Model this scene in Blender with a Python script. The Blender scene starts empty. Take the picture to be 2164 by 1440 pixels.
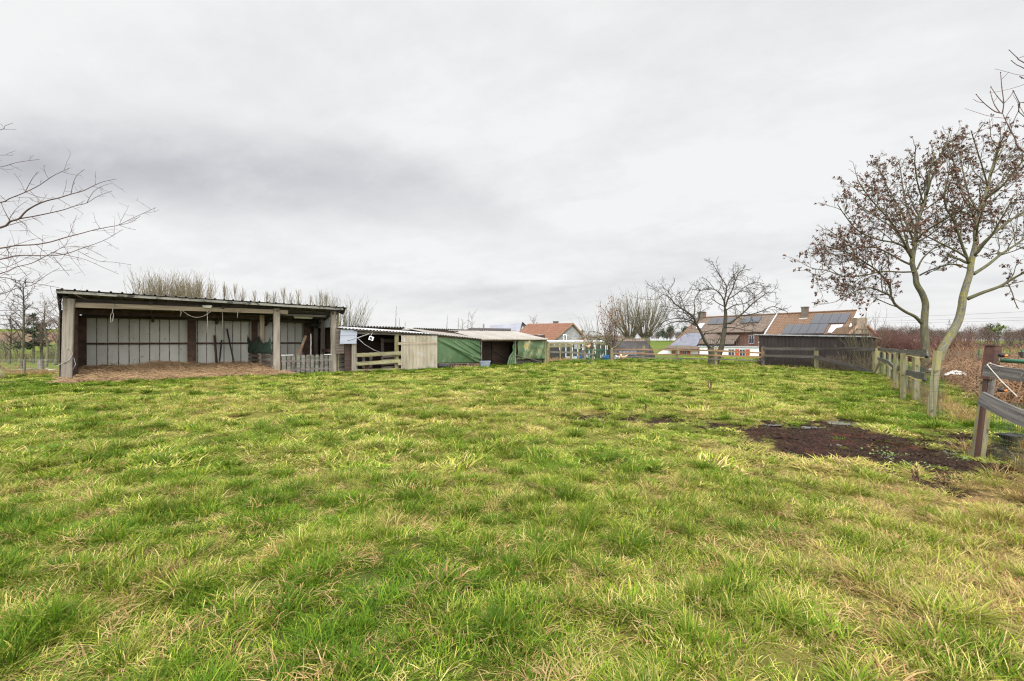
import bpy, math, random
import numpy as np
from mathutils import Vector, Matrix

SC = bpy.context.scene
COL = SC.collection
F, CX, CY, H = 961.8, 1082.0, 720.0, 1.6
R = math.radians

def at(px, py, Y):
    """photo pixel at depth Y -> world point"""
    return Vector(((px - CX) / F * Y, Y, H - (py - CY) / F * Y))

def xat(px, Y):
    return (px - CX) / F * Y

# ------------------------------------------------------------------ noise
_rng = np.random.RandomState(7)
_T = _rng.rand(256, 256)

def vnoise(x, y, s=0):
    x = np.asarray(x, float) + s * 17.31
    y = np.asarray(y, float) + s * 9.77
    xi = np.floor(x).astype(int); yi = np.floor(y).astype(int)
    fx = x - xi; fy = y - yi
    fx = fx * fx * (3 - 2 * fx); fy = fy * fy * (3 - 2 * fy)
    a = _T[xi % 256, yi % 256]; b = _T[(xi + 1) % 256, yi % 256]
    c = _T[xi % 256, (yi + 1) % 256]; d = _T[(xi + 1) % 256, (yi + 1) % 256]
    return (a * (1 - fx) + b * fx) * (1 - fy) + (c * (1 - fx) + d * fx) * fy

def fbm(x, y, s=0, o=3):
    t = 0; a = 1.0; n = 0
    for k in range(o):
        t = t + a * vnoise(np.asarray(x) * 2 ** k, np.asarray(y) * 2 ** k, s + k * 3)
        n += a; a *= .5
    return t / n

def sst(a, b, x):
    t = np.clip((np.asarray(x, float) - a) / (b - a), 0, 1)
    return t * t * (3 - 2 * t)

# ------------------------------------------------------------------ mesh builder
class MB:
    def __init__(self):
        self.v = []; self.g = []; self.f = []; self.n = 0; self.at = {}

    def add(self, v, f, g=None):
        v = np.asarray(v, float).reshape(-1, 3)
        g = v if g is None else np.asarray(g, float).reshape(-1, 3)
        self.v.append(v); self.g.append(g)
        if isinstance(f, np.ndarray):
            self.f.extend((f + self.n).tolist())
        else:
            n = self.n
            self.f.extend([tuple(i + n for i in q) for q in f])
        self.n += len(v)
        return self

    def slab(self, o, U, V, W, off=None, bev=0):
        o = Vector(o); U = Vector(U); V = Vector(V); W = Vector(W)
        if off is None:
            off = Vector((random.random() * 50, random.random() * 50, random.random() * 50))
        elif off == 0:
            off = Vector((0, 0, 0))
        lu, lv, lw = U.length, V.length, W.length
        vs = []; gs = []
        for k in (0, 1):
            for (a, b) in ((0, 0), (1, 0), (1, 1), (0, 1)):
                vs.append(o + U * a + V * b + W * k)
                gs.append(off + Vector((a * lu, b * lv, k * lw)))
        fs = [(3, 2, 1, 0), (4, 5, 6, 7), (0, 1, 5, 4), (1, 2, 6, 5), (2, 3, 7, 6), (3, 0, 4, 7)]
        if U.cross(V).dot(W) < 0:
            fs = [tuple(reversed(q)) for q in fs]
        return self.add(vs, fs, gs)

    def beam(self, p0, p1, w, h, side=None, sag=0, seg=1, wob=0.0):
        """timber from p0 to p1: w across (horizontal side), h in the other direction"""
        p0 = Vector(p0); p1 = Vector(p1); d = (p1 - p0)
        L = d.length; d = d / L
        if side is None:
            side = d.cross(Vector((0, 0, 1)))
            if side.length < .1: side = Vector((1, 0, 0))
        side = Vector(side); side = (side - d * side.dot(d)).normalized()
        up = side.cross(d).normalized()
        off = np.array([random.random() * 50 for _ in range(3)])
        vs = []; gs = []
        for i in range(seg + 1):
            t = i / seg
            c = p0 + d * (L * t) - Vector((0, 0, 1)) * sag * 4 * t * (1 - t)
            j = [random.uniform(-wob, wob) for _ in range(4)]
            w1 = w / 2 * (1 + j[0]); h1 = h / 2 * (1 + j[1])
            c = c + side * j[2] * w + up * j[3] * h
            # chamfered octagon section
            b = min(w, h) * .09
            for (a, e) in ((-w1 + b, -h1), (w1 - b, -h1), (w1, -h1 + b), (w1, h1 - b), (w1 - b, h1), (-w1 + b, h1), (-w1, h1 - b), (-w1, -h1 + b)):
                vs.append(c + side * a + up * e); gs.append(off + np.array([L * t, a, e]))
        fs = []
        for i in range(seg):
            for k in range(8):
                a = i * 8 + k; b2 = i * 8 + (k + 1) % 8
                fs.append((a, a + 8, b2 + 8, b2))
        fs.append(tuple(range(8))); fs.append(tuple(reversed(range(seg * 8, seg * 8 + 8))))
        return self.add(vs, fs, gs)

    def tubes(self, lines, sides=5, cap=True):
        """lines: list of (pts[n,3], radii[n])"""
        groups = {}
        for p, r in lines:
            groups.setdefault(len(p), []).append((p, r))
        for n, ls in groups.items():
            P = np.array([[tuple(q) for q in l[0]] for l in ls], float)
            Rr = np.array([l[1] for l in ls], float)
            T = np.zeros_like(P)
            T[:, 1:-1] = P[:, 2:] - P[:, :-2]; T[:, 0] = P[:, 1] - P[:, 0]; T[:, -1] = P[:, -1] - P[:, -2]
            T /= np.linalg.norm(T, axis=2, keepdims=True) + 1e-9
            m = P[:, -1] - P[:, 0]
            ref = np.where(np.abs(m[:, 2:3]) > .7 * np.linalg.norm(m, axis=1, keepdims=True), np.array([[1., .13, 0]]), np.array([[0, .05, 1.]]))[:, None, :]
            A = np.cross(T, np.broadcast_to(ref, T.shape)); A /= np.linalg.norm(A, axis=2, keepdims=True) + 1e-9
            B = np.cross(T, A)
            th = np.arange(sides) / sides * 2 * np.pi
            V = P[:, :, None, :] + Rr[:, :, None, None] * (np.cos(th)[None, None, :, None] * A[:, :, None, :] + np.sin(th)[None, None, :, None] * B[:, :, None, :])
            b = len(ls)
            seg = np.linalg.norm(np.diff(P, axis=1), axis=2); al = np.concatenate([np.zeros((b, 1)), np.cumsum(seg, 1)], 1)
            G = np.zeros_like(V)
            ofs = _rng.rand(b, 1, 1) * 40
            G[..., 0] = al[:, :, None] + ofs; G[..., 1] = Rr[:, :, None] * np.cos(th) + ofs; G[..., 2] = Rr[:, :, None] * np.sin(th)
            base = (np.arange(b) * n * sides)[:, None, None]
            i = np.arange(n - 1)[None, :, None]; k = np.arange(sides)[None, None, :]
            a0 = base + i * sides + k; a1 = base + i * sides + (k + 1) % sides
            Q = np.stack([a0, a1, a1 + sides, a0 + sides], -1).reshape(-1, 4)
            self.add(V.reshape(-1, 3), Q, G.reshape(-1, 3)) if not cap else None
            if cap:
                nn = self.n
                self.add(V.reshape(-1, 3), Q, G.reshape(-1, 3))
                if sides > 3:
                    for q in range(b):
                        s = nn + q * n * sides
                        self.f.append(tuple(range(s + sides - 1, s - 1, -1)))
                        e = s + (n - 1) * sides
                        self.f.append(tuple(range(e, e + sides)))
        return self

    def tube(self, pts, r, sides=6):
        rr = r if hasattr(r, '__len__') else [r] * len(pts)
        return self.tubes([(pts, rr)], sides)

    def corr(self, o, U, V, waves, amp, kind='sine', th=.012, sag=0):
        """corrugated sheet: profile runs along U, sheet extends along V"""
        o = np.array(Vector(o)); U = Vector(U); V = Vector(V)
        N = U.cross(V).normalized()
        if N.z < -0.01: N = -N
        lu, lv = U.length, V.length
        if kind == 'sine':
            ph = np.linspace(0, waves, waves * 8 + 1); d = np.sin(ph * 2 * np.pi) * amp; u = ph / waves
        elif kind == 'rib':   # narrow raised ribs on flat pans
            u = []; d = []
            for i in range(waves):
                for (a, e) in ((0, 0), (.38, 0), (.44, 1), (.56, 1), (.62, 0)):
                    u.append((i + a) / waves); d.append(e * amp)
            u.append(1); d.append(0); u = np.array(u); d = np.array(d)
        else:               # standing seams
            u = []; d = []
            for i in range(waves):
                for (a, e) in ((0, 0), (.44, 0), (.46, 1), (.54, 1), (.56, 0)):
                    u.append((i + a) / waves); d.append(e * amp)
            u.append(1); d.append(0); u = np.array(u); d = np.array(d)
        nu = len(u); nv = 7 if sag else 2
        vs = []; gs = []
        Ua, Va, Na = np.array(U), np.array(V), np.array(N)
        for lay in (0, 1):
            for j in range(nv):
                t = j / (nv - 1)
                p = o + u[:, None] * Ua + t * Va + (d - lay * th)[:, None] * Na
                p[:, 2] -= sag * 4 * (u * (1 - u))
                vs.append(p); gs.append(np.stack([u * lu, np.full(nu, t * lv), d], 1))
        vs = np.concatenate(vs); gs = np.concatenate(gs)
        fs = []
        L = nu * nv
        for j in range(nv - 1):
            for i in range(nu - 1):
                a = j * nu + i
                fs.append((a, a + 1, a + nu + 1, a + nu)); fs.append((L + a + nu, L + a + nu + 1, L + a + 1, L + a))
        for i in range(nu - 1):
            fs.append((i + 1, i, L + i, L + i + 1)); a = (nv - 1) * nu + i; fs.append((a, a + 1, L + a + 1, L + a))
        for j in range(nv - 1):
            a = j * nu; fs.append((a, a + nu, L + a + nu, L + a)); a = j * nu + nu - 1; fs.append((a + nu, a, L + a, L + a + nu))
        return self.add(vs, fs, gs)

    def grid(self, P, G=None):
        """P: (n,m,3) array of points -> quads"""
        P = np.asarray(P, float); n, m = P.shape[:2]
        i = np.arange(n - 1)[:, None]; j = np.arange(m - 1)[None, :]
        a = i * m + j
        Q = np.stack([a, a + 1, a + m + 1, a + m], -1).reshape(-1, 4)
        return self.add(P.reshape(-1, 3), Q, None if G is None else np.asarray(G).reshape(-1, 3))

    def build(self, name, mat, parent=None, smooth=False):
        me = bpy.data.meshes.new(name)
        off = np.array(parent_loc(parent)) if parent is not None else np.zeros(3)
        v = np.concatenate(self.v); g = np.concatenate(self.g)
        me.from_pydata((v - off).tolist(), [], self.f)
        a = me.attributes.new('gc', 'FLOAT_VECTOR', 'POINT')
        a.data.foreach_set('vector', g.astype(np.float32).ravel())
        for k, arr in self.at.items():
            b = me.attributes.new(k, 'FLOAT', 'POINT'); b.data.foreach_set('value', np.asarray(arr, np.float32))
        if smooth:
            me.polygons.foreach_set('use_smooth', [True] * len(me.polygons))
        me.update()
        if mat: me.materials.append(mat)
        o = bpy.data.objects.new(name, me); COL.objects.link(o)
        if parent is not None: o.parent = parent
        return o

_loc = {}
def parent_loc(p):
    if p is None: return Vector((0, 0, 0))
    return p.location + parent_loc(p.parent)

def thing(name, loc, label, cat, group=None):
    o = bpy.data.objects.new(name, None); COL.objects.link(o)
    o.empty_display_size = .2
    o.location = loc; o['label'] = label; o['category'] = cat
    if group: o['group'] = group
    return o

def tag(o, label, cat, group=None):
    o['label'] = label; o['category'] = cat
    if group: o['group'] = group
    return o

def structure(o, label=None):
    o['kind'] = 'structure'
    if label: o['label'] = label
    return o

def stuff(o, label, cat):
    o['kind'] = 'stuff'; o['label'] = label; o['category'] = cat
    return o

def copy_tree(o, parent=None):
    c = o.copy(); COL.objects.link(c)
    if parent is not None: c.parent = parent
    for ch in list(o.children): copy_tree(ch, c)
    return c

# ------------------------------------------------------------------ materials
def _n(nt, t, **k):
    n = nt.nodes.new(t)
    for a, b in k.items():
        if a.startswith('i_'): n.inputs[a[2:].replace('_', ' ')].default_value = b
        else: setattr(n, a, b)
    return n

def ramp(nt, fac, stops, interp='LINEAR'):
    r = nt.nodes.new('ShaderNodeValToRGB'); r.color_ramp.interpolation = interp
    el = r.color_ramp.elements
    while len(el) < len(stops): el.new(.5)
    for e, (p, c) in zip(el, stops):
        e.position = p; e.color = (*c, 1) if len(c) == 3 else c
    nt.links.new(fac, r.inputs[0]); return r.outputs[0]

def noise(nt, vec, scale, detail=5, rough=.6, stretch=None):
    if stretch is not None:
        m = _n(nt, 'ShaderNodeMapping'); m.inputs['Scale'].default_value = stretch
        nt.links.new(vec, m.inputs['Vector']); vec = m.outputs[0]
    n = _n(nt, 'ShaderNodeTexNoise'); n.inputs['Scale'].default_value = scale
    n.inputs['Detail'].default_value = detail; n.inputs['Roughness'].default_value = rough
    nt.links.new(vec, n.inputs['Vector']); return n.outputs['Fac']

def mixc(nt, fac, a, b, mode='MIX'):
    m = _n(nt, 'ShaderNodeMix', data_type='RGBA', blend_type=mode)
    for s, v in ((0, fac), (6, a), (7, b)):
        if hasattr(v, 'is_linked') or hasattr(v, 'links'): nt.links.new(v, m.inputs[s])
        else: m.inputs[s].default_value = v if s == 0 else (*v, 1)
    return m.outputs[2]

def new_mat(name):
    m = bpy.data.materials.new(name); m.use_nodes = True
    nt = m.node_tree; nt.nodes.clear()
    out = _n(nt, 'ShaderNodeOutputMaterial'); b = _n(nt, 'ShaderNodeBsdfPrincipled')
    nt.links.new(b.outputs[0], out.inputs[0])
    return m, nt, b

def gcvec(nt):
    a = _n(nt, 'ShaderNodeAttribute'); a.attribute_name = 'gc'; return a.outputs['Vector']

def mat(name, cols, scale=3, stretch=(1, 1, 1), rough=.85, bump=.3, bscale=None, patches=(), metal=0, spec=.3, vary=.12, det=6, bdist=.01):
    m, nt, b = new_mat(name)
    v = gcvec(nt)
    f = noise(nt, v, scale, det, .62, stretch)
    n = len(cols)
    c = ramp(nt, f, [(.28 + .44 * i / max(1, n - 1), q) for i, q in enumerate(cols)])
    for (pc, th, ps, w) in patches:
        q = noise(nt, v, ps, 6, .65)
        th2 = .5 + (th - .5) * .62; k = ramp(nt, q, [(th2, (0, 0, 0)), (min(.99, th2 + w * .8), (1, 1, 1))])
        c = mixc(nt, k, c, pc)
    if vary:
        oi = _n(nt, 'ShaderNodeObjectInfo')
        mr = _n(nt, 'ShaderNodeMapRange'); mr.inputs[3].default_value = 1 - vary; mr.inputs[4].default_value = 1 + vary
        nt.links.new(oi.outputs['Random'], mr.inputs[0])
        hs = _n(nt, 'ShaderNodeHueSaturation'); nt.links.new(mr.outputs[0], hs.inputs['Value']); nt.links.new(c, hs.inputs['Color']); c = hs.outputs[0]
    nt.links.new(c, b.inputs['Base Color'])
    b.inputs['Roughness'].default_value = rough; b.inputs['Metallic'].default_value = metal
    b.inputs['Specular IOR Level'].default_value = spec
    if bump:
        bf = noise(nt, v, bscale or scale * 2.5, 6, .65, stretch)
        bn = _n(nt, 'ShaderNodeBump'); bn.inputs['Strength'].default_value = bump; bn.inputs['Distance'].default_value = bdist
        nt.links.new(bf, bn.inputs['Height']); nt.links.new(bn.outputs[0], b.inputs['Normal'])
    return m

def brick_mat(name, c1, c2, mortar, bw, bh, ms=.012, rough=.9, off=.5, dirt=None, bump=.5, sq=1.0, smooth=.1):
    m, nt, b = new_mat(name)
    v = gcvec(nt)
    t = _n(nt, 'ShaderNodeTexBrick'); t.offset = off
    t.inputs['Scale'].default_value = 1; t.inputs['Brick Width'].default_value = bw; t.inputs['Row Height'].default_value = bh
    t.inputs['Mortar Size'].default_value = ms; t.inputs['Mortar Smooth'].default_value = smooth
    t.inputs['Color1'].default_value = (*c1, 1); t.inputs['Color2'].default_value = (*c2, 1); t.inputs['Mortar'].default_value = (*mortar, 1)
    nt.links.new(v, t.inputs['Vector'])
    c = t.outputs['Color']
    q = noise(nt, v, 1.3, 6, .7)
    c = mixc(nt, ramp(nt, q, [(.35, (0, 0, 0)), (.75, (.75, .75, .75))]), c, dirt or tuple(x * .55 for x in c1))
    nt.links.new(c, b.inputs['Base Color']); b.inputs['Roughness'].default_value = rough
    b.inputs['Specular IOR Level'].default_value = .25
    bn = _n(nt, 'ShaderNodeBump'); bn.inputs['Strength'].default_value = bump; bn.inputs['Distance'].default_value = .02; bn.invert = True
    nt.links.new(t.outputs['Fac'], bn.inputs['Height']); nt.links.new(bn.outputs[0], b.inputs['Normal'])
    return m

WS = (.35, 6, 6)          # wood grain: stretched along the length
M = {}
M['grey_wood'] = mat('weathered_grey_wood', [(.055, .046, .038), (.13, .114, .098), (.205, .184, .16)], 2.2, WS, .9, .6, patches=(((.05, .045, .04), .62, 3, .12),))
M['pale_wood'] = mat('pale_wood', [(.13, .098, .066), (.27, .215, .155), (.36, .305, .23)], 2.2, WS, .88, .5, patches=(((.08, .065, .05), .63, 2.2, .15),))
M['sleeper'] = mat('sleeper_wood', [(.09, .075, .058), (.215, .185, .15), (.31, .275, .225)], 2.0, (.3, 5, 5), .92, .7, patches=(((.055, .05, .045), .64, 1.6, .12), ((.2, .075, .035), .72, 1.1, .1)))
M['dark_wood'] = mat('dark_tarred_wood', [(.02, .017, .015), (.055, .048, .042), (.11, .098, .085)], 2.4, WS, .9, .6, patches=(((.17, .16, .14), .66, 3, .2),))
M['board'] = mat('weathered_dark_board', [(.045, .04, .038), (.1, .092, .087), (.19, .175, .16)], 2.6, (.3, 9, 9), .8, .7, patches=(((.27, .265, .2), .69, 14, .05), ((.03, .028, .026), .6, 2.5, .2)))
M['moss_wood'] = mat('mossy_wood', [(.095, .085, .05), (.19, .175, .105), (.27, .25, .17)], 2.4, (.4, 4, 4), .95, .8, patches=(((.22, .20, .03), .53, 5, .2), ((.30, .2, .02), .66, 12, .08), ((.05, .045, .03), .64, 7, .1)))
M['rail_wood'] = mat('brown_rail_wood', [(.10, .055, .028), (.20, .12, .065), (.27, .19, .12)], 2.2, WS, .9, .5, patches=(((.2, .19, .15), .56, 1.5, .25),))
M['rust'] = mat('rusty_steel', [(.022, .014, .011), (.055, .031, .021), (.105, .058, .036)], 4, (1, 1, 1), .8, .5, spec=.3, patches=(((.05, .045, .042), .62, 3, .12),))
M['rust_paint'] = mat('brown_painted_steel', [(.026, .013, .010), (.055, .025, .018), (.085, .04, .027)], 3, (.5, 3, 3), .6, .3, patches=(((.22, .25, .05), .74, 12, .03),))
M['roof_sheet'] = mat('dark_roof_sheet', [(.05, .047, .043), (.1, .095, .088), (.15, .145, .135)], 1.5, (1, .3, 1), .75, .1, patches=(((.11, .12, .05), .64, 5, .1),))
M['fascia'] = mat('weathered_fascia', [(.06, .058, .05), (.17, .165, .14), (.27, .26, .215)], 3.0, (.25, 4, 4), .9, .4, patches=(((.035, .032, .028), .56, 2.0, .12),))
M['white_sheet'] = mat('off_white_wall_sheet', [(.30, .295, .255), (.395, .388, .34), (.455, .448, .40)], 1.1, (1, .35, 1), .55, .12, patches=(((.2, .17, .13), .68, 4, .15), ((.16, .07, .04), .76, 9, .04)))
M['zinc'] = mat('dull_zinc', [(.25, .255, .26), (.36, .365, .37), (.46, .465, .47)], 2, (1, .4, 1), .55, .1, metal=.3)
M['cement_roof'] = mat('fibre_cement_roof', [(.14, .128, .112), (.195, .18, .16), (.245, .23, .208)], 1.0, (1, .35, 1), .85, .2, patches=(((.3, .24, .2), .6, 1.6, .2), ((.2, .2, .1), .7, 5, .08)))
M['light_roof'] = mat('pale_roof_sheet', [(.28, .275, .27), (.37, .365, .365), (.43, .43, .43)], 1.0, (1, .35, 1), .6, .1, patches=(((.35, .3, .27), .6, 1.6, .2),))
M['gutter'] = mat('dark_gutter_pipe', [(.04, .035, .03), (.09, .08, .07), (.15, .13, .11)], 3, (.5, 3, 3), .8, .2)
M['poly_panel'] = mat('weathered_corrugated_panel', [(.2, .175, .125), (.33, .295, .22), (.42, .385, .31)], 1.6, (1, .25, 1), .7, .15, patches=(((.36, .345, .32), .58, .9, .08), ((.14, .12, .07), .68, 2.2, .12)))
M['tarp'] = mat('green_tarpaulin', [(.030, .062, .026), (.048, .094, .038), (.075, .125, .056)], 1.2, (1, 1, 1), .55, .25, patches=(((.17, .19, .10), .6, 1.3, .25), ((.2, .16, .045), .68, 2.0, .15)), spec=.4)
M['tarp_worn'] = mat('worn_green_tarpaulin', [(.045, .075, .032), (.07, .11, .05), (.12, .16, .085)], 1.6, (1, 1, 1), .6, .15, patches=(((.26, .25, .13), .57, 1.5, .15), ((.33, .22, .04), .70, 3, .06)), spec=.35)
M['net'] = mat('dark_green_net', [(.012, .02, .014), (.025, .045, .03), (.04, .075, .045)], 3, (1, 1, 1), .9, .4)
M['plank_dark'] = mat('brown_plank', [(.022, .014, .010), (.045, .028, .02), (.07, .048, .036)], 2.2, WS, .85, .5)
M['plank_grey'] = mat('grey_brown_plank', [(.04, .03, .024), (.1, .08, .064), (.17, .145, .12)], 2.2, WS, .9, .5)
M['black'] = mat('black_plastic', [(.008, .008, .009), (.015, .015, .016), (.025, .025, .027)], 3, rough=.5, bump=.1)
M['blue_white'] = mat('pale_blue_sheet', [(.25, .28, .35), (.31, .335, .40), (.36, .385, .44)], 1.5, rough=.5, bump=.05)
M['zinc_blue'] = mat('grey_blue_trough', [(.13, .15, .19), (.18, .21, .26), (.24, .27, .32)], 2, rough=.5, bump=.1)
M['rope'] = mat('old_rope', [(.24, .21, .17), (.38, .35, .3), (.48, .45, .4)], 30, rough=.95, bump=.4)
M['white_plastic'] = mat('white_plastic', [(.62, .62, .6), (.72, .72, .70), (.78, .78, .76)], 3, rough=.4, bump=.05)
M['cream_lamp'] = mat('cream_lamp_cover', [(.48, .47, .33), (.6, .59, .44), (.68, .67, .52)], 3, rough=.5, bump=.05)
M['clad'] = mat('anthracite_brown_cladding', [(.025, .019, .018), (.035, .028, .026), (.047, .038, .035)], 1.2, (1, .3, 1), .7, .12, spec=.2)
M['render_white'] = mat('white_render', [(.66, .65, .62), (.76, .75, .73), (.8, .8, .78)], .7, rough=.9, bump=.1)
M['tile'] = brick_mat('pantile_roof', (.125, .072, .042), (.168, .102, .063), (.045, .028, .02), .24, .34, .035, off=0, smooth=.6, dirt=(.11, .07, .045))
M['tile_grey'] = brick_mat('weathered_pantile_roof', (.115, .08, .058), (.17, .128, .10), (.045, .034, .028), .24, .34, .035, off=0, smooth=.6, dirt=(.085, .07, .055))
M['tile_red'] = brick_mat('terracotta_roof', (.155, .072, .045), (.195, .098, .065), (.065, .034, .024), .3, .36, .03, off=0, smooth=.6, dirt=(.14, .07, .045))
M['brick'] = brick_mat('red_brick', (.12, .055, .036), (.17, .085, .058), (.13, .12, .1), .22, .075, .012)
M['brick_old'] = brick_mat('old_pale_brick', (.17, .092, .055), (.26, .19, .13), (.23, .21, .18), .24, .085, .015, dirt=(.17, .14, .10))
M['brick_cap'] = brick_mat('orange_brick_edge', (.25, .08, .04), (.3, .11, .06), (.3, .25, .2), .1, .22, .012)
M['block'] = brick_mat('concrete_block', (.2, .2, .195), (.29, .29, .285), (.31, .305, .295), .45, .22, .02, dirt=(.14, .14, .135))
M['solar'] = mat('solar_glass', [(.025, .027, .033), (.032, .034, .041), (.04, .042, .05)], .6, rough=.22, bump=0, spec=.5, vary=.05)
M['slate'] = mat('blue_grey_slates', [(.085, .09, .11), (.115, .12, .145), (.15, .155, .18)], 2.0, (1, 1, 1), .45, .15)
M['solar_grey'] = mat('pale_solar_roof', [(.12, .125, .15), (.16, .165, .19), (.2, .205, .23)], .5, rough=.3, bump=0)
M['lead'] = mat('lead_flashing', [(.28, .29, .31), (.36, .37, .39), (.42, .43, .45)], 2, rough=.5, bump=.05)
M['glass'] = mat('window_glass', [(.025, .03, .035), (.04, .045, .05), (.06, .07, .08)], .5, rough=.08, bump=0, spec=.6)
M['skyglass'] = mat('skylight_glass', [(.36, .38, .40), (.42, .44, .46), (.47, .49, .5)], .5, rough=.1, bump=0, spec=.6)
M['shutter'] = mat('orange_red_shutter', [(.30, .05, .02), (.37, .075, .03), (.42, .095, .04)], 3, (1, 3, 1), .6, .15)
M['conc'] = mat('pale_concrete', [(.34, .33, .31), (.44, .43, .41), (.52, .51, .49)], 2, rough=.95, bump=.3)
M['bark'] = mat('grey_green_bark', [(.05, .046, .032), (.105, .10, .068), (.16, .155, .11)], 6, (.6, 3, 3), .95, .9, patches=(((.15, .14, .03), .48, 5, .35), ((.2, .17, .03), .66, 11, .2)), bdist=.03)
M['bark_moss'] = mat('yellow_moss_bark', [(.07, .062, .048), (.13, .125, .095), (.19, .18, .15)], 6, (.6, 3, 3), .95, .8, patches=(((.21, .185, .028), .40, 4.5, .35), ((.035, .03, .024), .66, 6, .2)), bdist=.03)
M['limb'] = mat('mossy_limb_bark', [(.038, .034, .02), (.072, .068, .036), (.115, .11, .06)], 6, (.5, 3, 3), .95, .5, patches=(((.11, .105, .02), .56, 5, .3),))
M['twig'] = mat('dark_twig', [(.024, .018, .014), (.042, .032, .026), (.06, .047, .038)], 6, rough=.9, bump=0)
M['twig_red'] = mat('reddish_twig', [(.05, .028, .024), (.085, .052, .042), (.12, .08, .062)], 6, rough=.85, bump=0)
M['twig_olive'] = mat('olive_twig', [(.055, .048, .026), (.09, .08, .045), (.125, .11, .066)], 6, rough=.9, bump=0)
M['twig_tan'] = mat('tan_twig', [(.085, .067, .042), (.135, .11, .07), (.18, .15, .10)], 6, rough=.9, bump=0)
M['seed'] = mat('withered_brown_leaf', [(.055, .03, .022), (.10, .055, .038), (.14, .08, .052)], 5, rough=.9, bump=0)
M['rustleaf'] = mat('rust_brown_leaf', [(.13, .06, .025), (.2, .095, .04), (.27, .14, .06)], 5, rough=.9, bump=0)
M['bramble'] = mat('dry_bramble_cane', [(.11, .06, .032), (.19, .115, .065), (.28, .18, .11)], 3, rough=.9, bump=0)
M['straw'] = mat('straw_stalk', [(.19, .115, .06), (.33, .215, .115), (.46, .335, .19)], 6, rough=.8, bump=0)
M['evergreen'] = mat('evergreen_leaf', [(.018, .03, .016), (.035, .055, .028), (.06, .085, .045)], 4, rough=.8, bump=0)
M['ivy'] = mat('ivy_leaf', [(.05, .07, .015), (.09, .12, .025), (.13, .16, .04)], 4, rough=.7, bump=0)
M['weed'] = mat('pale_green_weed', [(.07, .115, .025), (.12, .175, .05), (.2, .245, .105)], 6, rough=.7, bump=0)
M['wire'] = mat('dark_green_wire', [(.015, .03, .02), (.02, .045, .03), (.03, .06, .04)], 3, rough=.5, bump=0)
M['galv'] = mat('grey_wire', [(.12, .12, .12), (.18, .18, .18), (.24, .24, .24)], 3, rough=.5, bump=0)
M['cable'] = mat('dark_cable', [(.05, .05, .055), (.07, .07, .075), (.09, .09, .095)], 3, rough=.6, bump=0)
M['blue'] = mat('blue_plastic', [(.02, .12, .42), (.03, .15, .5), (.05, .19, .56)], 2, rough=.45, bump=0)
M['hen_buff'] = mat('buff_feathers', [(.4, .25, .13), (.52, .35, .2), (.62, .46, .3)], 12, rough=.9, bump=.2)
M['hen_white'] = mat('white_feathers', [(.55, .52, .47), (.68, .65, .6), (.74, .72, .68)], 12, rough=.9, bump=.2)
M['hen_grey'] = mat('speckled_feathers', [(.2, .18, .15), (.4, .37, .32), (.6, .57, .52)], 16, rough=.9, bump=.2)
M['comb'] = mat('red_comb', [(.5, .02, .015), (.58, .03, .02), (.62, .04, .03)], 8, rough=.6, bump=0)
M['hen_leg'] = mat('yellow_leg', [(.45, .3, .06), (.5, .35, .08), (.55, .4, .1)], 8, rough=.7, bump=0)
M['insul'] = mat('orange_insulator', [(.5, .13, .02), (.6, .17, .03), (.65, .2, .04)], 8, rough=.5, bump=0)
M['yellow_cord'] = mat('yellow_fence_cord', [(.4, .34, .08), (.5, .43, .12), (.55, .48, .18)], 8, rough=.8, bump=0)
M['green_post'] = mat('green_metal_post', [(.02, .08, .045), (.03, .1, .06), (.04, .12, .07)], 3, rough=.5, bump=0)

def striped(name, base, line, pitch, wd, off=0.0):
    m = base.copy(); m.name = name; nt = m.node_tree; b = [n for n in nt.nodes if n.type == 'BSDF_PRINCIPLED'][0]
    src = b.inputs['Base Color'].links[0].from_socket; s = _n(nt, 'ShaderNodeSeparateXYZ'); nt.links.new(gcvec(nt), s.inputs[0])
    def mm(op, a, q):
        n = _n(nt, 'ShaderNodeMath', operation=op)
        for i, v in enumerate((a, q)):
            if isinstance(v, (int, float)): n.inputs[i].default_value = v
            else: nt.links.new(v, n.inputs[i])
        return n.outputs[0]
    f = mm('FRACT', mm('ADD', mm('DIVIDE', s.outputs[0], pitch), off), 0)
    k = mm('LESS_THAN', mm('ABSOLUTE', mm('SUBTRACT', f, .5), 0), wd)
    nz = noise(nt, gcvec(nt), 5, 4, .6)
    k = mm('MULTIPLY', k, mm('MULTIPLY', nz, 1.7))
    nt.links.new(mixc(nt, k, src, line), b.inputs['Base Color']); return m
M['wall_sheet'] = striped('wall_sheet_dark_seams', M['white_sheet'], (.07, .045, .032), 9.15 / 25, .045)  # narrow dark brown line coloured along each sheet seam

M['far_brown'] = mat('far_brown_twigs', [(.055, .036, .028), (.085, .058, .046), (.12, .085, .068)], .3, rough=.95, bump=0)
M['far_grey'] = mat('far_grey_twigs', [(.055, .05, .042), (.08, .075, .062), (.11, .104, .088)], .3, rough=.95, bump=0)
M['twig_hedge'] = mat('red_brown_twig', [(.06, .026, .022), (.10, .046, .038), (.14, .07, .056)], 2, rough=.9, bump=0)

M['limb_dark'] = mat('dark_mossy_bark', [(.022, .019, .014), (.045, .04, .028), (.07, .064, .044)], 6, (.5, 3, 3), .95, .6, patches=(((.09, .085, .02), .6, 5, .25),))
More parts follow.
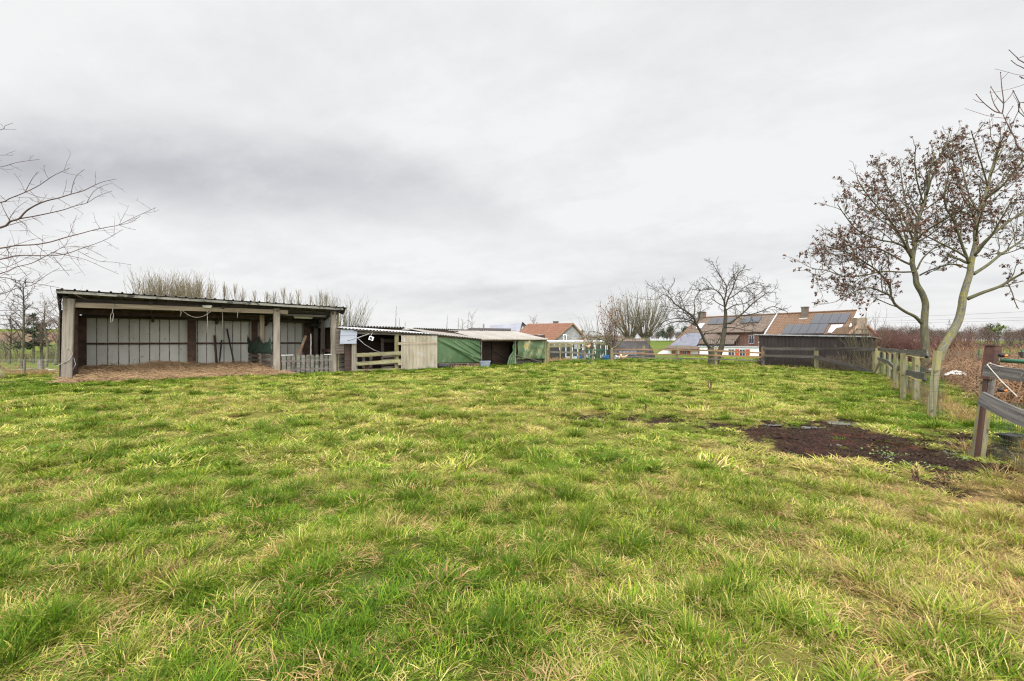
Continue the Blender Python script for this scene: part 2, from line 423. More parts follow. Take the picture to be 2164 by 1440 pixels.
# ------------------------------------------------------------------ camera, light, sky
cam = bpy.data.cameras.new('camera'); cam.lens = 16; cam.sensor_width = 36; cam.clip_end = 6000; cam.clip_start = .05
co = bpy.data.objects.new('camera', cam); COL.objects.link(co)
co.location = (0, 0, H); co.rotation_euler = (R(90), 0, 0); SC.camera = co
SC.view_settings.view_transform = 'Standard'; SC.view_settings.look = 'None'
SC.view_settings.exposure = 0; SC.view_settings.gamma = 1
SC.cycles.max_bounces = 6; SC.cycles.diffuse_bounces = 3; SC.cycles.glossy_bounces = 2
SC.cycles.transmission_bounces = 3; SC.cycles.transparent_max_bounces = 6
SC.cycles.use_denoising = True; SC.cycles.sample_clamp_indirect = 4; SC.cycles.denoiser = 'OPENIMAGEDENOISE'; SC.cycles.denoising_input_passes = 'RGB_ALBEDO_NORMAL'; SC.cycles.denoising_prefilter = 'NONE'
SC.cycles.filter_width = 1.2; SC.cycles.use_adaptive_sampling = False
SUN_EL, SUN_AZ = R(48), R(200)      # azimuth clockwise from +Y: behind the camera, a little left

sl = bpy.data.lights.new('sun', 'SUN'); sl.energy = 1.3; sl.angle = R(24); sl.color = (1, .97, .92)
so = bpy.data.objects.new('sun', sl); COL.objects.link(so)
dv = Vector((math.sin(SUN_AZ) * math.cos(SUN_EL), math.cos(SUN_AZ) * math.cos(SUN_EL), math.sin(SUN_EL)))
so.rotation_euler = dv.to_track_quat('Z', 'Y').to_euler()

w = bpy.data.worlds.new('World'); SC.world = w; w.use_nodes = True
nt = w.node_tree; nt.nodes.clear()
def mt(op, a, b=None, c=None, clamp=False):
    n = nt.nodes.new('ShaderNodeMath'); n.operation = op; n.use_clamp = clamp
    for i, v in enumerate((a, b, c)):
        if v is None: continue
        if isinstance(v, (int, float)): n.inputs[i].default_value = v
        else: nt.links.new(v, n.inputs[i])
    return n.outputs[0]
def mrange(v, a, b, c=0, d=1):
    n = nt.nodes.new('ShaderNodeMapRange'); n.interpolation_type = 'SMOOTHSTEP'
    for i, q in enumerate((a, b, c, d)): n.inputs[i + 1].default_value = q
    nt.links.new(v, n.inputs[0]); return n.outputs[0]
tc = nt.nodes.new('ShaderNodeTexCoord'); sp = nt.nodes.new('ShaderNodeSeparateXYZ'); nt.links.new(tc.outputs['Generated'], sp.inputs[0])
X, Y, Z = sp.outputs
zz = mt('ADD', mt('MAXIMUM', Z, 0), .22)
cb = nt.nodes.new('ShaderNodeCombineXYZ')      # the direction on a flat cloud deck
nt.links.new(mt('DIVIDE', X, zz), cb.inputs[0]); nt.links.new(mt('DIVIDE', Y, zz), cb.inputs[1])
deck = cb.outputs[0]
n1 = noise(nt, deck, .55, 7, .55, (1, 1.25, 1)); rot = _n(nt, 'ShaderNodeMapping'); rot.inputs['Rotation'].default_value = (0, 0, .5); nt.links.new(deck, rot.inputs['Vector']); n2 = noise(nt, rot.outputs[0], 1.5, 8, .62, (.7, 1.4, 1)); n5 = noise(nt, deck, 4.2, 6, .6); n3 = noise(nt, deck, .3, 3, .5)
az = mt('MULTIPLY', mt('ARCTAN2', X, Y), 57.2958); el = mt('MULTIPLY', mt('ARCSINE', Z), 57.2958)
eln = mt('ADD', el, mt('MULTIPLY', mt('SUBTRACT', n1, .5), 16)); azn = mt('ADD', az, mt('MULTIPLY', mt('SUBTRACT', n2, .5), 18))
def bell(v, c, s):
    q = mt('DIVIDE', mt('SUBTRACT', v, c), s)
    return mt('EXPONENT', mt('MULTIPLY', mt('MULTIPLY', q, q), -1))
a2 = mt('ADD', azn, 22)
mid = mt('SUBTRACT', 17.6, mt('MULTIPLY', mt('MULTIPLY', a2, a2), .0040))
s1 = mt('MULTIPLY', bell(mt('SUBTRACT', eln, mid), 0, 4.2), mrange(azn, 26, -48))
s1 = mt('MULTIPLY', s1, mrange(azn, -90, -45, .6, 1))
s2 = mt('MULTIPLY', bell(eln, 5.2, 2.2), bell(azn, 0, 18))
s3 = mt('MULTIPLY', mrange(el, 14, 34), mrange(az, -25, 40))
s4 = mt('MULTIPLY', bell(eln, 9.5, 3), bell(azn, 22, 16))
L = mt('ADD', .94, mt('MULTIPLY', mt('SUBTRACT', n1, .5), .40))
L = mt('ADD', L, mt('MULTIPLY', mt('SUBTRACT', n2, .5), .36)); L = mt('ADD', L, mt('MULTIPLY', mt('SUBTRACT', n5, .5), .16))
L = mt('SUBTRACT', L, mt('MULTIPLY', mt('MULTIPLY', s1, mrange(n2, .25, .62, .4, 1.25)), .36)); L = mt('SUBTRACT', L, mt('MULTIPLY', s2, .15))
L = mt('SUBTRACT', L, mt('MULTIPLY', s3, .09)); L = mt('SUBTRACT', L, mt('MULTIPLY', s4, .07))
L = mt('MINIMUM', mt('MAXIMUM', L, .40), .94)
cl = ramp(nt, L, [(.40, (.40, .41, .44)), (.62, (.62, .625, .655)), (.80, (.80, .80, .812)), (.90, (.90, .90, .902)), (.94, (.945, .945, .945))])
# extra brightness added to the unseen sky overhead and behind camera, lighting ground and fronts
up = mrange(Z, .58, .90, 1.0, 3.3); bk = mrange(mt('MULTIPLY', Y, -1), -.15, .55, 1.0, 3.7)
amp = mt('MULTIPLY', mt('MULTIPLY', up, bk), 10.0)
vm = nt.nodes.new('ShaderNodeVectorMath'); vm.operation = 'SCALE'; nt.links.new(cl, vm.inputs[0]); nt.links.new(amp, vm.inputs['Scale'])
sky = nt.nodes.new('ShaderNodeTexSky'); sky.sky_type = 'NISHITA'; sky.sun_disc = False
sky.sun_elevation = SUN_EL; sky.sun_rotation = SUN_AZ; sky.air_density = 1; sky.dust_density = 2
mx = mixc(nt, .94, sky.outputs[0], vm.outputs[0])
bg = nt.nodes.new('ShaderNodeBackground'); bg.inputs['Strength'].default_value = .1
nt.links.new(mx, bg.inputs[0]); wo = nt.nodes.new('ShaderNodeOutputWorld'); nt.links.new(bg.outputs[0], wo.inputs[0])

# ------------------------------------------------------------------ terrain
A0 = np.array([-16.75, 17.07]); UU = np.array([.8, .6]); NN = np.array([-.6, .8])     # open shed: front line, depth axis
Q0, Q1, Q2 = np.array([-8.1, 22.9]), np.array([-2.0, 27.7]), np.array([2.35, 31.7])   # low shelter: front line
FE = [np.array(p) for p in ((17.6, 21.6), (8.57, 9.3), (6.4, 6.27), (4.6, 3.8))]       # right fence line
MUDC = (5.5, 7.3)

def segd(x, y, a, b):
    ab = b - a; t = np.clip(((x - a[0]) * ab[0] + (y - a[1]) * ab[1]) / (ab @ ab), 0, 1)
    return np.hypot(x - a[0] - t * ab[0], y - a[1] - t * ab[1])

def segside(x, y):
    d = FE[0] - FE[2]; d = d / np.linalg.norm(d); n_ = np.array([d[1], -d[0]])
    return (x - FE[2][0]) * n_[0] + (y - FE[2][1]) * n_[1]

def front_d(x, y):
    d = segd(x, y, A0, A0 + UU * 9.8)
    d = np.minimum(d, segd(x, y, Q0, Q1)); return np.minimum(d, segd(x, y, Q1, Q2))

def mude(x, y):
    n = fbm(x * 1.1, y * 1.1, 31, 3) - .5; n2 = fbm(x * 3.5, y * 3.5, 33, 2) - .5
    e = np.hypot((x - MUDC[0]) / 2.15, (y - MUDC[1]) / 1.7)
    e2 = np.hypot((x - 6.5) / .8, (y - 7.6) / .6)
    e = np.minimum(e, e2)
    e3 = np.hypot((x - 2.6 - .35 * (y - 9.6)) / 2.4, (y - 9.4) / .55) + .58
    e = np.minimum(e, e3)
    return e + n * 1.4 + n2 * 1.7

def mudmask(x, y): return sst(1.28, .82, mude(x, y))

PUD = [(5.55, 8.6, .34, .13, .1), (6.5, 8.95, .36, .26, -.1), (5.05, 8.8, .22, .1, .2), (6.55, 6.7, .4, .12, .05), (5.0, 7.1, .14, .06, 0), (5.35, 6.45, .12, .05, .2), (6.95, 7.5, .22, .07, 0)]
def puddle(x, y):
    m = np.zeros_like(np.asarray(x, float))
    for (a, b, rx, ry, k) in PUD:
        m = np.maximum(m, sst(1.5, .8, np.hypot((x - a) / rx, (y - b - k * (x - a)) / ry)))
    return m

def puddle1(i, x, y):
    a, b_, rx, ry, k = PUD[i]; return sst(1.7, 1.0, np.hypot((x - a) / rx, (y - b_ - k * (x - a)) / ry))
PLV = []
def zmacro(x, y):
    x = np.asarray(x, float); y = np.asarray(y, float)
    ye = np.interp(x, [-400, -30, -14, -2, 3, 14, 20, 400], [24, 21.5, 21, 33, 38, 38, 44, 80])
    dz = np.interp(x, [-400, 14, 24, 400], [-1.4, -1.4, -.45, -.3])
    z = dz * sst(0, 14, y - ye)
    ang = x / np.maximum(y, 1)
    z = z + 6.2 * sst(66, 150, y) * sst(-.50, -.8, ang) * (y > 0) + 1.9 * sst(95, 240, y)
    z = z + 30 * sst(500, 2500, y) * 0
    return z

def gz(x, y):
    x = np.asarray(x, float); y = np.asarray(y, float)
    near = sst(45, 30, np.hypot(x, y))
    z = zmacro(x, y) + near * ((fbm(x * .35, y * .35, 3, 2) - .5) * .10 + (fbm(x * 1.2, y * 1.2, 5, 2) - .5) * .11)
    mm = mudmask(x, y)
    z = z - .035 * mm + mm * (fbm(x * 3, y * 3, 9, 2) - .5) * .09
    for i, l in enumerate(PLV):       # hollows that hold the puddles
        p = puddle1(i, x, y); z = z * (1 - p) + p * (l - .03)
    fd = front_d(x, y); z = z * (1 - sst(1.2, .3, fd)) + sst(1.2, .3, fd) * (z * .3)
    return z

_lv = []
for (a_, b_, rx_, ry_, k_) in PUD:
    th_ = np.linspace(0, 6.283, 40); xx_ = a_ + 1.5 * rx_ * np.cos(th_); _lv.append(float(np.percentile(gz(xx_, b_ + k_ * (xx_ - a_) + 1.5 * ry_ * np.sin(th_)), 60)) - .002)
PLV[:] = _lv
def z1(x, y): return float(gz(np.array([x]), np.array([y]))[0])

def dryness(x, y):
    x = np.asarray(x, float); y = np.asarray(y, float)
    a = x / np.maximum(y, .6)
    d = .51 + 0 * x
    d -= .13 * sst(.25, -.55, a) * sst(12, 5, y)
    d -= .07 * sst(6, 3, y)
    d += .17 * sst(.45, .95, a) * sst(8, 4, y)
    d += .06 * np.exp(-((y - 11) / 5) ** 2)
    d -= .24 * np.exp(-(front_d(x, y) / 1.7) ** 2)
    d -= .17 * np.exp(-(segd(x, y, FE[0], FE[1]) / 1.8) ** 2) + .12 * np.exp(-(np.hypot(x - 8.6, y - 8.2) / 1.6) ** 2)
    d -= .16 * sst(28, 34, y)
    d -= .14 * sst(-11, -15, x) * sst(10, 14, y)
    d += .34 * (fbm(x * .55, y * .55, 11, 2) - .5) + .22 * (fbm(x * 1.7, y * 1.7, 13, 2) - .5) + .20 * (fbm(x * 5, y * 5, 14, 2) - .5)
    st = np.exp(-((y - 3.55 - .55 * (x + 1.6)) / .16) ** 2) * np.exp(-((x + 1.6) / 1.0) ** 2)
    st2 = np.exp(-((y - 5.0 - .5 * (x + 2.3)) / .22) ** 2) * np.exp(-((x + 2.3) / 1.3) ** 2)
    d += .34 * st * (.5 + fbm(x * 4, y * 4, 15, 2)) + .26 * st2
    return np.clip(d, .08, .98)

DR = np.array([0, .28, .48, .64, .82, 1.0])
DC = np.array([(.060, .128, .007), (.108, .19, .009), (.215, .262, .019), (.395, .36, .082), (.49, .395, .175), (.28, .165, .07)])
def drycol(d):
    return np.stack([np.interp(d, DR, DC[:, k]) for k in range(3)], -1)

def gline(a, b, step, far, ratio):
    xs = list(np.arange(a, b + 1e-6, step)); s = step
    while xs[-1] < far: s *= ratio; xs.append(xs[-1] + s)
    return xs
xp = list(np.arange(0, 9.95, .1)) + gline(10, 24, .2, 1600, 1.09); gx = np.array([-q for q in reversed(xp[1:])] + xp)
yp = list(np.arange(0, 11.95, .1)) + gline(12, 38, .2, 3000, 1.07); yn = gline(0, 3, .3, 400, 1.3); gy = np.array([-q for q in reversed(yn[1:])] + yp)
GX, GY = np.meshgrid(gx, gy, indexing='xy')
GZ = gz(GX, GY)
nrow, ncol = GX.shape
mb = MB(); mb.grid(np.stack([GX, GY, GZ], -1))
ground_mat, nt2, b = new_mat('meadow_soil_and_thatch')
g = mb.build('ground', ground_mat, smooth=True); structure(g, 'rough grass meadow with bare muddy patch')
dd = dryness(GX, GY); c = drycol(dd)
soil = np.array([.085, .06, .04])
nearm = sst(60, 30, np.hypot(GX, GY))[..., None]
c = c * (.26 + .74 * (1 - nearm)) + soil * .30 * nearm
mm = mudmask(GX, GY)[..., None]
purp = np.stack([np.interp(fbm(GX * 1.8, GY * 1.8, 41, 3), [.3, .5, .7], q) for q in ([.014, .032, .052], [.009, .013, .021], [.007, .009, .014])], -1)
c = c * (1 - mm) + purp * mm
# fields beyond the paddock
ang = GX / np.maximum(GY, 1)
fn = fbm(GX * .03, GY * .05, 51, 3)
fg = np.stack([.055 + .05 * fn, .085 + .035 * fn, .014 + .012 * fn], -1)
far = sst(34, 44, GY)[..., None]
c = c * (1 - far) + fg * far
left = sst(-.5, -.7, ang)
rough = left * sst(20.5, 21.5, GY) * sst(34, 27, GY)
c = c * (1 - rough[..., None]) + np.array([.17, .15, .05]) * rough[..., None] * (.6 + .8 * fbm(GX * .8, GY * .8, 55, 3)[..., None])
band = (left * sst(104, 108, GY + 14 * (fn - .5)) * sst(132, 124, GY + 10 * (fn - .5)))[..., None]
c = c * (1 - band) + np.array([.12, .082, .056]) * band
rt = (sst(.62, .75, ang) * sst(1.5, 3.5, segside(GX, GY)) * sst(75, 62, GY))[..., None]
c = c * (1 - rt) + np.array([.17, .115, .06]) * rt * (.7 + .6 * fbm(GX * .5, GY * .5, 57, 3)[..., None])
rt2 = (sst(.62, .75, ang) * sst(62, 75, GY) * sst(110, 100, GY))[..., None]
c = c * (1 - rt2) + np.array([.09, .13, .025]) * rt2
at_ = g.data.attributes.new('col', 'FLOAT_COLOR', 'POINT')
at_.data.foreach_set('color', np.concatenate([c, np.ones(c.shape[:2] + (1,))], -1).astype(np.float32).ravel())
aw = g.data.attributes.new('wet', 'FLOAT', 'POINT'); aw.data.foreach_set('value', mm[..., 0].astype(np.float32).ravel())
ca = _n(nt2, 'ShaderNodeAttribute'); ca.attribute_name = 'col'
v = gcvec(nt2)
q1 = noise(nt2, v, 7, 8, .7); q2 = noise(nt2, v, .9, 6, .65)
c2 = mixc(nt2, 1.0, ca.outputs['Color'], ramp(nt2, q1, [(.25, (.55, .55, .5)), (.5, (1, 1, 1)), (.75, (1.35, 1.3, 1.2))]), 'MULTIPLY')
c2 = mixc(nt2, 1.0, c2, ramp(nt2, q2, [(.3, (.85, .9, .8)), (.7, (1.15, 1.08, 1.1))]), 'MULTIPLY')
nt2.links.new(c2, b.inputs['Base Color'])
wa = _n(nt2, 'ShaderNodeAttribute'); wa.attribute_name = 'wet'
mr = _n(nt2, 'ShaderNodeMapRange'); mr.inputs[3].default_value = .95; mr.inputs[4].default_value = .8
nt2.links.new(wa.outputs['Fac'], mr.inputs[0]); nt2.links.new(mr.outputs[0], b.inputs['Roughness'])
b.inputs['Specular IOR Level'].default_value = .06
bn = _n(nt2, 'ShaderNodeBump'); bn.inputs['Strength'].default_value = .8; bn.inputs['Distance'].default_value = .04
nt2.links.new(noise(nt2, v, 14, 8, .7), bn.inputs['Height']); nt2.links.new(bn.outputs[0], b.inputs['Normal'])

# puddles
wm, nt3, b = new_mat('puddle_water')
b.inputs['Base Color'].default_value = (.03, .026, .02, 1); b.inputs['Roughness'].default_value = .06
b.inputs['Specular IOR Level'].default_value = .8
for i, (px_, py_, rx, ry, k) in enumerate(PUD):
    vs = []
    for j in range(36):
        th = j / 36 * 2 * math.pi
        rr = .62 + .75 * float(vnoise(np.array([math.cos(th) * 1.6 + i * 5]), np.array([math.sin(th) * 1.6]), 61)[0])
        x_ = rx * rr * math.cos(th); vs.append((px_ + x_, py_ + k * x_ + ry * rr * math.sin(th), PLV[i]))
    mb = MB(); mb.add(vs, [tuple(range(36))]); structure(mb.build('puddle', wm), 'shallow puddle in the mud')

# ------------------------------------------------------------------ scatter by geometry nodes (only for kind = 'stuff')
def scatter(name, pts, rot, scl, idx, tint, protos, base=None):
    me = bpy.data.meshes.new(name); me.from_pydata(np.asarray(pts).tolist(), [], [])
    def put(n, t, d, f): a = me.attributes.new(n, t, 'POINT'); a.data.foreach_set(f, np.asarray(d).ravel())
    put('rot', 'FLOAT_VECTOR', np.asarray(rot, np.float32), 'vector'); put('scl', 'FLOAT_VECTOR', np.asarray(scl, np.float32), 'vector')
    put('idx', 'INT', np.asarray(idx, np.int32), 'value'); put('tint', 'FLOAT_VECTOR', np.asarray(tint, np.float32), 'vector')
    o = bpy.data.objects.new(name, me); COL.objects.link(o)
    pc = bpy.data.collections.new(name + '_kinds')
    for i, p in enumerate(protos):
        p.name = '%s_kind_%02d' % (name, i); pc.objects.link(p)
    ng = bpy.data.node_groups.new(name, 'GeometryNodeTree')
    ng.interface.new_socket('Geometry', in_out='INPUT', socket_type='NodeSocketGeometry')
    ng.interface.new_socket('Geometry', in_out='OUTPUT', socket_type='NodeSocketGeometry')
    N = ng.nodes; gi = N.new('NodeGroupInput'); go = N.new('NodeGroupOutput')
    ip = N.new('GeometryNodeInstanceOnPoints'); ci = N.new('GeometryNodeCollectionInfo')
    ci.inputs['Collection'].default_value = pc; ci.inputs['Separate Children'].default_value = True; ci.inputs['Reset Children'].default_value = True
    ip.inputs['Pick Instance'].default_value = True
    def na(n, t):
        a = N.new('GeometryNodeInputNamedAttribute'); a.data_type = t; a.inputs['Name'].default_value = n
        return [s for s in a.outputs if s.enabled and s.name == 'Attribute'][0]
    lk = ng.links.new
    lk(gi.outputs[0], ip.inputs['Points']); lk(ci.outputs[0], ip.inputs['Instance'])
    lk(na('idx', 'INT'), ip.inputs['Instance Index']); lk(na('scl', 'FLOAT_VECTOR'), ip.inputs['Scale'])
    er = N.new('FunctionNodeEulerToRotation'); lk(na('rot', 'FLOAT_VECTOR'), er.inputs[0]); lk(er.outputs[0], ip.inputs['Rotation'])
    lk(ip.outputs[0], go.inputs[0])
    md = o.modifiers.new('scatter', 'NODES'); md.node_group = ng
    return o

def proto(name, V, Fc, bc, m):
    me = bpy.data.meshes.new(name); me.from_pydata(V.tolist(), [], Fc)
    a = me.attributes.new('bc', 'FLOAT', 'POINT'); a.data.foreach_set('value', np.asarray(bc, np.float32))
    a = me.attributes.new('gc', 'FLOAT_VECTOR', 'POINT'); a.data.foreach_set('vector', (V * 1.0 + np.asarray(bc)[:, None] * 30).astype(np.float32).ravel())
    me.polygons.foreach_set('use_smooth', [True] * len(me.polygons))
    me.materials.append(m)
    return bpy.data.objects.new(name, me)

def blades(n, rad, h, wd, lean, droop, seed, dryfrac=.3, flat=0):
    r = np.random.RandomState(seed)
    V = []; Fc = []; bc = []
    for i in range(n):
        th = r.rand() * 6.283; q = rad * math.sqrt(r.rand()); bx, by = q * math.cos(th), q * math.sin(th)
        hh = r.uniform(*h); w_ = r.uniform(*wd); ld = th + r.normal(0, .9) if lean > .3 else r.rand() * 6.283
        le = lean * r.uniform(.3, 1.3); dr = droop * r.uniform(.2, 1.4)
        dx, dy = math.cos(ld), math.sin(ld); fa = ld + math.pi / 2 + r.normal(0, .5); fx, fy = math.cos(fa), math.sin(fa)
        isdry = r.rand() < dryfrac; cv = (.72 + .28 * r.rand()) if isdry else .5 * r.rand()
        s = len(V); T = (0, .35, .7, 1)
        kx, ky = r.normal(0, .12, 2)
        for j, t in enumerate(T):
            out = hh * (le * t + dr * t * t) ; up = hh * (t * max(.12, 1 - .45 * le) - .55 * dr * t * t) * (1 - flat)
            x = bx + dx * out + kx * hh * t * t; y = by + dy * out + ky * hh * t * t; z = max(up, .004) + (flat * .03 * math.sin(t * 3.14)) - (.01 if j == 0 else 0)
            ww = w_ * (1, .95, .65, 0)[j] / 2
            if j < 3: V += [(x - fx * ww, y - fy * ww, z), (x + fx * ww, y + fy * ww, z)]; bc += [cv, cv]
            else: V.append((x, y, z)); bc.append(cv)
        Fc += [(s, s + 1, s + 3, s + 2), (s + 2, s + 3, s + 5, s + 4), (s + 4, s + 5, s + 6)]
    return np.array(V), Fc, bc

gm = bpy.data.materials.new('grass_blades'); gm.use_nodes = True
n4 = gm.node_tree; n4.nodes.clear()
out = _n(n4, 'ShaderNodeOutputMaterial')
ti = _n(n4, 'ShaderNodeAttribute'); ti.attribute_type = 'INSTANCER'; ti.attribute_name = 'tint'
bca = _n(n4, 'ShaderNodeAttribute'); bca.attribute_name = 'bc'
sx = _n(n4, 'ShaderNodeSeparateXYZ'); n4.links.new(ti.outputs['Vector'], sx.inputs[0])
def m4(op, a, b_, c_=None):
    n = n4.nodes.new('ShaderNodeMath'); n.operation = op
    for i, v_ in enumerate((a, b_, c_)):
        if v_ is None: continue
        if isinstance(v_, (int, float)): n.inputs[i].default_value = v_
        else: n4.links.new(v_, n.inputs[i])
    return n.outputs[0]
fac = m4('ADD', sx.outputs[0], m4('MULTIPLY', m4('SUBTRACT', bca.outputs['Fac'], .42), .62))
cr = ramp(n4, fac, [(float(a), tuple(map(float, q))) for a, q in zip(DR, DC)])
vs_ = n4.nodes.new('ShaderNodeVectorMath'); vs_.operation = 'SCALE'; n4.links.new(cr, vs_.inputs[0]); n4.links.new(sx.outputs[1], vs_.inputs['Scale'])
pb = _n(n4, 'ShaderNodeBsdfPrincipled'); pb.inputs['Roughness'].default_value = .6; pb.inputs['Specular IOR Level'].default_value = .14
tb = _n(n4, 'ShaderNodeBsdfTranslucent'); ms = _n(n4, 'ShaderNodeMixShader'); ms.inputs[0].default_value = .3
n4.links.new(vs_.outputs[0], pb.inputs['Base Color']); n4.links.new(vs_.outputs[0], tb.inputs[0])
n4.links.new(pb.outputs[0], ms.inputs[1]); n4.links.new(tb.outputs[0], ms.inputs[2]); n4.links.new(ms.outputs[0], out.inputs[0])

PR = []
def addp(*a, **k):
    V_, F_, B_ = blades(*a, **k); PR.append(proto('p', V_, F_, B_, gm))
for s in range(3): addp(85, .13, (.035, .095), (.0042, .0082), .7, .45, 100 + s, .30)          # 0-2 short turf
for s in range(2): addp(85, .13, (.03, .085), (.004, .0075), 1.0, .35, 110 + s, .6)                # 3-4 drier turf
for s in range(3): addp(75, .085, (.09, .19), (.0045, .0085), .5, .75, 120 + s, .22)              # 5-7 arching tufts
for s in range(2): addp(60, .10, (.08, .19), (.004, .0075), .9, .55, 130 + s, .65)               # 8-9 wispy half-dry tufts
for s in range(2): addp(55, .16, (.08, .18), (.004, .008), 1.2, .05, 140 + s, .95, flat=.75)    # 10-11 flattened straw
for s in range(3): addp(120, .24, (.05, .12), (.008, .014), .7, .4, 150 + s, .35)               # 12-14 distant turf
for s in range(2): addp(90, .15, (.10, .2), (.008, .014), .6, .6, 160 + s, .25)                # 15-16 distant tufts

for s in range(4): addp(150, .045, (.09, .17), (.004, .0075), .85, .6, 170 + s, (.15, .25, .4, .2)[s])   # 17-20 tussocks
for s in range(2): addp(110, .06, (.10, .17), (.008, .013), .8, .55, 176 + s, .25)               # 21-22 distant tussocks
rg = np.random.RandomState(21)
def wedge(y0, y1, dens, k=1.32):
    n = int(dens * k * (y1 * y1 - y0 * y0) + dens * 2.4 * (y1 - y0))
    y = np.sqrt(rg.rand(n) * (y1 * y1 - y0 * y0) + y0 * y0); x = (rg.rand(n) * 2 - 1) * (k * y + 1.2)
    return x, y

def gzi(x, y):      # height of the ground mesh itself
    i = np.clip(np.searchsorted(gx, x) - 1, 0, len(gx) - 2); j = np.clip(np.searchsorted(gy, y) - 1, 0, len(gy) - 2)
    u = (x - gx[i]) / (gx[i + 1] - gx[i]); v_ = (y - gy[j]) / (gy[j + 1] - gy[j])
    return (GZ[j, i] * (1 - u) + GZ[j, i + 1] * u) * (1 - v_) + (GZ[j + 1, i] * (1 - u) + GZ[j + 1, i + 1] * u) * v_

def in_shed(x, y):
    rx, ry = x - A0[0], y - A0[1]; t = rx * UU[0] + ry * UU[1]; s = rx * NN[0] + ry * NN[1]
    return (t > -.1) & (t < 10.4) & (s > -.45 - .5 * (fbm(x * 1.5, y * 1.5, 71, 2) - .4) * (t < 7.2) + .45 * (t > 7.2)) & (s < 4.2)
def in_shelter(x, y):
    res = np.zeros(x.shape, bool)
    for a, b_ in ((Q0 - .16 * (Q1 - Q0), Q1), (Q1, Q2)):
        d = (b_ - a) / np.linalg.norm(b_ - a); n_ = np.array([-d[1], d[0]]); L_ = np.linalg.norm(b_ - a)
        rx, ry = x - a[0], y - a[1]; t = rx * d[0] + ry * d[1]; s = rx * n_[0] + ry * n_[1]
        res |= (t > -.2) & (t < L_ + .1) & (s > .03) & (s < 4.5)
    return res
def beyond(x, y):     # behind the right-hand fence: brambles stand there
    return (x > 11.6 + .02 * y) & (y > 9.5) & (segside(x, y) > 1.6)
def bare(x, y):     # trodden bare spots
    k = .635 - .09 * np.exp(-(((x - 2.0) / 3.0) ** 2 + ((y - 11.5) / 4.0) ** 2)) - .05 * sst(3, 8, y)
    return .97 * sst(k, k + .05, fbm(x * 2.6, y * 2.6, 121, 2)) * sst(5, 8, y)
allp = []
def field(y0, y1, dens, kinds, probs, s0, s1, hz=(.8, 1.25), tuft=False, thr=.0, bright=(.68, 1.25), k=1.85, clf=4.6, dsh=0.0):
    x, y = wedge(y0, y1, dens, k)
    q_ = np.abs(x) < 1.3 * y + 1.6; q_ |= rg.rand(len(x)) < .45; x, y = x[q_], y[q_]      # thinner outside the view
    keep = ~in_shed(x, y) & ~in_shelter(x, y) & ~beyond(x, y) & (puddle(x, y) < .25)
    mm_ = mudmask(x, y); keep &= rg.rand(len(x)) > mm_ * (1.02 if not tuft else .97)
    edge = np.interp(x, [-60, -14, -2, 3, 60], [23.5, 23.5, 34, 46, 46]); keep &= y < edge
    cl_ = fbm(x * clf, y * clf, 81, 2)
    if not tuft: keep &= rg.rand(len(x)) > bare(x, y)
    if tuft: keep &= (cl_ + .25 * (rg.rand(len(x)) - .5)) > thr
    x, y, cl_ = x[keep], y[keep], cl_[keep]; n = len(x)
    d = dryness(x, y) + rg.normal(0, .095, n) - .42 * (cl_ - .5)
    if tuft: d = d - .07 - dsh
    idx = rg.choice(kinds, n, p=np.array(probs) / sum(probs))
    flatk = (idx == 10) | (idx == 11); d = np.where(flatk, np.maximum(d, .68), d)
    s = rg.uniform(s0, s1, n) * (.8 + .5 * cl_); h_ = s * rg.uniform(*hz, n) * (.55 + .9 * sst(.32, .72, cl_)) * (1 - .45 * sst(1.75, 1.2, mude(x, y)))
    rot = np.stack([rg.normal(0, .10, n), rg.normal(0, .10, n), rg.rand(n) * 6.283], 1)
    tint = np.stack([np.clip(d, .03, .95), rg.uniform(*bright, n) * (.92 if tuft else 1.0), rg.rand(n)], 1)
    allp.append((np.stack([x, y, gzi(x, y) - .008], 1), rot, np.stack([s, s, h_], 1), idx, tint))
# near
field(1.0, 5.5, 130, [0, 1, 2, 3, 4, 10, 11], [3, 3, 3, 1.6, 1.6, .6, .6], .62, 1.0)
field(1.0, 5.5, 40, [5, 6, 7, 8, 9], [2, 2, 2, 1, 1], .45, .82, tuft=True, thr=.50)
field(1.0, 5.5, 12, [8, 9, 10, 11], [1, 1, 1, 1], .55, .95)
# middle
field(5.5, 13, 60, [0, 1, 2, 3, 4, 12, 13, 10], [2, 2, 2, 1.5, 1.5, .6, .6, .4], 1.0, 1.5, (.42, .75))
field(5.5, 13, 16, [5, 6, 7, 8, 9], [2, 2, 2, 1, 1], .5, .95, (.7, 1.05), tuft=True, thr=.54)
# far
field(13, 25, 26, [12, 13, 14], [1, 1, 1], .85, 1.25, (.38, .65), clf=3.0)
field(13, 25, 8, [15, 16, 6, 8], [1, 1, 1, 1], .5, .9, (.6, .9), tuft=True, thr=.55, clf=3.0)
field(25, 46, 8.5, [12, 13, 14], [1, 1, 1], 1.2, 1.8, (.35, .55), k=1.6, clf=2.0)
field(25, 46, 1.4, [15, 16], [1, 1], .9, 1.5, (.5, .8), tuft=True, thr=.55, k=1.25, clf=1.1)
field(1.6, 5.5, 3.6, [17, 18, 19, 20], [1, 1, .8, 1], .6, 1.1, (.7, 1.0), tuft=True, thr=.36, dsh=.05, bright=(.65, 1.0))
field(5.5, 13, 6.0, [17, 18, 19, 20], [1, 1, .8, 1], .7, 1.25, (.75, 1.1), tuft=True, thr=.42, dsh=.06, bright=(.62, 1.0))
field(13, 25, 4.5, [21, 22, 19], [1, 1, .6], .8, 1.3, (.7, 1.0), tuft=True, thr=.44, clf=3.0, dsh=.06, bright=(.62, 1.0))
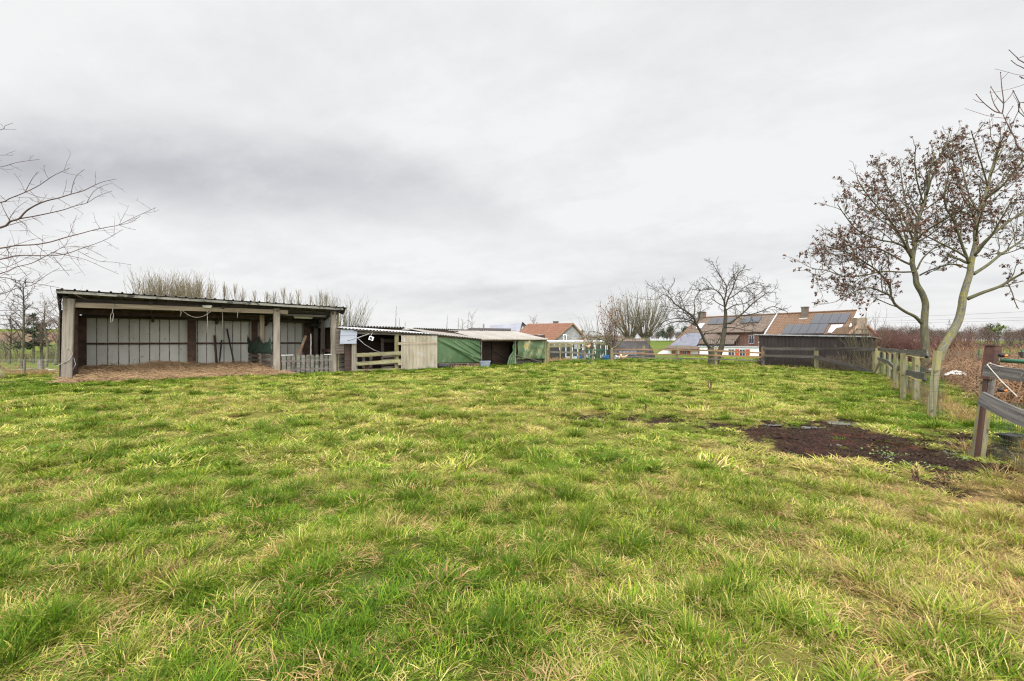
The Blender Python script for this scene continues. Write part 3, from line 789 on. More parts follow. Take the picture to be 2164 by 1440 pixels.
field(25, 38, 1.8, [21, 22], [1, 1], 1.0, 1.5, (.6, .9), tuft=True, thr=.42, clf=2.0, dsh=.06, bright=(.62, 1.0))
cat_ = [np.concatenate([a[i] for a in allp]) for i in range(5)]
gr = scatter('grass', *cat_, PR)
stuff(gr, 'rough winter pasture grass, green tufts among yellowed straw', 'grass')
print('grass instances', len(cat_[0]))
# ------------------------------------------------------------------ open shed on the left
random.seed(5)
def S(t, s, z):
    return Vector((A0[0] + UU[0] * t + NN[0] * s, A0[1] + UU[1] * t + NN[1] * s, z))
u3 = Vector((UU[0], UU[1], 0)); n3 = Vector((NN[0], NN[1], 0)); Zv = Vector((0, 0, 1))
LEN, DEP = 9.75, 3.35
def roofz(t, s): return 3.35 - .021 * t - .175 * (s + .62)
sh = thing('open_shed', S(0, 0, 0), 'long open-fronted timber and metal shed with ribbed roof and straw floor', 'shed')
# roof: one ribbed sheet
o = S(-.17, -.62, roofz(-.17, -.62)); e = S(LEN + .42, -.62, roofz(LEN + .42, -.62)); bk_ = S(-.17, DEP + .3, roofz(-.17, DEP + .3))
o.z += .12; e.z += .12; bk_.z += .12
MB().corr(o, e - o, bk_ - o, 31, .045, 'rib', .012).build('roof', M['roof_sheet'], sh)
mb = MB(); mb.slab(o + n3 * .03 - Zv * .15, (e - o) * .985, n3 * .035, Zv * .10); mb.build('fascia', M['fascia'], sh)
mb = MB(); mb.slab(o + n3 * .09 - Zv * .115, e - o, n3 * .32, Vector((0, 0, -.012)) - n3 * 0); mb.build('soffit', M['dark_wood'], sh)
for s_ in (.5, 1.6, 2.6):
    mb = MB(); a = S(0, s_, roofz(0, s_) + .03); b_ = S(LEN + .3, s_, roofz(LEN + .3, s_) + .03); mb.beam(a, b_, .09, .14); mb.build('purlin', M['dark_wood'], sh)
for t_ in (0.0, 2.5, 5.0, 7.15, LEN - .1):
    mb = MB(); a = S(t_, -.1, roofz(t_, -.1) - .09); b_ = S(t_, DEP, roofz(t_, DEP) - .09); mb.beam(a, b_, .09, .13); mb.build('rafter', M['dark_wood'], sh)
# dark boarding above the front beam
mb = MB(); a = S(.1, .16, 3.02); mb.slab(a, u3 * 7.1, n3 * .03, Zv * .19); mb.build('header_board', M['dark_wood'], sh)
# front posts
def post(p, z, w_, d_, m, name='post', lean=(0, 0), wob=.03):
    mb = MB(); q = Vector(p); mb.beam(q - Zv * .15, Vector((q.x + lean[0], q.y + lean[1], z)), w_, d_, u3, seg=6, wob=wob)
    return mb.build(name, m, sh)
post(S(.03, 0, 0), 3.17, .31, .24, M['sleeper'], lean=(.10, .0), wob=.02)
post(S(7.13, 0, 0), 3.1, .27, .2, M['sleeper'])
post(S(9.72, 0, 0), 3.05, .25, .2, M['sleeper'], lean=(-.02, 0), wob=.05)
mb = MB(); mb.slab(S(9.9, -.02, 0), u3 * .09, n3 * .09, Zv * 2.98); mb.build('corner_strip', M['moss_wood'], sh)
post(S(6.75, 1.55, 0), 2.85, .2, .16, M['pale_wood'], 'inner_post')
mb = MB(); mb.beam(S(.18, .02, 2.945), S(7.62, .02, 2.955), .08, .19, seg=4, wob=.03); mb.build('front_beam', M['pale_wood'], sh)
mb = MB(); mb.beam(S(7.0, .55, 2.86), S(9.5, .55, 2.83), .07, .11); mb.build('cross_beam', M['grey_wood'], sh)
mb = MB(); mb.slab(S(.1, 1.62, 2.66), u3 * 7.0, n3 * .14, Zv * .27); mb.build('inner_beam', M['rust'], sh)
mb = MB(); mb.slab(S(.1, 3.0, 2.58), u3 * 9.3, n3 * .12, Zv * .2); mb.build('rear_beam', M['dark_wood'], sh)
# rear wall of pale sheets, rust rail and steel columns
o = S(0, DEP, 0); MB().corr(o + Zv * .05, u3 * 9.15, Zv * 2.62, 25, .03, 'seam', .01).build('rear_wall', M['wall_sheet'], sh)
mb = MB(); mb.slab(S(0, DEP - .11, 1.42), u3 * 9.1, n3 * .06, Zv * .085); mb.build('wall_rail', M['rust'], sh)
for t_, w_ in ((-.02, .26), (3.82, .3), (6.5, .24), (9.0, .3)):
    mb = MB(); mb.slab(S(t_, DEP - .33, 0), u3 * w_, n3 * .2, Zv * 2.68)
    mb.slab(S(t_ - .02, DEP - .345, 0), u3 * (w_ + .04), n3 * .014, Zv * 2.66); mb.build('steel_column', M['rust'], sh)
mb = MB(); mb.slab(S(.16, .4, 0), u3 * .12, n3 * .2, Zv * 2.8); mb.build('side_post', M['rust'], sh)
# side walls
mb = MB(); mb.corr(S(-.125, .08, 0), n3 * (DEP - .1), Zv * 2.75, 12, .02, 'seam', .01); mb.build('side_wall', M['dark_wood'], sh)
mb = MB(); mb.slab(S(-.155, -.1, 0), n3 * .24, u3 * .022, Zv * 3.2); mb.build('edge_strip', M['dark_wood'], sh)
tri = [S(-.165, -.6, roofz(0, -.6) + .1), S(-.165, -.12, 2.72), S(-.165, .5, roofz(0, .5) + .1)]
mb = MB(); mb.add(tri + [q + u3 * .02 for q in tri], [(0, 1, 2), (5, 4, 3), (0, 3, 4, 1), (1, 4, 5, 2), (2, 5, 3, 0)]); mb.build('verge_cheek', M['dark_wood'], sh)
tri = [S(LEN + .40, -.6, roofz(LEN, -.6) + .1), S(LEN + .40, -.1, 2.9), S(LEN + .40, .6, roofz(LEN, .6) + .1)]
mb = MB(); mb.add(tri + [q + u3 * .02 for q in tri], [(0, 1, 2), (5, 4, 3), (0, 3, 4, 1), (1, 4, 5, 2), (2, 5, 3, 0)]); mb.build('verge_cheek', M['dark_wood'], sh)
zA, zB = roofz(9.6, .05) - .10, roofz(9.6, DEP) - .10
mb = MB()
mb.corr(S(9.66, .12, 2.28), n3 * (DEP - .3), Zv * .52 , 14, .02, 'seam', .01); mb.build('side_band', M['zinc'], sh)
for s_ in (1.55, 3.0):
    mb = MB(); mb.beam(S(9.6, s_, -.1), S(9.6, s_, 2.75), .2, .16, u3, seg=3, wob=.03); mb.build('side_post', M['plank_grey'], sh)
mb = MB(); mb.slab(S(9.52, .2, 1.02), n3 * 1.35, u3 * .1, Zv * .14); mb.build('side_rail', M['rust_paint'], sh)
# boarded lean-to wall seen through the side opening
for k in range(13):
    mb = MB(); z = .15 + k * .165; mb.slab(S(10.05 + random.uniform(-.01, .01), .25, z), n3 * 1.0, u3 * .03, Zv * .15); mb.build('side_plank', M['plank_grey'], sh)
mb = MB(); mb.slab(S(9.72, 2.2, 0), n3 * .32, u3 * .05, Zv * 2.05); mb.build('steel_upright', M['zinc'], sh)
mb = MB(); mb.slab(S(10.3, 1.3, 0), n3 * 3.4, u3 * .05, Zv * 2.4); mb.slab(S(9.2, DEP + .02, 0), u3 * 1.6, n3 * .04, Zv * 2.6); mb.build('dark_backing', M['plank_dark'], sh)

# inner side pallet partition + net
pp = thing('pallet_partition', S(7.0, .2, 0), 'brown slatted pallet partition under the dark green net inside the open shed', 'partition')
for k in range(5):
    mb = MB(); mb.beam(S(7.0 + .02 * (k % 2), .12, .22 + k * .2 + .0), S(6.35, 3.0, .26 + k * .2), .03, .125, seg=3, wob=.05); mb.build('slat', M['plank_grey'], pp)
for s_ in (.25, 1.4, 2.7):
    mb = MB(); mb.beam(S(7.03 - .66 * s_ / 2.9, s_, 0), S(7.03 - .66 * s_ / 2.9, s_, 1.15), .07, .09, n3); mb.build('upright', M['plank_grey'], pp)
P = []
for i in range(25):
    s_ = .1 + 2.85 * i / 24; row = []
    zt = 1.50 + .40 * (1 - abs(math.sin(i / 24 * 3.14159 * 2.0)) ** .8) - .05 * math.sin(i / 24 * 3.14)
    for j in range(13):
        z = .98 + (zt - .98) * j / 12
        w_ = .02 * math.sin(i * .8 + j * .4) + .015 * math.sin(j * 1.1 + i * .35)
        row.append(S(6.93 - .62 * s_ / 2.9 + w_, s_, z))
    P.append(row)
ob = MB().grid(np.array([[tuple(q) for q in r_] for r_ in P])).build('shade_net', M['net'], None, True)
sm = ob.modifiers.new('thickness', 'SOLIDIFY'); sm.thickness = .008
tag(ob, 'dark green net sagging over the slatted pallet partition inside the open shed', 'net')
# picket barrier in the last bay
pb_ = thing('picket_barrier', S(8.4, 0, 0), 'waist-high barrier of upright weathered boards closing the last shed bay', 'barrier')
for k in range(11):
    t_ = 7.36 + k * .212 + random.uniform(-.012, .012); w_ = .15 + random.uniform(-.012, .015)
    mb = MB(); mb.slab(S(t_, -.06 + random.uniform(-.008, .008), .0), u3 * w_ + Zv * random.uniform(-.004, .004), n3 * .024, Zv * (.9 + random.uniform(-.03, .02)) + u3 * random.uniform(-.012, .012)); mb.build('picket', M['grey_wood'], pb_)
for z in (.2, .62):
    mb = MB(); mb.beam(S(7.3, -.012, z), S(9.66, -.012, z), .04, .1); mb.build('cross_rail', M['grey_wood'], pb_)
mb = MB(); mb.slab(S(7.33, .035, .04), u3 * 2.3, n3 * .012, Zv * .8); mb.build('green_backing', M['tarp'], pb_)
for t_, l_ in ((7.3, .55), (9.25, .4)):
    mb = MB(); mb.slab(S(t_, -.085, .9), u3 * l_, n3 * .02, Zv * .022); mb.build('white_strip', M['white_plastic'], pb_)
# dark pallet leaning beside the right post
dp = thing('wooden_pallet', S(10.1, -.1, 0), 'black-stained pallet standing upright between shed post and low shelter', 'pallet')
for k in range(5):
    mb = MB(); mb.slab(S(9.98, -.1, .06 + k * .22), u3 * .78 + Zv * random.uniform(-.02, .02), n3 * .03, Zv * .16); mb.build('slat', M['dark_wood'], dp)
for t_ in (10.0, 10.34, 10.68):
    mb = MB(); mb.slab(S(t_, -.07, .02), u3 * .08, n3 * .09, Zv * 1.13); mb.build('upright', M['dark_wood'], dp)

# straw bedding: a heaped surface with loose stalks
def strawz(t, s):
    return (.045 + .085 * np.clip(s + .3, 0, 4) + .12 * (fbm(t * .9, s * .9, 91, 3) - .5) + .09 * (fbm(t * 3, s * 3, 93, 2) - .5)
            + .26 * np.exp(-(((t - 3.0) / .75) ** 2 + ((s - 2.2) / .7) ** 2)) + .07 * np.exp(-(((t - 6.2) / .7) ** 2 + ((s - 1.6) / .8) ** 2)))
tt, ss = np.meshgrid(np.linspace(.1, 7.35, 90), np.linspace(-.75, 3.3, 50), indexing='ij')
front = -.25 - .5 * (fbm(tt * .9, tt * 0 + 2, 95, 3) - .35)
zz_ = strawz(tt, ss) * sst(0, .35, ss - front) - .07 * (1 - sst(0, .25, ss - front))
sx_ = A0[0] + UU[0] * tt + NN[0] * ss; sy_ = A0[1] + UU[1] * tt + NN[1] * ss
ob = MB().grid(np.stack([sx_, sy_, zz_ + .02], -1)).build('straw_bedding', M['straw_bed'] if 'straw_bed' in M else mat('trodden_straw', [(.09, .05, .028), (.2, .12, .06), (.32, .21, .11)], 9, rough=.95, bump=1.0, bdist=.05), None, True)
stuff(ob, 'brown trodden straw bedding heaped on the shed floor', 'straw')
def stalks(n, rad, L, r, seed, up=.15):
    q = np.random.RandomState(seed); V = []; Fc = []; bc = []
    for i in range(n):
        p = np.array([q.normal(0, rad), q.normal(0, rad), q.uniform(0, .05)]); th = q.rand() * 6.283
        d = np.array([math.cos(th), math.sin(th), q.normal(0, up)]); l_ = q.uniform(*L); sd = np.array([-math.sin(th), math.cos(th), 0]) * r
        upv = np.array([0, 0, r]); s = len(V); c = q.rand(); mid = p + d * l_ * .5 + np.array([0, 0, q.normal(0, .02)])
        for pt in (p, mid, p + d * l_): V += [pt - sd, pt + sd, pt + upv * 1.6]; bc += [c] * 3
        for b_ in (0, 3):
            for k in range(3): Fc.append((s + b_ + k, s + b_ + (k + 1) % 3, s + b_ + 3 + (k + 1) % 3, s + b_ + 3 + k))
    return np.array(V), Fc, bc
SP = [proto('p', *stalks(60, .16, (.10, .36), .0055, 300 + s), M['straw']) for s in range(3)]
n = 1500; t_ = rg.uniform(.15, 7.3, n); s_ = rg.uniform(-.75, 3.2, n); fr = -.3 - .5 * (fbm(t_ * .9, t_ * 0 + 2, 95, 3) - .35)
k = (s_ > fr - .05); t_, s_, fr = t_[k], s_[k], fr[k]; n = len(t_)
zz_ = strawz(t_, s_) * sst(0, .35, s_ - fr) + .02
pts = np.stack([A0[0] + UU[0] * t_ + NN[0] * s_, A0[1] + UU[1] * t_ + NN[1] * s_, zz_], 1)
ob = scatter('loose_straw', pts, np.stack([rg.normal(0, .15, n), rg.normal(0, .15, n), rg.rand(n) * 6.28], 1), np.full((n, 3), 1.0) * rg.uniform(.8, 1.3, (n, 1)), rg.randint(0, 3, n), np.ones((n, 3)), SP)
stuff(ob, 'loose straw stalks on the shed floor', 'straw')

# things in the shed
def solo(mb, name, m, label, cat, group=None, smooth=False): return tag(mb.build(name, m, None, smooth), label, cat, group)
mb = MB(); mb.beam(S(4.98, 2.9, .3), S(4.9, 3.2, 1.85), .1, .08, u3); solo(mb, 'timber_prop', M['plank_dark'], 'short brown timber prop leaning against the pale rear wall', 'timber')
mb = MB(); mb.tube([S(5.05, 2.75, .28), S(5.2, 3.2, 1.62)], .035); solo(mb, 'iron_bar', M['black'], 'shorter black iron bar crossing the longer one by the rear wall', 'bar')
mb = MB(); mb.tube([S(5.72, 2.75, .28), S(5.42, 3.22, 2.2)], .038); solo(mb, 'iron_bar', M['black'], 'longest black iron bar leaning against the rear wall of the shed', 'bar')
mb = MB(); mb.beam(S(8.2, .9, .75), S(8.75, 1.5, 1.85), .13, .05, u3); solo(mb, 'leaning_plank', M['rail_wood'], 'light brown plank leaning behind the upright-board barrier', 'plank')
mb = MB(); mb.beam(S(8.92, 1.2, .6), S(8.92, 1.2, 1.95), .05, .05, u3, seg=8, wob=.25); solo(mb, 'peeled_stake', M['conc'], 'thin pale peeled stake standing behind the upright-board barrier', 'stake')
def lamp(name, a, b_, label):
    r_ = thing(name, a, label, 'lamp')
    mb = MB(); mb.beam(a + Zv * .05, b_ + Zv * .05, .09, .05); mb.build('housing', M['white_plastic'], r_)
    mb = MB(); d = (b_ - a); mb.tube([a + d * .02, a + d * .06, a + d * .94, a + d * .98], [.02, .035, .035, .02], 8); mb.build('diffuser', M['cream_lamp'], r_, True)
lamp('strip_lamp', S(4.28, -.1, 3.03), S(4.55, -.35, 3.03), 'small cream strip lamp on top of the front beam')
lamp('strip_lamp', S(8.05, .9, 2.74), S(8.95, .95, 2.73), 'longer unlit tube lamp under the roof of the last bay')
# ropes
def rope(pts, label, r=.012, m='rope', name='rope'): mb = MB(); mb.tube(pts, r, 5); return solo(mb, name, M[m], label, 'rope', None, True)
c = S(1.32, -.06, 2.62); rope([c + Vector((.05 * math.cos(a), .02 * math.sin(a), .17 * math.sin(a) - .09 + .02 * math.cos(2 * a))) * 1.1 for a in np.linspace(1.2, 7.9, 22)] + [S(1.35, -.06, 2.9), S(1.42, -.05, 3.02)], 'rope tied in a hanging loop at the left end of the front beam')
rope([S(3.55, -.06, 2.87) + (S(4.55, -.06, 2.87) - S(3.55, -.06, 2.87)) * t - Zv * .28 * 4 * t * (1 - t) for t in np.linspace(0, 1, 15)], 'slack rope swagged below the middle of the front beam', .011)
for t_, z, lb in ((4.42, 1.95, 'longest rope end hanging from the front beam by the cream lamp'), (4.98, 2.0, 'thin reddish cord hanging from the front beam above the timber prop'), (5.55, 2.6, 'short rope end hanging right of the middle of the front beam'), (3.5, 2.62, 'short double rope end hanging at the left of the swagged rope')):
    rope([S(t_, -.06, 2.9), S(t_ + .01, -.07, (2.9 + z) / 2), S(t_ - .02, -.06, z)], lb, .012 if 'thin' not in lb else .007)
rope([S(.02, -.15, 1.25), S(.12, -.17, 1.32), S(.22, -.16, 1.1), S(.1, -.16, .85), S(-.12, -.17, .72), S(-.2, -.2, .66)], 'frayed white cord tied round the left corner post', .011)
rope([S(.1, -.15, .86), S(.25, -.18, .95), S(.3, -.2, .7), S(.22, -.17, .5)], 'loose blue-white cord end on the left corner post', .009, 'blue_white')
mb = MB()
mb.add(*(lambda q: (q, [tuple(range(8)), tuple(range(8, 16))] + [(i, (i + 1) % 8, 8 + (i + 1) % 8, 8 + i) for i in range(8)]))([tuple(S(.55 + .26 * math.cos(a), 2.6 + .18 * math.sin(a), .18)) for a in np.linspace(0, 5.5, 8)] + [tuple(S(.55 + .2 * math.cos(a), 2.6 + .13 * math.sin(a), .36)) for a in np.linspace(0, 5.5, 8)]))
solo(mb, 'feed_tub', M['black'], 'black rubber feed tub in the left rear corner of the shed', 'tub')

# ------------------------------------------------------------------ low shelter
random.seed(9)
ls = thing('low_shelter', (Q0[0], Q0[1], 0), 'low patched animal shelter with pale corrugated roof beside the open shed', 'shelter')
class Seg:
    def __init__(s, a, b_):
        s.a = a; s.L = float(np.linalg.norm(b_ - a)); s.d = (b_ - a) / s.L; s.n = np.array([-s.d[1], s.d[0]])
        s.u = Vector((*s.d, 0)); s.v = Vector((*s.n, 0))
    def p(s, t, e, z): q = s.a + s.d * t + s.n * e; return Vector((q[0], q[1], z))
    def tpx(s, px):      # distance along the front where the pixel column falls
        k = (px - CX) / F; return float((k * s.a[1] - s.a[0]) / (s.d[0] - k * s.d[1]))
G1, G2 = Seg(Q0, Q1), Seg(Q1, Q2)
def zq(px, py, seg, e=0):
    q = seg.p(seg.tpx(px), e, 0); return H - (py - CY) / F * q.y
# roofs: profile along the eave, sheets run up to the back
def roof(seg, t0, t1, zf0, zf1, zb0, zb1, dep, waves, m, name, oh=.25):
    a = seg.p(t0, -oh, zf0); b_ = seg.p(t1, -oh, zf1); c_ = seg.p(t0, dep, zb0)
    MB().corr(a, b_ - a, c_ - a, waves, .022, 'sine', .012, .0).build(name, m, ls)
roof(G1, -.55, 4.4, 2.22, 1.98, 2.42, 2.36, 2.9, 28, M['light_roof'], 'roof_sheet')
roof(G1, 4.37, G1.L + .05, 1.985, 1.70, 2.365, 2.30, 2.95, 19, M['cement_roof'], 'roof_sheet')
roof(G2, -.12, G2.L + .12, 1.69, 1.71, 2.27, 2.24, 3.1, 34, M['cement_roof'], 'roof_sheet')
# second, rear pitch whose dark corrugated edge shows along the skyline
a = G1.p(-1.2, 2.7, 2.44); b_ = G1.p(4.2, 2.7, 2.40); MB().corr(a, b_ - a, G1.v * 2.5 - Zv * .35, 30, .045, 'sine', .015).build('rear_roof', M['roof_sheet'], ls)
a = G1.p(4.9, 2.9, 2.37); b_ = G2.p(G2.L * .62, 3.0, 2.30); dd_ = (b_ - a)
MB().corr(a, dd_, Vector((-dd_.y, dd_.x, 0)).normalized() * 2.3 - Zv * .35, 38, .045, 'sine', .015).build('rear_roof', M['roof_sheet'], ls)
# posts
for seg, px, w_, m, z in ((G1, 748, .23, 'sleeper', 2.1), (G1, 838, .2, 'moss_wood', 2.02), (G1, 922, .1, 'grey_wood', 1.9), (G2, 1016, .1, 'grey_wood', 1.66), (G2, 1088, .12, 'pale_wood', 1.66), (G2, 1151, .12, 'moss_wood', 1.66)):
    t_ = seg.tpx(px); mb = MB(); mb.beam(seg.p(t_, 0, -.15), seg.p(t_, 0, z), w_, .15, seg.u, seg=4, wob=.04); mb.build('post', M[m], ls)
# lintels and the eaves pipe
mb = MB(); mb.beam(G1.p(.1, -.03, 2.0), G1.p(4.3, -.03, 1.9), .06, .13); mb.build('lintel', M['grey_wood'], ls)
mb = MB(); mb.tube([G1.p(.1, -.16, 2.12), G1.p(4.2, -.16, 1.95), G1.p(G1.L, -.16, 1.66)], .045, 7); mb.build('eaves_pipe', M['gutter'], ls, True)
mb = MB(); mb.beam(G1.p(4.2, -.05, 1.88), G1.p(G1.L, -.05, 1.62), .05, .09); mb.build('lintel', M['rail_wood'], ls)
mb = MB(); mb.beam(G2.p(0, -.06, 1.60), G2.p(G2.L, -.06, 1.62), .06, .1); mb.build('lintel', M['grey_wood'], ls)
mb = MB(); mb.beam(G2.p(0, -.27, 1.655), G2.p(G2.L + .1, -.27, 1.675), .03, .06); mb.build('eaves_batten', M['pale_wood'], ls)
# back, end and dividing walls (dark boards)
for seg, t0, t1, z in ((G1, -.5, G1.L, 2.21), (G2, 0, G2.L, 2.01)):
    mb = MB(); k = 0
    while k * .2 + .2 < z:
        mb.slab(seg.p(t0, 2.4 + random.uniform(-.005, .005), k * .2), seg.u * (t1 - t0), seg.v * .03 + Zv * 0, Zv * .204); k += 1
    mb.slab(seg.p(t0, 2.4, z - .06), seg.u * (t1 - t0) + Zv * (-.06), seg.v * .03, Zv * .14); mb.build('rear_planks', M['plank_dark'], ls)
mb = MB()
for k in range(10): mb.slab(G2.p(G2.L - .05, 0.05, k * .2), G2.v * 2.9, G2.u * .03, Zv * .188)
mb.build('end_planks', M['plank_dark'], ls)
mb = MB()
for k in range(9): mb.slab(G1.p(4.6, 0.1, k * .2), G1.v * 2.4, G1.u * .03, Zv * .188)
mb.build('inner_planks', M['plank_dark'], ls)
# left: plank screen above the pallet
for k in range(9):
    mb = MB(); z = .95 + k * .14; mb.slab(G1.p(-.72, .12, z), G1.u * .42, G1.v * .03, Zv * .128); mb.build('screen_plank', M['plank_grey'], ls)
mb = MB(); mb.slab(G1.p(-.28, .1, 0), G1.u * .3, G1.v * .03, Zv * 1.95); mb.build('dark_upright', M['plank_dark'], ls)
# interior bits in the gated bay
for px, z0, z1_, m in ((812, .2, 1.75, 'plank_grey'), (770, .1, .95, 'grey_wood'), (786, .1, .95, 'grey_wood')):
    t_ = G1.tpx(px); mb = MB(); mb.slab(G1.p(t_ + .4, 1.4, z0), G1.u * .16, G1.v * .05, Zv * (z1_ - z0)); mb.build('inner_upright', M[m], ls)
mb = MB(); mb.slab(G1.p(2.3, 1.5, 1.5), G1.u * 1.9, G1.v * .05, Zv * .16); mb.build('inner_rail', M['plank_grey'], ls)
mb = MB(); mb.slab(G1.p(2.4, 1.55, .75), G1.u * 1.8, G1.v * .04, Zv * .16); mb.build('inner_rail', M['pale_wood'], ls)
for k in range(4):
    mb = MB(); mb.slab(G1.p(1.7, .25, .08 + k * .2), G1.u * 1.9 + Zv * .07, G1.v * .03, Zv * .12); mb.build('inner_board', M['plank_grey'], ls)
# gate of mossy rails
gt = thing('rail_gate', G1.p(1.0, -.1, 0), 'low gate of two mossy rails across the shelter opening', 'gate')
ta, tb_ = G1.tpx(751), G1.tpx(846)
for z, dz in ((.86, .06), (.42, .09)):
    mb = MB(); mb.beam(G1.p(ta, -.14, z), G1.p(tb_, -.14, z + dz), .045, .19, seg=4, wob=.04); mb.build('rail', M['moss_wood'], gt)
mb = MB(); mb.slab(G1.p(ta, -.11, .02), G1.u * .06, G1.v * .05, Zv * .9); mb.build('stile', M['grey_wood'], gt)
mb = MB(); mb.beam(G1.p(ta + .0, -.1, .1), G1.p(tb_, -.1, .07), .04, .1); mb.build('rail', M['moss_wood'], gt)
# corrugated door panel
dr = thing('corrugated_door', G1.p(4.2, -.1, 0), 'pale corrugated plastic door panel closing a bay of the low shelter', 'door panel')
ta, tb_ = G1.tpx(845), G1.tpx(921)
MB().corr(G1.p(ta, -.18, .03), G1.u * (tb_ - ta), Zv * 1.84, 26, .026, 'sine', .006).build('sheet', M['poly_panel'], dr)
for z in (.28, .78, 1.36):
    mb = MB(); mb.slab(G1.p(ta - .18, -.13, z), G1.u * (tb_ - ta + .18), G1.v * .04, Zv * .14); mb.build('ledge', M['moss_wood'], dr)
for z in (.28, 1.38):
    mb = MB(); mb.slab(G1.p(ta - .2, -.2, z), G1.u * (.34 if z < 1 else tb_ - ta + .2), G1.v * .012, Zv * .13); mb.build('batten', M['pale_wood'], dr)
# tarpaulins
def tarp(seg, px0, px1, zt0, zt1, zb0, zb1, m, label, fold, eoff=-.09, n=60, mm_=34):
    t0, t1 = seg.tpx(px0), seg.tpx(px1); P = []
    for i in range(n):
        a = i / (n - 1); row = []
        for j in range(mm_):
            b = j / (mm_ - 1); z = (zb0 + (zb1 - zb0) * a) * (1 - b) + (zt0 + (zt1 - zt0) * a) * b
            row.append(tuple(seg.p(t0 + (t1 - t0) * a, eoff + fold(a, b), z)))
        P.append(row)
    ob = MB().grid(np.array(P)).build('tarpaulin', m, None, True)
    sm_ = ob.modifiers.new('thickness', 'SOLIDIFY'); sm_.thickness = .006
    return tag(ob, label, 'tarpaulin', None)
def fold1(a, b):
    f = 0
    for k, (cc, sl_, wd, am) in enumerate(((.10, .95, .035, .06), (.32, .95, .03, .05), (.55, .9, .03, .045), (.78, .8, .03, .04), (-.02, .7, .03, .05), (.22, 1.0, .02, .03), (.44, 1.0, .02, .03), (.66, .9, .02, .025))):
        d = b - (1.02 - sl_ * (a - cc + .12) * 1.1); f -= 2.1 * am * math.exp(-(d / wd / 1.5) ** 2) * (.3 + .7 * a)
    return f + .03 * math.sin(a * 9) * (1 - b) - .05 * math.sin(3.14 * a) * math.sin(3.14 * b)
tarp(G1, 921, 1013, 1.80, 1.60, .32, .26, M['tarp'], 'large green tarpaulin with diagonal folds between door panel and dark doorway', fold1)
def fold2(a, b):
    return -.08 * math.exp(-((a - .28 - .1 * b) / .05) ** 2) - .07 * math.exp(-((a - .78 - .2 * b) / .05) ** 2) - .07 * math.exp(-((a - .55 + .15 * b) / .06) ** 2) - .03 * math.sin(a * 13 + 2 * b) * .5 - .05 * math.sin(3.14 * b) * (1 - .5 * a) + .02 * math.sin(b * 11 + a * 5)
tarp(G2, 1091, 1149, 1.60, 1.60, .36, .34, M['tarp_worn'], 'worn faded green tarpaulin at the right end of the low shelter', fold2)
# bunched tarpaulin drawn aside
P = []
for i in range(26):
    a = i / 25; row = []
    for j in range(24):
        b = j / 23; pinch = 1 - .55 * math.exp(-((b - .62) / .16) ** 2)
        t_ = G2.tpx(1087) - (.10 + .62 * (1 - b)) * a * pinch; row.append(tuple(G2.p(t_, -.06 - .07 * math.sin(a * 22 + b * 2) * (1.1 - b * .5), .03 + 1.55 * b * (1 - .10 * a * b))))
    P.append(row)
ob = MB().grid(np.array(P)).build('tarpaulin', M['tarp'], None, True); sm_ = ob.modifiers.new('thickness', 'SOLIDIFY'); sm_.thickness = .006
tag(ob, 'bunched green tarpaulin pulled aside at the dark doorway', 'tarpaulin')
# sills below the tarpaulins
mb = MB(); mb.beam(G1.p(G1.tpx(921), -.1, .29), G1.p(G1.tpx(1013), -.1, .22), .05, .04); mb.build('sill_pole', M['gutter'], ls)
mb = MB(); mb.slab(G1.p(G1.tpx(921), .02, 0), G1.u * 3.3, G1.v * .04, Zv * .28); mb.build('sill_board', M['plank_grey'], ls)
mb = MB(); mb.slab(G2.p(G2.tpx(1090), .0, 0), G2.u * 2.5, G2.v * .05, Zv * .35); mb.build('sill_board', M['dark_wood'], ls)
mb = MB(); mb.tube([G2.p(G2.tpx(1088), -.14, .62), G2.p(G2.tpx(1118), -.2, .36), G2.p(G2.tpx(1140), -.25, .12)], .03, 6); mb.build('brace_pole', M['gutter'], ls)
# dark door inside the opening
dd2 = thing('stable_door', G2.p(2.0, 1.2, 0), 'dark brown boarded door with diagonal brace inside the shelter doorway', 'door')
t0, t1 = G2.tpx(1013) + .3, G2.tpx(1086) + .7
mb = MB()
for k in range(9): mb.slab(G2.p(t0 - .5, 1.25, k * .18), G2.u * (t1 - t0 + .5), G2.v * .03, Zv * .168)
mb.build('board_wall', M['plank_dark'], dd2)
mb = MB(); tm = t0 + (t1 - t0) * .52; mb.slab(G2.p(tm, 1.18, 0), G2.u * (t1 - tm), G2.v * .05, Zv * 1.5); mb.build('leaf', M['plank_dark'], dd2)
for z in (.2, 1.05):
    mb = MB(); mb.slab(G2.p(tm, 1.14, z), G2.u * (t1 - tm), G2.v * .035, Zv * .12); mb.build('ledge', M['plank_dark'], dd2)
mb = MB(); mb.beam(G2.p(tm + .05, 1.12, 1.0), G2.p(t1 - .1, 1.12, .25), .03, .09, G2.v); mb.build('brace', M['dark_wood'], dd2)
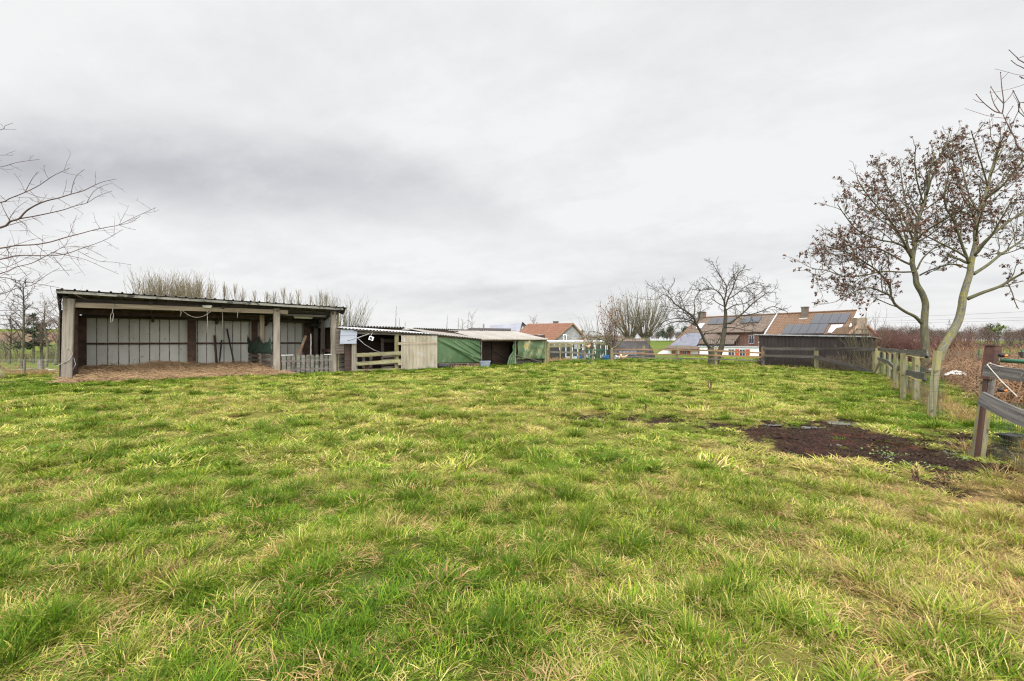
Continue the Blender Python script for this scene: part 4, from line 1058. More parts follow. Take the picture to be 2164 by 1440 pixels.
# loose things along the shelter
tr = thing('feed_trough', G2.p(.4, -.5, 0), 'grey-blue plastic trough standing at the dark doorway', 'trough')
a, b_ = Vector((xat(1015, 27.2), 27.2, 0)), Vector((xat(1037, 27.4), 27.4, 0)); d = (b_ - a); nn = Vector((-d.y, d.x, 0)).normalized() * .36
def trough(a, d, nn, h, s, th):
    q = []
    for z, k, ins in ((0, .09, 0), (h, 0, 0), (h, th, 0), (.03, .09 + th, 0)):
        u_ = d.normalized()
        q += [a + u_ * k + nn.normalized() * k + Zv * z, a + d - u_ * k + nn.normalized() * k + Zv * z, a + d + nn - u_ * k - nn.normalized() * k + Zv * z, a + nn + u_ * k - nn.normalized() * k + Zv * z]
    f = [(3, 2, 1, 0)] + [(r_ * 4 + i, r_ * 4 + (i + 1) % 4, r_ * 4 + 4 + (i + 1) % 4, r_ * 4 + 4 + i) for r_ in range(3) for i in range(4)] + [(12, 13, 14, 15)]
    return q, f
mb = MB(); mb.add(*trough(a, d, nn, .34, 0, .03)); mb.build('basin', M['zinc_blue'], tr)
mb = MB(); rim = [a, a + d, a + d + nn, a + nn, a]; mb.tube([q + Zv * .345 for q in rim], .02, 5); mb.build('rim', M['zinc_blue'], tr)
mb = MB(); pts = [G1.p(G1.tpx(922) + .95 * k / 8, -.28 + .05 * math.sin(k), .15 - .003 * k) for k in range(9)]; mb.tube(pts, [.1, .13, .14, .14, .14, .14, .135, .12, .06], 9); solo(mb, 'rolled_sheet', M['black'], 'fat roll of black plastic lying under the folded tarpaulin', 'plastic roll', None, True)
mb = MB(); px_ = .0; mb.slab(G1.p(-.6, -.14, 1.44), G1.u * .82, G1.v * .01, Zv * .70 + G1.u * .05 + G1.v * .0); mb.slab(G1.p(-.57, -.155, 1.86), G1.u * .82, G1.v * .008, Zv * .012); solo(mb, 'plastic_sheet', M['blue_white'], 'pale blue sheet panel hung at the left corner of the low shelter', 'panel')
mb = MB(); mb.tube([at(733, 721, 22.3), at(760, 713, 21.4), at(780, 706, 21.0)], .022, 6); solo(mb, 'metal_pole', M['zinc'], 'thin grey metal pole jutting from the blue panel over the gate', 'pole')
mb = MB(); mb.tube([at(755, 714, 22.6), at(770, 728, 22.7), at(790, 740, 22.9), at(812, 748, 23.2)], .016, 6); solo(mb, 'hose', M['galv'], 'grey hose sagging across the gated opening', 'hose', None, True)
fl = thing('flood_lamp', at(783, 713, 22.2), 'small white flood lamp above the mossy gate', 'lamp')
c = at(784, 714, 22.2); mb = MB(); mb.slab(c + Vector((-.11, -.05, -.09)), Vector((.2, 0, -.06)), Vector((.05, .0, .17)), Vector((0, .1, 0))); mb.build('housing', M['white_plastic'], fl)
mb = MB(); mb.slab(c + Vector((-.07, -.06, -.07)), Vector((.13, 0, -.04)), Vector((.035, .0, .12)), Vector((0, .012, 0))); mb.build('lens', M['glass'], fl)
mb = MB(); mb.tube([c, c + Vector((-.1, .3, .1)), c + Vector((-.1, .55, .25))], .018, 6); mb.build('bracket', M['galv'], fl)
# ------------------------------------------------------------------ fences
random.seed(31)
def fpost(root, x, y, zt, w_, m, lean=(0, 0), d_=None, zb=None, u=(1, 0, 0), name='post', wob=.03):
    z0 = z1(x, y) - .12 if zb is None else zb
    mb = MB(); mb.beam((x, y, z0), (x + lean[0], y + lean[1], zt), w_, d_ or w_, u, seg=5, wob=wob); return mb.build(name, m, root)
# rear fence: light posts, three brown rails
RF = [(1207, 34.5, 733), (1253, 34.4, 735), (1292.5, 34.4, 735), (1360, 34.0, 731), (1430.5, 32.2, 732), (1513, 29.2, 733), (1611.5, 28.0, 733.5)]
pts = [Vector((xat(px, Y), Y, H - (py - CY) / F * Y)) for px, Y, py in RF]
pts_rf = list(pts)
rf = thing('rail_fence', (pts[4].x, pts[4].y, 0), 'brown three-rail fence with yellowish posts across the far side of the paddock', 'fence')
for i, p in enumerate(pts[2:]): fpost(rf, p.x, p.y, p.z, .135, M['moss_wood'] if i else M['grey_wood'])
fpost(rf, pts[2].x + .14, pts[2].y, pts[2].z - .1, .11, M['moss_wood'])
rows = {2: ((738.5, 738.5), (747, 746.5), (755, 754)), 3: ((739, 739.5), (747.5, 750), (756, 757)), 4: ((739.5, 741), (749, 751), (757.5, 759)), 5: ((741, 746.5), (751, 755), (759, 762))}
for i, rr in rows.items():
    a, b_ = RF[i], RF[i + 1]
    for k, (ya, yb) in enumerate(rr):
        p0, p1 = at(a[0] - 3, ya, a[1] - .1), at(b_[0] + 3, yb, b_[1] - .1)
        mb = MB(); mb.beam(p0, p1, .035, .105 if k < 2 else .075, seg=5, wob=.05, sag=.015); mb.build('rail', M['rail_wood'] if k < 2 else M['grey_wood'], rf)
# older two-rail run in front of the aviary
of = thing('rail_fence', (pts[0].x, pts[0].y, 0), 'old greenish two-rail fence between the low shelter and the aviary', 'fence')
for p in (Vector((xat(1156, 31.9), 31.8, H + .05)), pts[0], pts[1]): fpost(of, p.x, p.y, p.z - .12, .15, M['moss_wood'])
for (xa, ya, Ya, xb, yb, Yb, h_) in ((1153, 733, 31.8, 1210, 731.5, 34.4, .15), (1155, 744, 31.8, 1210, 745.5, 34.4, .12), (1207, 745, 34.4, 1255, 750, 34.3, .12)):
    mb = MB(); mb.beam(at(xa, ya, Ya), at(xb, yb, Yb), .05, h_, seg=4, wob=.05); mb.build('rail', M['moss_wood'] if ya < 740 else M['grey_wood'], of)
# dark run in front of the brown shed, one rail fallen
df = thing('rail_fence', (15.4, 27.9, 0), 'dark tarred rail fence with one fallen rail in front of the brown clad shed', 'fence')
dp_ = [(1612.5, 27.9, 733), (1725, 25.2, 739), (1851, 21.9, 736)]
for i, (px, Y, py) in enumerate(dp_):
    x = xat(px, Y); fpost(df, x, Y, H - (py - CY) / F * Y, .17 if i < 2 else .22, M['moss_wood'] if i else M['grey_wood'])
fpost(df, xat(1610, 27.9), 27.82, H - 13.5 / F * 27.9, .12, M['rail_wood'], zb=.55)
for (xa, ya, Ya, xb, yb, Yb, h_) in ((1611, 737.5, 27.8, 1727, 738, 25.1, .16), (1723, 738, 25.1, 1850, 738, 21.8, .17), (1611, 752, 27.8, 1727, 754.5, 25.1, .15), (1722, 755, 25.05, 1846, 787, 21.9, .19)):
    mb = MB(); mb.beam(at(xa, ya, Ya), at(xb, yb, Yb), .05, h_, seg=5, wob=.05); mb.build('rail', M['dark_wood'], df)
# right-hand fence of close posts with two sagging boards and netting
sf = thing('paddock_fence', (12.2, 14.2, 0), 'close-set mossy posts with two wavy grey boards and wire netting beside the twin trunks', 'fence')
SPX = [(1856, 22.4, 733), (1869, 20.6, 737), (1880, 19.0, 738), (1893, 16.4, 740), (1913, 14.3, 742), (1934, 12.05, 743), (1972, 9.35, 742)]
SP3 = []
for i, (px, Y, py) in enumerate(SPX):
    x = xat(px - (6 if i == 6 else 1), Y); zt = H - (py - CY) / F * Y; ln = .17 if i == 6 else .03
    d_ = .092 if i < 6 else .105
    fpost(sf, x, Y, zt, d_, M['moss_wood'], lean=(ln, .02)); SP3.append(Vector((x + ln, Y, zt)))
for j, dx in ((4, -.1), (5, .25), (5, -.12)):
    p = SP3[j]; fpost(sf, p.x + dx, p.y + .25, p.z - .05, .09, M['moss_wood'])
def wavyboard(pl, w_, name, root, m, th=.03, tilt=.12, n=10):
    """board following a polyline (bottom edge sagging), broad face sideways"""
    vs = []; gs = []; fs = []; L = 0; off = random.random() * 40; K = len(pl)
    for i, p in enumerate(pl):
        if i: L += (pl[i] - pl[i - 1]).length
        d = (pl[min(i + 1, K - 1)] - pl[max(i - 1, 0)]).normalized(); sd = d.cross(Zv).normalized(); up = (sd.cross(d) + sd * tilt).normalized()
        for (a, b_) in ((-.5, -.5), (.5, -.5), (.5, .5), (-.5, .5)):
            vs.append(p + sd * th * a + up * w_ * b_); gs.append((L + off, b_ * w_, a * th + off))
    for i in range(K - 1):
        for k in range(4): a = i * 4 + k; b_ = i * 4 + (k + 1) % 4; fs.append((a, a + 4, b_ + 4, b_))
    fs += [(0, 1, 2, 3), (K * 4 - 1, K * 4 - 2, K * 4 - 3, K * 4 - 4)]
    return MB().add(vs, fs, gs).build(name, m, root)
def smooth_line(pl, k=5):
    out_ = []
    for i in range(len(pl) - 1):
        p0, p1, p2, p3 = pl[max(i - 1, 0)], pl[i], pl[i + 1], pl[min(i + 2, len(pl) - 1)]
        for j in range(k):
            t = j / k; out_.append(.5 * ((2 * p1) + (p2 - p0) * t + (2 * p0 - 5 * p1 + 4 * p2 - p3) * t * t + (3 * p1 - p0 - 3 * p2 + p3) * t ** 3))
    out_.append(pl[-1]); return out_
off_ = Vector((-.10, .06, 0))
up_ = [at(1862, 738.5, 21.3), at(1881, 740, 18.9), at(1893, 742, 16.3), at(1914, 744.5, 14.1), at(1934, 746, 12.0), at(1976, 747.5, 9.5)]
lo_ = [at(1862, 759, 21.3), at(1880, 764.5, 18.9), at(1892, 771, 16.3), at(1899, 777, 15.2), at(1914, 781, 14.1), at(1922, 785.5, 13.2), at(1934, 789, 12.0), at(1971, 797, 9.6)]
for pl, wd in ((up_, .16), (lo_, .165)):
    pl = smooth_line([p + off_ for p in pl]); 
    for q in pl: q.z += random.uniform(-.006, .006)
    wavyboard(pl, wd, 'board', sf, M['board'])
    cord = [p + Vector((-.05, -.03, -.05 * wd / .2 - .05)) + Zv * .02 * math.sin(i * 1.3) for i, p in enumerate(pl)]
    mb = MB(); mb.tube(cord, .008, 4); mb.build('cord', M['yellow_cord'], sf)
    for i in (5, 15, 25, len(pl) - 1):
        if i < len(pl): mb = MB(); c = cord[i]; mb.tube([c + Vector((-.05, -.02, 0)), c + Vector((.0, 0, .0)), c + Vector((.05, .03, 0))], [.015, .03, .02], 7); mb.build('insulator', M['black'], sf)
mb = MB(); mb.beam(at(1847, 787, 21.6), at(1862, 762, 21.1), .09, .09); mb.build('brace', M['moss_wood'], sf)
def netting(name, root, p0, p1, z0, z1_, step, rad, m, vstep=None, bulge=0, jit=.0, zb=None):
    """welded wire between two ground points"""
    p0 = Vector(p0); p1 = Vector(p1); d = p1 - p0; L = d.length; n = max(2, int(L / step)); nz = max(1, int((z1_ - z0) / (vstep or step)))
    nn_ = Vector((-d.y, d.x, 0)).normalized(); lines = []
    def P_(t, z): return p0 + d * t + Zv * (z + jit * math.sin(t * 17 + z * 5)) + nn_ * (bulge * math.sin(t * 9) * (.4 + z) + jit * math.sin(t * 31 + z * 9))
    for i in range(n + 1): lines.append(([P_(i / n, z0 + (z1_ - z0) * k / 3) for k in range(4)], [rad] * 4))
    mb = MB(); mb.tubes(lines, 3, False); lines = []
    for k in range(nz + 1): lines.append(([P_(i / 8, z0 + (z1_ - z0) * k / nz) for i in range(9)], [rad] * 9))
    mb.tubes(lines, 3, False); return mb.build(name, m, root)
for a, b_ in zip(SP3[:-1], SP3[1:]):
    netting('wire_mesh', sf, (a.x, a.y, 0), (b_.x, b_.y, 0), .02, .95, .1, .0022, M['wire'], bulge=.02)
p = SP3[-1]; netting('wire_mesh', sf, (p.x - .30, p.y - .12, 0), (p.x - .02, p.y - .10, 0), .02, 1.0, .075, .003, M['wire'], .1)
# near right fence
nf = thing('paddock_fence', (6.45, 6.3, 0), 'near leaning mossy post with rusty steel upright and two dark boards', 'fence')
mb = MB(); mb.beam((6.56, 6.42, -.1), (6.83, 6.48, 1.36), .115, .115, (1, .2, 0), seg=8, wob=.03); mb.build('post', M['moss_wood'], nf)
mb = MB(); mb.beam((6.46, 6.33, -.1), (6.705, 6.38, 1.525), .05, .05, (1, .3, 0)); mb.build('steel_upright', M['rust_paint'], nf)
mb = MB(); mb.slab((6.612, 6.28, 1.06), (.125, .03, 0), (-.03, .12, 0), (.083, .02, .462)); mb.build('steel_box', M['rust_paint'], nf)
mb = MB(); mb.slab((6.685, 6.285, 1.526), (.15, .04, 0), (-.04, .145, 0), (.004, 0, .018)); mb.build('cap', M['rust_paint'], nf)
mb = MB(); mb.beam((6.60, 6.30, .75), (6.74, 6.34, 1.37), .06, .05, (1, .2, 0), seg=3, wob=.05); mb.build('wood_strip', M['grey_wood'], nf)
fd = Vector((-.50, -.86, 0))
b0 = at(2072, 782, 6.1); mb_pl = [b0 + Vector((-.05, -.10, 0)), b0 + Vector((-.02, -.14, 0)) + fd * .9 + Zv * -.005, b0 + fd * 2.0 + Vector((0, -.12, -.03)), b0 + fd * 3.0 + Vector((0, -.12, -.03))]
wavyboard(smooth_line(mb_pl), .14, 'board', nf, M['board'], .03, -.15)
b1 = at(2066, 840, 5.98); mb_pl = [b1 + Vector((0, -.04, .0)), b1 + fd * .55 + Vector((0, -.04, -.055)), b1 + fd * 1.3 + Vector((0, -.04, -.10)), b1 + fd * 3.0 + Vector((0, -.05, -.15))]
wavyboard(smooth_line(mb_pl), .165, 'board', nf, M['board'], .03, -.3)
q0 = b0 + Vector((-.12, -.2, .08)); q1 = b1 + fd * .95 + Vector((0, -.08, .12))
mb = MB(); mb.tube([b0 + Vector((.15, .0, .02)), b0 + Vector((-.02, -.15, .10)), q0, q0 + (q1 - q0) * .5 + Vector((0, 0, -.015)), q1], .0065, 6); mb.build('cord', M['rope'], nf, True)
mb = MB(); mb.tube([b0 + Vector((-.08, -.18, .1)), b0 + fd * .2 + Vector((0, -.17, .065)), b0 + fd * .8 + Vector((0, -.17, .03)), b0 + fd * 2.2 + Vector((0, -.17, .03))], .006, 6); mb.build('cord', M['rope'], nf, True)
for c in (Vector((6.68, 6.2, 1.40)), Vector((6.62, 6.15, .93))):
    mb = MB(); mb.tube([c + Vector((-.03, .03, .0)), c, c + Vector((.03, -.03, 0))], [.016, .03, .016], 8); mb.build('insulator', M['black'], nf, True)
    mb = MB(); mb.tube([c + Vector((.0, -.03, -.01)), c + Vector((.02, -.05, 0))], .015, 7); mb.build('insulator', M['insul'], nf, True)
fpost(nf, 6.55 + fd.x * 3.05, 6.3 + fd.y * 3.05, 1.3, .15, M['moss_wood'])
netting('wire_mesh', nf, (6.62, 6.28, 0), (6.62 + fd.x * 3.0, 6.28 + fd.y * 3.0, 0), .02, .80, .055, .0022, M['wire'], .085, bulge=.05, jit=.008)
mb = MB(); mb.tube([at(2112, 762, 6.6), at(2230, 768, 6.0)], .028, 8); tag(mb.build('green_pole', M['green_post'], None, True), 'green pole lying along the top of the near fence board', 'pole')
# far wire fence on the right
wf = thing('wire_fence', (26, 25, -.3), 'low wire fence on green metal posts beyond the bramble bank', 'fence')
wp = [(1985, 27.5), (2069.5, 25.5), (2160, 24), (2260, 22)]
for px, Y in wp:
    x = xat(px, Y); mb = MB(); mb.beam((x, Y, -.6), (x, Y, H - (739 - CY) / F * Y), .065, .065); mb.build('post', M['green_post'], wf)
for (a, ya), (b_, yb) in zip(wp[:-1], wp[1:]):
    netting('wire_mesh', wf, (xat(a, ya), ya, 0), (xat(b_, yb), yb, 0), -.2, .95, .12, .004, M['galv'], .12)
fp = thing('fence_stump', (29, 26, 0), 'dark square timber post standing beyond the near fence boards', 'post'); fpost(fp, xat(2161, 22), 22, 1.05, .22, M['dark_wood'])
# left wire fence
lf = thing('wire_fence', (-20, 21, 0), 'slack wire fence along the lawn edge left of the open shed', 'fence')
for px, Y in ((-120, 20.2), (-40, 20.6), (52, 21.0), (128, 21.6)):
    x = xat(px, Y); mb = MB(); mb.beam((x, Y, -.6), (x, Y, .72), .07, .07); mb.build('post', M['grey_wood'], lf)
netting('wire_mesh', lf, (xat(-120, 20.2), 20.2, 0), (xat(128, 21.6), 21.6, 0), -.3, .66, .14, .004, M['galv'], .13)
mb = MB(); mb.tube([Vector((xat(-130, 20.2), 20.2, .7)), Vector((xat(128, 21.6), 21.6, .71))], .006, 4); mb.build('top_wire', M['galv'], lf)

# ------------------------------------------------------------------ brown clad shed
random.seed(8)
a, b_ = Vector((xat(1604, 29.6), 29.6, 0)), Vector((xat(1836, 24.6), 24.6, 0)); d = (b_ - a); nn_ = Vector((-d.y, d.x, 0)).normalized(); dn = d.normalized()
cs = thing('clad_shed', a, 'long low shed clad in dark brown seamed sheets behind the tarred fence', 'shed')
zl, zr = H + 13 / F * 29.6, H + 8.6 / F * 24.6
MB().corr(a - Zv * .3, d, Zv * (zl + .27), 27, .03, 'seam', .01).build('front_wall', M['clad'], cs)
mb = MB(); mb.corr(b_ - Zv * .3 + nn_ * .02, nn_ * .95, Zv * (zr + .25), 4, .02, 'seam', .01); mb.build('end_wall', M['clad'], cs)
mb = MB(); mb.corr(a - Zv * .3 + nn_ * .02, nn_ * .95, Zv * (zr + .25), 4, .02, 'seam', .01); mb.build('end_wall', M['clad'], cs)
e0, e1 = a - dn * .28 - nn_ * .12, b_ + dn * .15 - nn_ * .12; e0.z, e1.z = zl, zr
MB().corr(e0, e1 - e0, nn_ * 1.3 - Zv * .10, 40, .02, 'sine', .02).build('roof', M['zinc'], cs)
mb = MB(); mb.slab(e0 - Zv * .045 - nn_ * .02, e1 - e0, nn_ * .02, Zv * .07); mb.build('edge_trim', M['zinc'], cs)
ob = netting('garden_net', None, (xat(1849, 22.6), 22.6, 0), (xat(1858, 22.3), 22.3, 0), 0, 1.2, .03, .006, M['green_post'], .03, bulge=.06); tag(ob, 'bundle of dark green netting at the corner of the tarred fence', 'net')

# ------------------------------------------------------------------ farmhouse
def frame(o, U, V):     # local frame: U along, V away from the camera, W up
    return lambda u, v, w_: o + U * u + V * v + Zv * w_
def prismroof(mb, f, u0, u1, v0, z0, v1, zr, th=.1, over=0):
    o = f(u0, v0, z0); mb.slab(o, f(u1, v0, z0) - o, f(u0, v1, zr) - o, Vector((0, 0, -th)), 0)
fa, fb = Vector((28.7, 70, 0)), Vector((40.2, 53, 0)); U_ = (fb - fa).normalized(); V_ = Vector((-U_.y, U_.x, 0)); HL = (fb - fa).length
hf = frame(fa, U_, V_)           # u along the ridge, v behind the ridge; negative v towards us
ho = thing('farmhouse', hf(10, -5, -1.4), 'long white farmhouse with tiled roof, solar panels and orange-red shutters', 'house')
RZ, EZ, W2 = 5.1, .78, 5.2
def rz(v): return RZ + (RZ - EZ) / W2 * v     # front slope (v<0)
mb = MB(); mb.slab(hf(-1.4, -W2 + .25, -2.2), U_ * (HL + 1.2), V_ * .3, Zv * 2.95); mb.build('front_wall', M['render_white'], ho)
mb = MB(); mb.slab(hf(-1.4, W2 - .5, -2.2), U_ * (HL + 1.2), V_ * .3, Zv * 2.95); mb.build('rear_wall', M['render_white'], ho)
for u, nm in ((-.05, 'gable_wall'), (HL - .35, 'gable_wall')):
    mb = MB(); pr = [hf(u, -W2 + .2, -2.2), hf(u, W2 - .2, -2.2), hf(u, W2 - .2, EZ - .05), hf(u, 0, RZ - .12), hf(u, -W2 + .2, EZ - .05)]
    q = pr + [p + U_ * .35 for p in pr]; mb.add(q, [(0, 1, 2, 3, 4), (9, 8, 7, 6, 5)] + [(i, i + 5, (i + 1) % 5 + 5, (i + 1) % 5) for i in range(5)]); mb.build(nm, M['render_white'], ho)
mb = MB(); mb.slab(hf(11.6, -W2 - .15, rz(-W2 - .15)), U_ * (HL - 11.65), hf(11.6, 0, RZ) - hf(11.6, -W2 - .15, rz(-W2 - .15)), Vector((0, 0, -.12)), 0); mb.build('roof', M['tile'], ho)
mb = MB(); mb.slab(hf(-.15, -W2 * .55, rz(-W2 * .55)), U_ * 11.73, hf(0, 0, RZ) - hf(0, -W2 * .55, rz(-W2 * .55)), Vector((0, 0, -.12)), 0); mb.build('roof', M['tile_grey'], ho)
mb = MB(); mb.slab(hf(-.15, W2 + .1, EZ - .1), U_ * HL, hf(0, 0, RZ) - hf(0, W2 + .1, EZ - .1), Vector((0, 0, -.12)), 0); mb.build('roof', M['tile'], ho)
mb = MB(); mb.tube([hf(-.15, 0, RZ + .02), hf(HL - .05, 0, RZ + .02)], .11, 8); mb.build('ridge', M['tile'], ho)
mb = MB(); mb.slab(hf(11.55, -W2 * .9, rz(-W2 * .9) + .05), U_ * .14, hf(0, 0, RZ) - hf(0, -W2 * .9, rz(-W2 * .9)), Zv * .1); mb.build('flashing', M['lead'], ho)
# hipped lower-left roof of pale slates with tiled eave and white lean-to
mb = MB(); q = [hf(-1.3, -W2 - .1, .86), hf(3.2, -W2 - .1, .86), hf(2.8, -W2 * .55, rz(-W2 * .55) - .03), hf(-.2, -W2 * .55, rz(-W2 * .55) - .03)]
mb.add(q + [p - Zv * .1 for p in q], [(0, 1, 2, 3), (7, 6, 5, 4), (0, 4, 5, 1), (1, 5, 6, 2), (2, 6, 7, 3), (3, 7, 4, 0)]); mb.build('slate_roof', M['slate'], ho)
mb = MB(); q = [hf(-1.3, -W2 - .1, .86), hf(-.2, -W2 * .55, rz(-W2 * .55) - .03), hf(-.2, 0, RZ), hf(-1.6, 2, .86)]
mb.add(q + [p - Zv * .1 for p in q], [(0, 1, 2, 3), (7, 6, 5, 4), (0, 4, 5, 1), (1, 5, 6, 2), (2, 6, 7, 3), (3, 7, 4, 0)]); mb.build('hip_roof', M['tile'], ho)
mb = MB(); mb.slab(hf(-1.7, -W2 - .75, .42), U_ * 5.6, hf(0, -W2 - .1, .84) - hf(0, -W2 - .75, .42), Vector((0, 0, -.09)), 0); mb.build('eave_tiles', M['tile_grey'], ho)
mb = MB(); q = [hf(-4.4, -W2 + .2, -2.2), hf(-1.3, -W2 + .2, -2.2), hf(-1.3, -W2 + .2, .85), hf(-4.4, -W2 + .2, -.75)]; mb.add(q + [p + V_ * .3 for p in q], [(0, 1, 2, 3), (7, 6, 5, 4), (0, 4, 5, 1), (1, 5, 6, 2), (2, 6, 7, 3), (3, 7, 4, 0)]); mb.build('wing_wall', M['render_white'], ho)
# flat terrace wing in the middle with railing, and the upper storey behind it
mb = MB(); mb.slab(hf(3.9, -W2 - .45, -2.2), U_ * 9.6, V_ * .3, Zv * 2.9); mb.build('wing_wall', M['render_white'], ho)
mb = MB(); mb.slab(hf(3.8, -W2 - .6, .70), U_ * 9.8, V_ * 3.2, Zv * .16); mb.build('terrace_roof', M['lead'], ho)
mb = MB(); mb.slab(hf(3.9, -W2 - .55, 1.78), U_ * 9.4, V_ * .05, Zv * .06)
for k in range(34): mb.slab(hf(3.92 + k * .28, -W2 - .54, .86), U_ * .035, V_ * .035, Zv * .94)
mb.build('railing', M['dark_wood'], ho)
mb = MB(); mb.slab(hf(5.2, -2.9, .8), U_ * 6.0, V_ * .25, Zv * 2.15); mb.build('upper_wall', M['brick'], ho)
mb = MB(); mb.slab(hf(5.0, -3.3, 2.75), U_ * 6.3, hf(5, -.6, 4.35) - hf(5, -3.3, 2.75), Vector((0, 0, -.1)), 0); mb.build('dormer_roof', M['tile_grey'], ho)
mb = MB(); mb.slab(hf(3.0, -4.7, 1.15), U_ * 5.2, hf(0, -2.8, 2.6) - hf(0, -4.7, 1.15), Vector((0, 0, -.1)), 0); mb.build('lower_roof', M['tile_grey'], ho)
def win(f, u, v, z, w_, h_, par, fm='white_plastic', gm_='glass', nm='window', Vd=None, Ud=None):
    Vd = Vd or V_; Ud = Ud or U_; o = f(u, v, z); fr = .07
    mb = MB(); mb.slab(o, Ud * w_, Vd * .06, Zv * fr); mb.slab(o + Zv * (h_ - fr), Ud * w_, Vd * .06, Zv * fr)
    mb.slab(o + Zv * fr, Ud * fr, Vd * .06, Zv * (h_ - 2 * fr)); mb.slab(o + Ud * (w_ - fr) + Zv * fr, Ud * fr, Vd * .06, Zv * (h_ - 2 * fr)); mb.slab(o + Ud * (w_ / 2 - .03) + Zv * fr, Ud * .06, Vd * .06, Zv * (h_ - 2 * fr))
    wn = mb.build(nm, M[fm], par); mb = MB(); mb.slab(o + Vd * .025 + Zv * fr + Ud * fr, Ud * (w_ - 2 * fr), Vd * .02, Zv * (h_ - 2 * fr)); mb.build('pane', M[gm_], wn); return wn
for u in (6.6, 9.4): win(hf, u, -2.98, 1.15, .7, 1.2, ho, 'lead')
# ground-floor openings: shutters and windows along the white walls
wy = -W2 + .17
for u, wv in ((.25, wy), (1.5, wy), (3.35, wy), (5.55, -W2 - .5), (6.55, -W2 - .5), (9.1, -W2 - .5), (10.5, -W2 - .5)):
    mb = MB(); mb.slab(hf(u, wv - .05, -.72), U_ * .5, V_ * .05, Zv * 1.2); mb.build('shutter', M['shutter'], ho)
for u, wv, w_ in ((.8, wy, .65), (4.0, wy, .5), (8.15, -W2 - .5, .85), (9.65, -W2 - .5, .8)): win(hf, u, wv - .04, -.72, w_, 1.2, ho, 'lead')
mb = MB(); mb.slab(hf(-1.1, wy - .04, -1.5), U_ * .7, V_ * .05, Zv * 1.95); mb.build('wooden_door', M['rail_wood'], ho)
mb = MB(); mb.slab(hf(6.0, -W2 - .52, -2.2), U_ * 7.4, V_ * .05, Zv * .95); mb.build('plinth', M['conc'], ho)
# solar panels and skylights lying on the slope
sl_ = (hf(0, 0, RZ) - hf(0, -W2, EZ)); SLn = sl_.normalized(); nrm = U_.cross(SLn).normalized()
if nrm.z < 0: nrm = -nrm
def onroof(u, s): return hf(u, 0, RZ) - SLn * s + nrm * .06      # s metres down from the ridge
def panel(u, s, w_, h_, name, m, th=.05):
    o = onroof(u, s + h_); mb = MB(); mb.slab(o, U_ * w_, SLn * h_, nrm * th, 0); return mb.build(name, M[m], ho)
for k in range(4): panel(16.35 + k * .94, .55, .91, 1.85, 'solar_panel', 'solar')
for k in range(5): panel(13.7 + k * .94, 2.45, .91, 1.85, 'solar_panel', 'solar')
for k in range(3): panel(2.4 + k * 1.3, .45, 1.25, 1.4, 'solar_panel', 'solar')
for k in range(2): panel(7.3 + k * 1.3, .5, 1.25, 1.3, 'solar_panel', 'solar')
def skylight(u, s, w_, h_):
    o = onroof(u, s + h_); mb = MB(); mb.slab(o, U_ * w_, SLn * h_, nrm * .08, 0); k = mb.build('skylight', M['lead'], ho)
    mb = MB(); mb.slab(o + U_ * .12 + SLn * .14 + nrm * .083, U_ * (w_ - .24), SLn * (h_ - .26), nrm * .02, 0); mb.build('pane', M['skyglass'], k)
skylight(18.75, 2.75, 1.15, 1.45); skylight(1.0, 1.6, .9, 1.2)
def chimney(f, u, v, z0, z1_, w_, d_, par, Ud, Vd, m='brick', cap=True):
    mb = MB(); mb.slab(f(u, v, z0), Ud * w_, Vd * d_, Zv * (z1_ - z0), 0)
    c_ = mb.build('chimney', M[m], par)
    if cap: mb = MB(); mb.slab(f(u, v, z1_) - Ud * .06 - Vd * .06, Ud * (w_ + .12), Vd * (d_ + .12), Zv * .12, 0); mb.build('cap', M[m], c_)
    return c_
chimney(hf, 14.85, -.75, RZ - 1.2, RZ + .62, .62, .6, ho, U_, V_)
mb = MB(); mb.slab(hf(14.72, -1.0, rz(-1.0) + .02), U_ * .9, V_ * .12, Zv * .12); mb.build('flashing', M['lead'], ho)
chimney(hf, .1, -.4, RZ - 1.0, RZ + .75, .9, .8, ho, U_, V_)
# brick outbuilding with gable chimney at the right end of the farmhouse
bo = thing('brick_outbuilding', at(1825, 760, 47), 'old pale brick gable with squat chimney and orange brick edges', 'outbuilding')
YB = 46; pk = at(1821, 689, YB); lf_ = at(1788, 712, YB); rt_ = at(1884, 738, YB)
gl = Vector((lf_.x, YB, -1.5)); gr_ = Vector((rt_.x, YB, -1.5)); q = [gl, gr_, rt_, pk + Vector((.55, 0, 0)), pk - Vector((.55, 0, 0)), lf_]
Vb = Vector((.35, .94, 0)); mb = MB(); gco = [(p.x, p.z, 0) for p in q]; gco2 = [(p.x, p.z, .3) for p in q]
mb.add(q + [p + Vb * .35 for p in q], [(5, 4, 3, 2, 1, 0), (6, 7, 8, 9, 10, 11)] + [(i, (i + 1) % 6, (i + 1) % 6 + 6, i + 6) for i in range(6)], gco + gco2); mb.build('gable_wall', M['brick_old'], bo)
for (a1, b1_) in ((lf_, pk - Vector((.5, 0, .0))), (pk + Vector((.5, 0, 0)), rt_)):
    mb = MB(); mb.beam(a1 + Vector((0, -.05, 0)), b1_ + Vector((0, -.05, 0)), .3, .16); mb.build('brick_edge', M['brick_cap'], bo)
    mb = MB(); mb.slab(a1 + Vb * .3, b1_ - a1, Vb * 6, Vector((0, 0, -.1)), 0); mb.build('roof', M['tile'], bo)
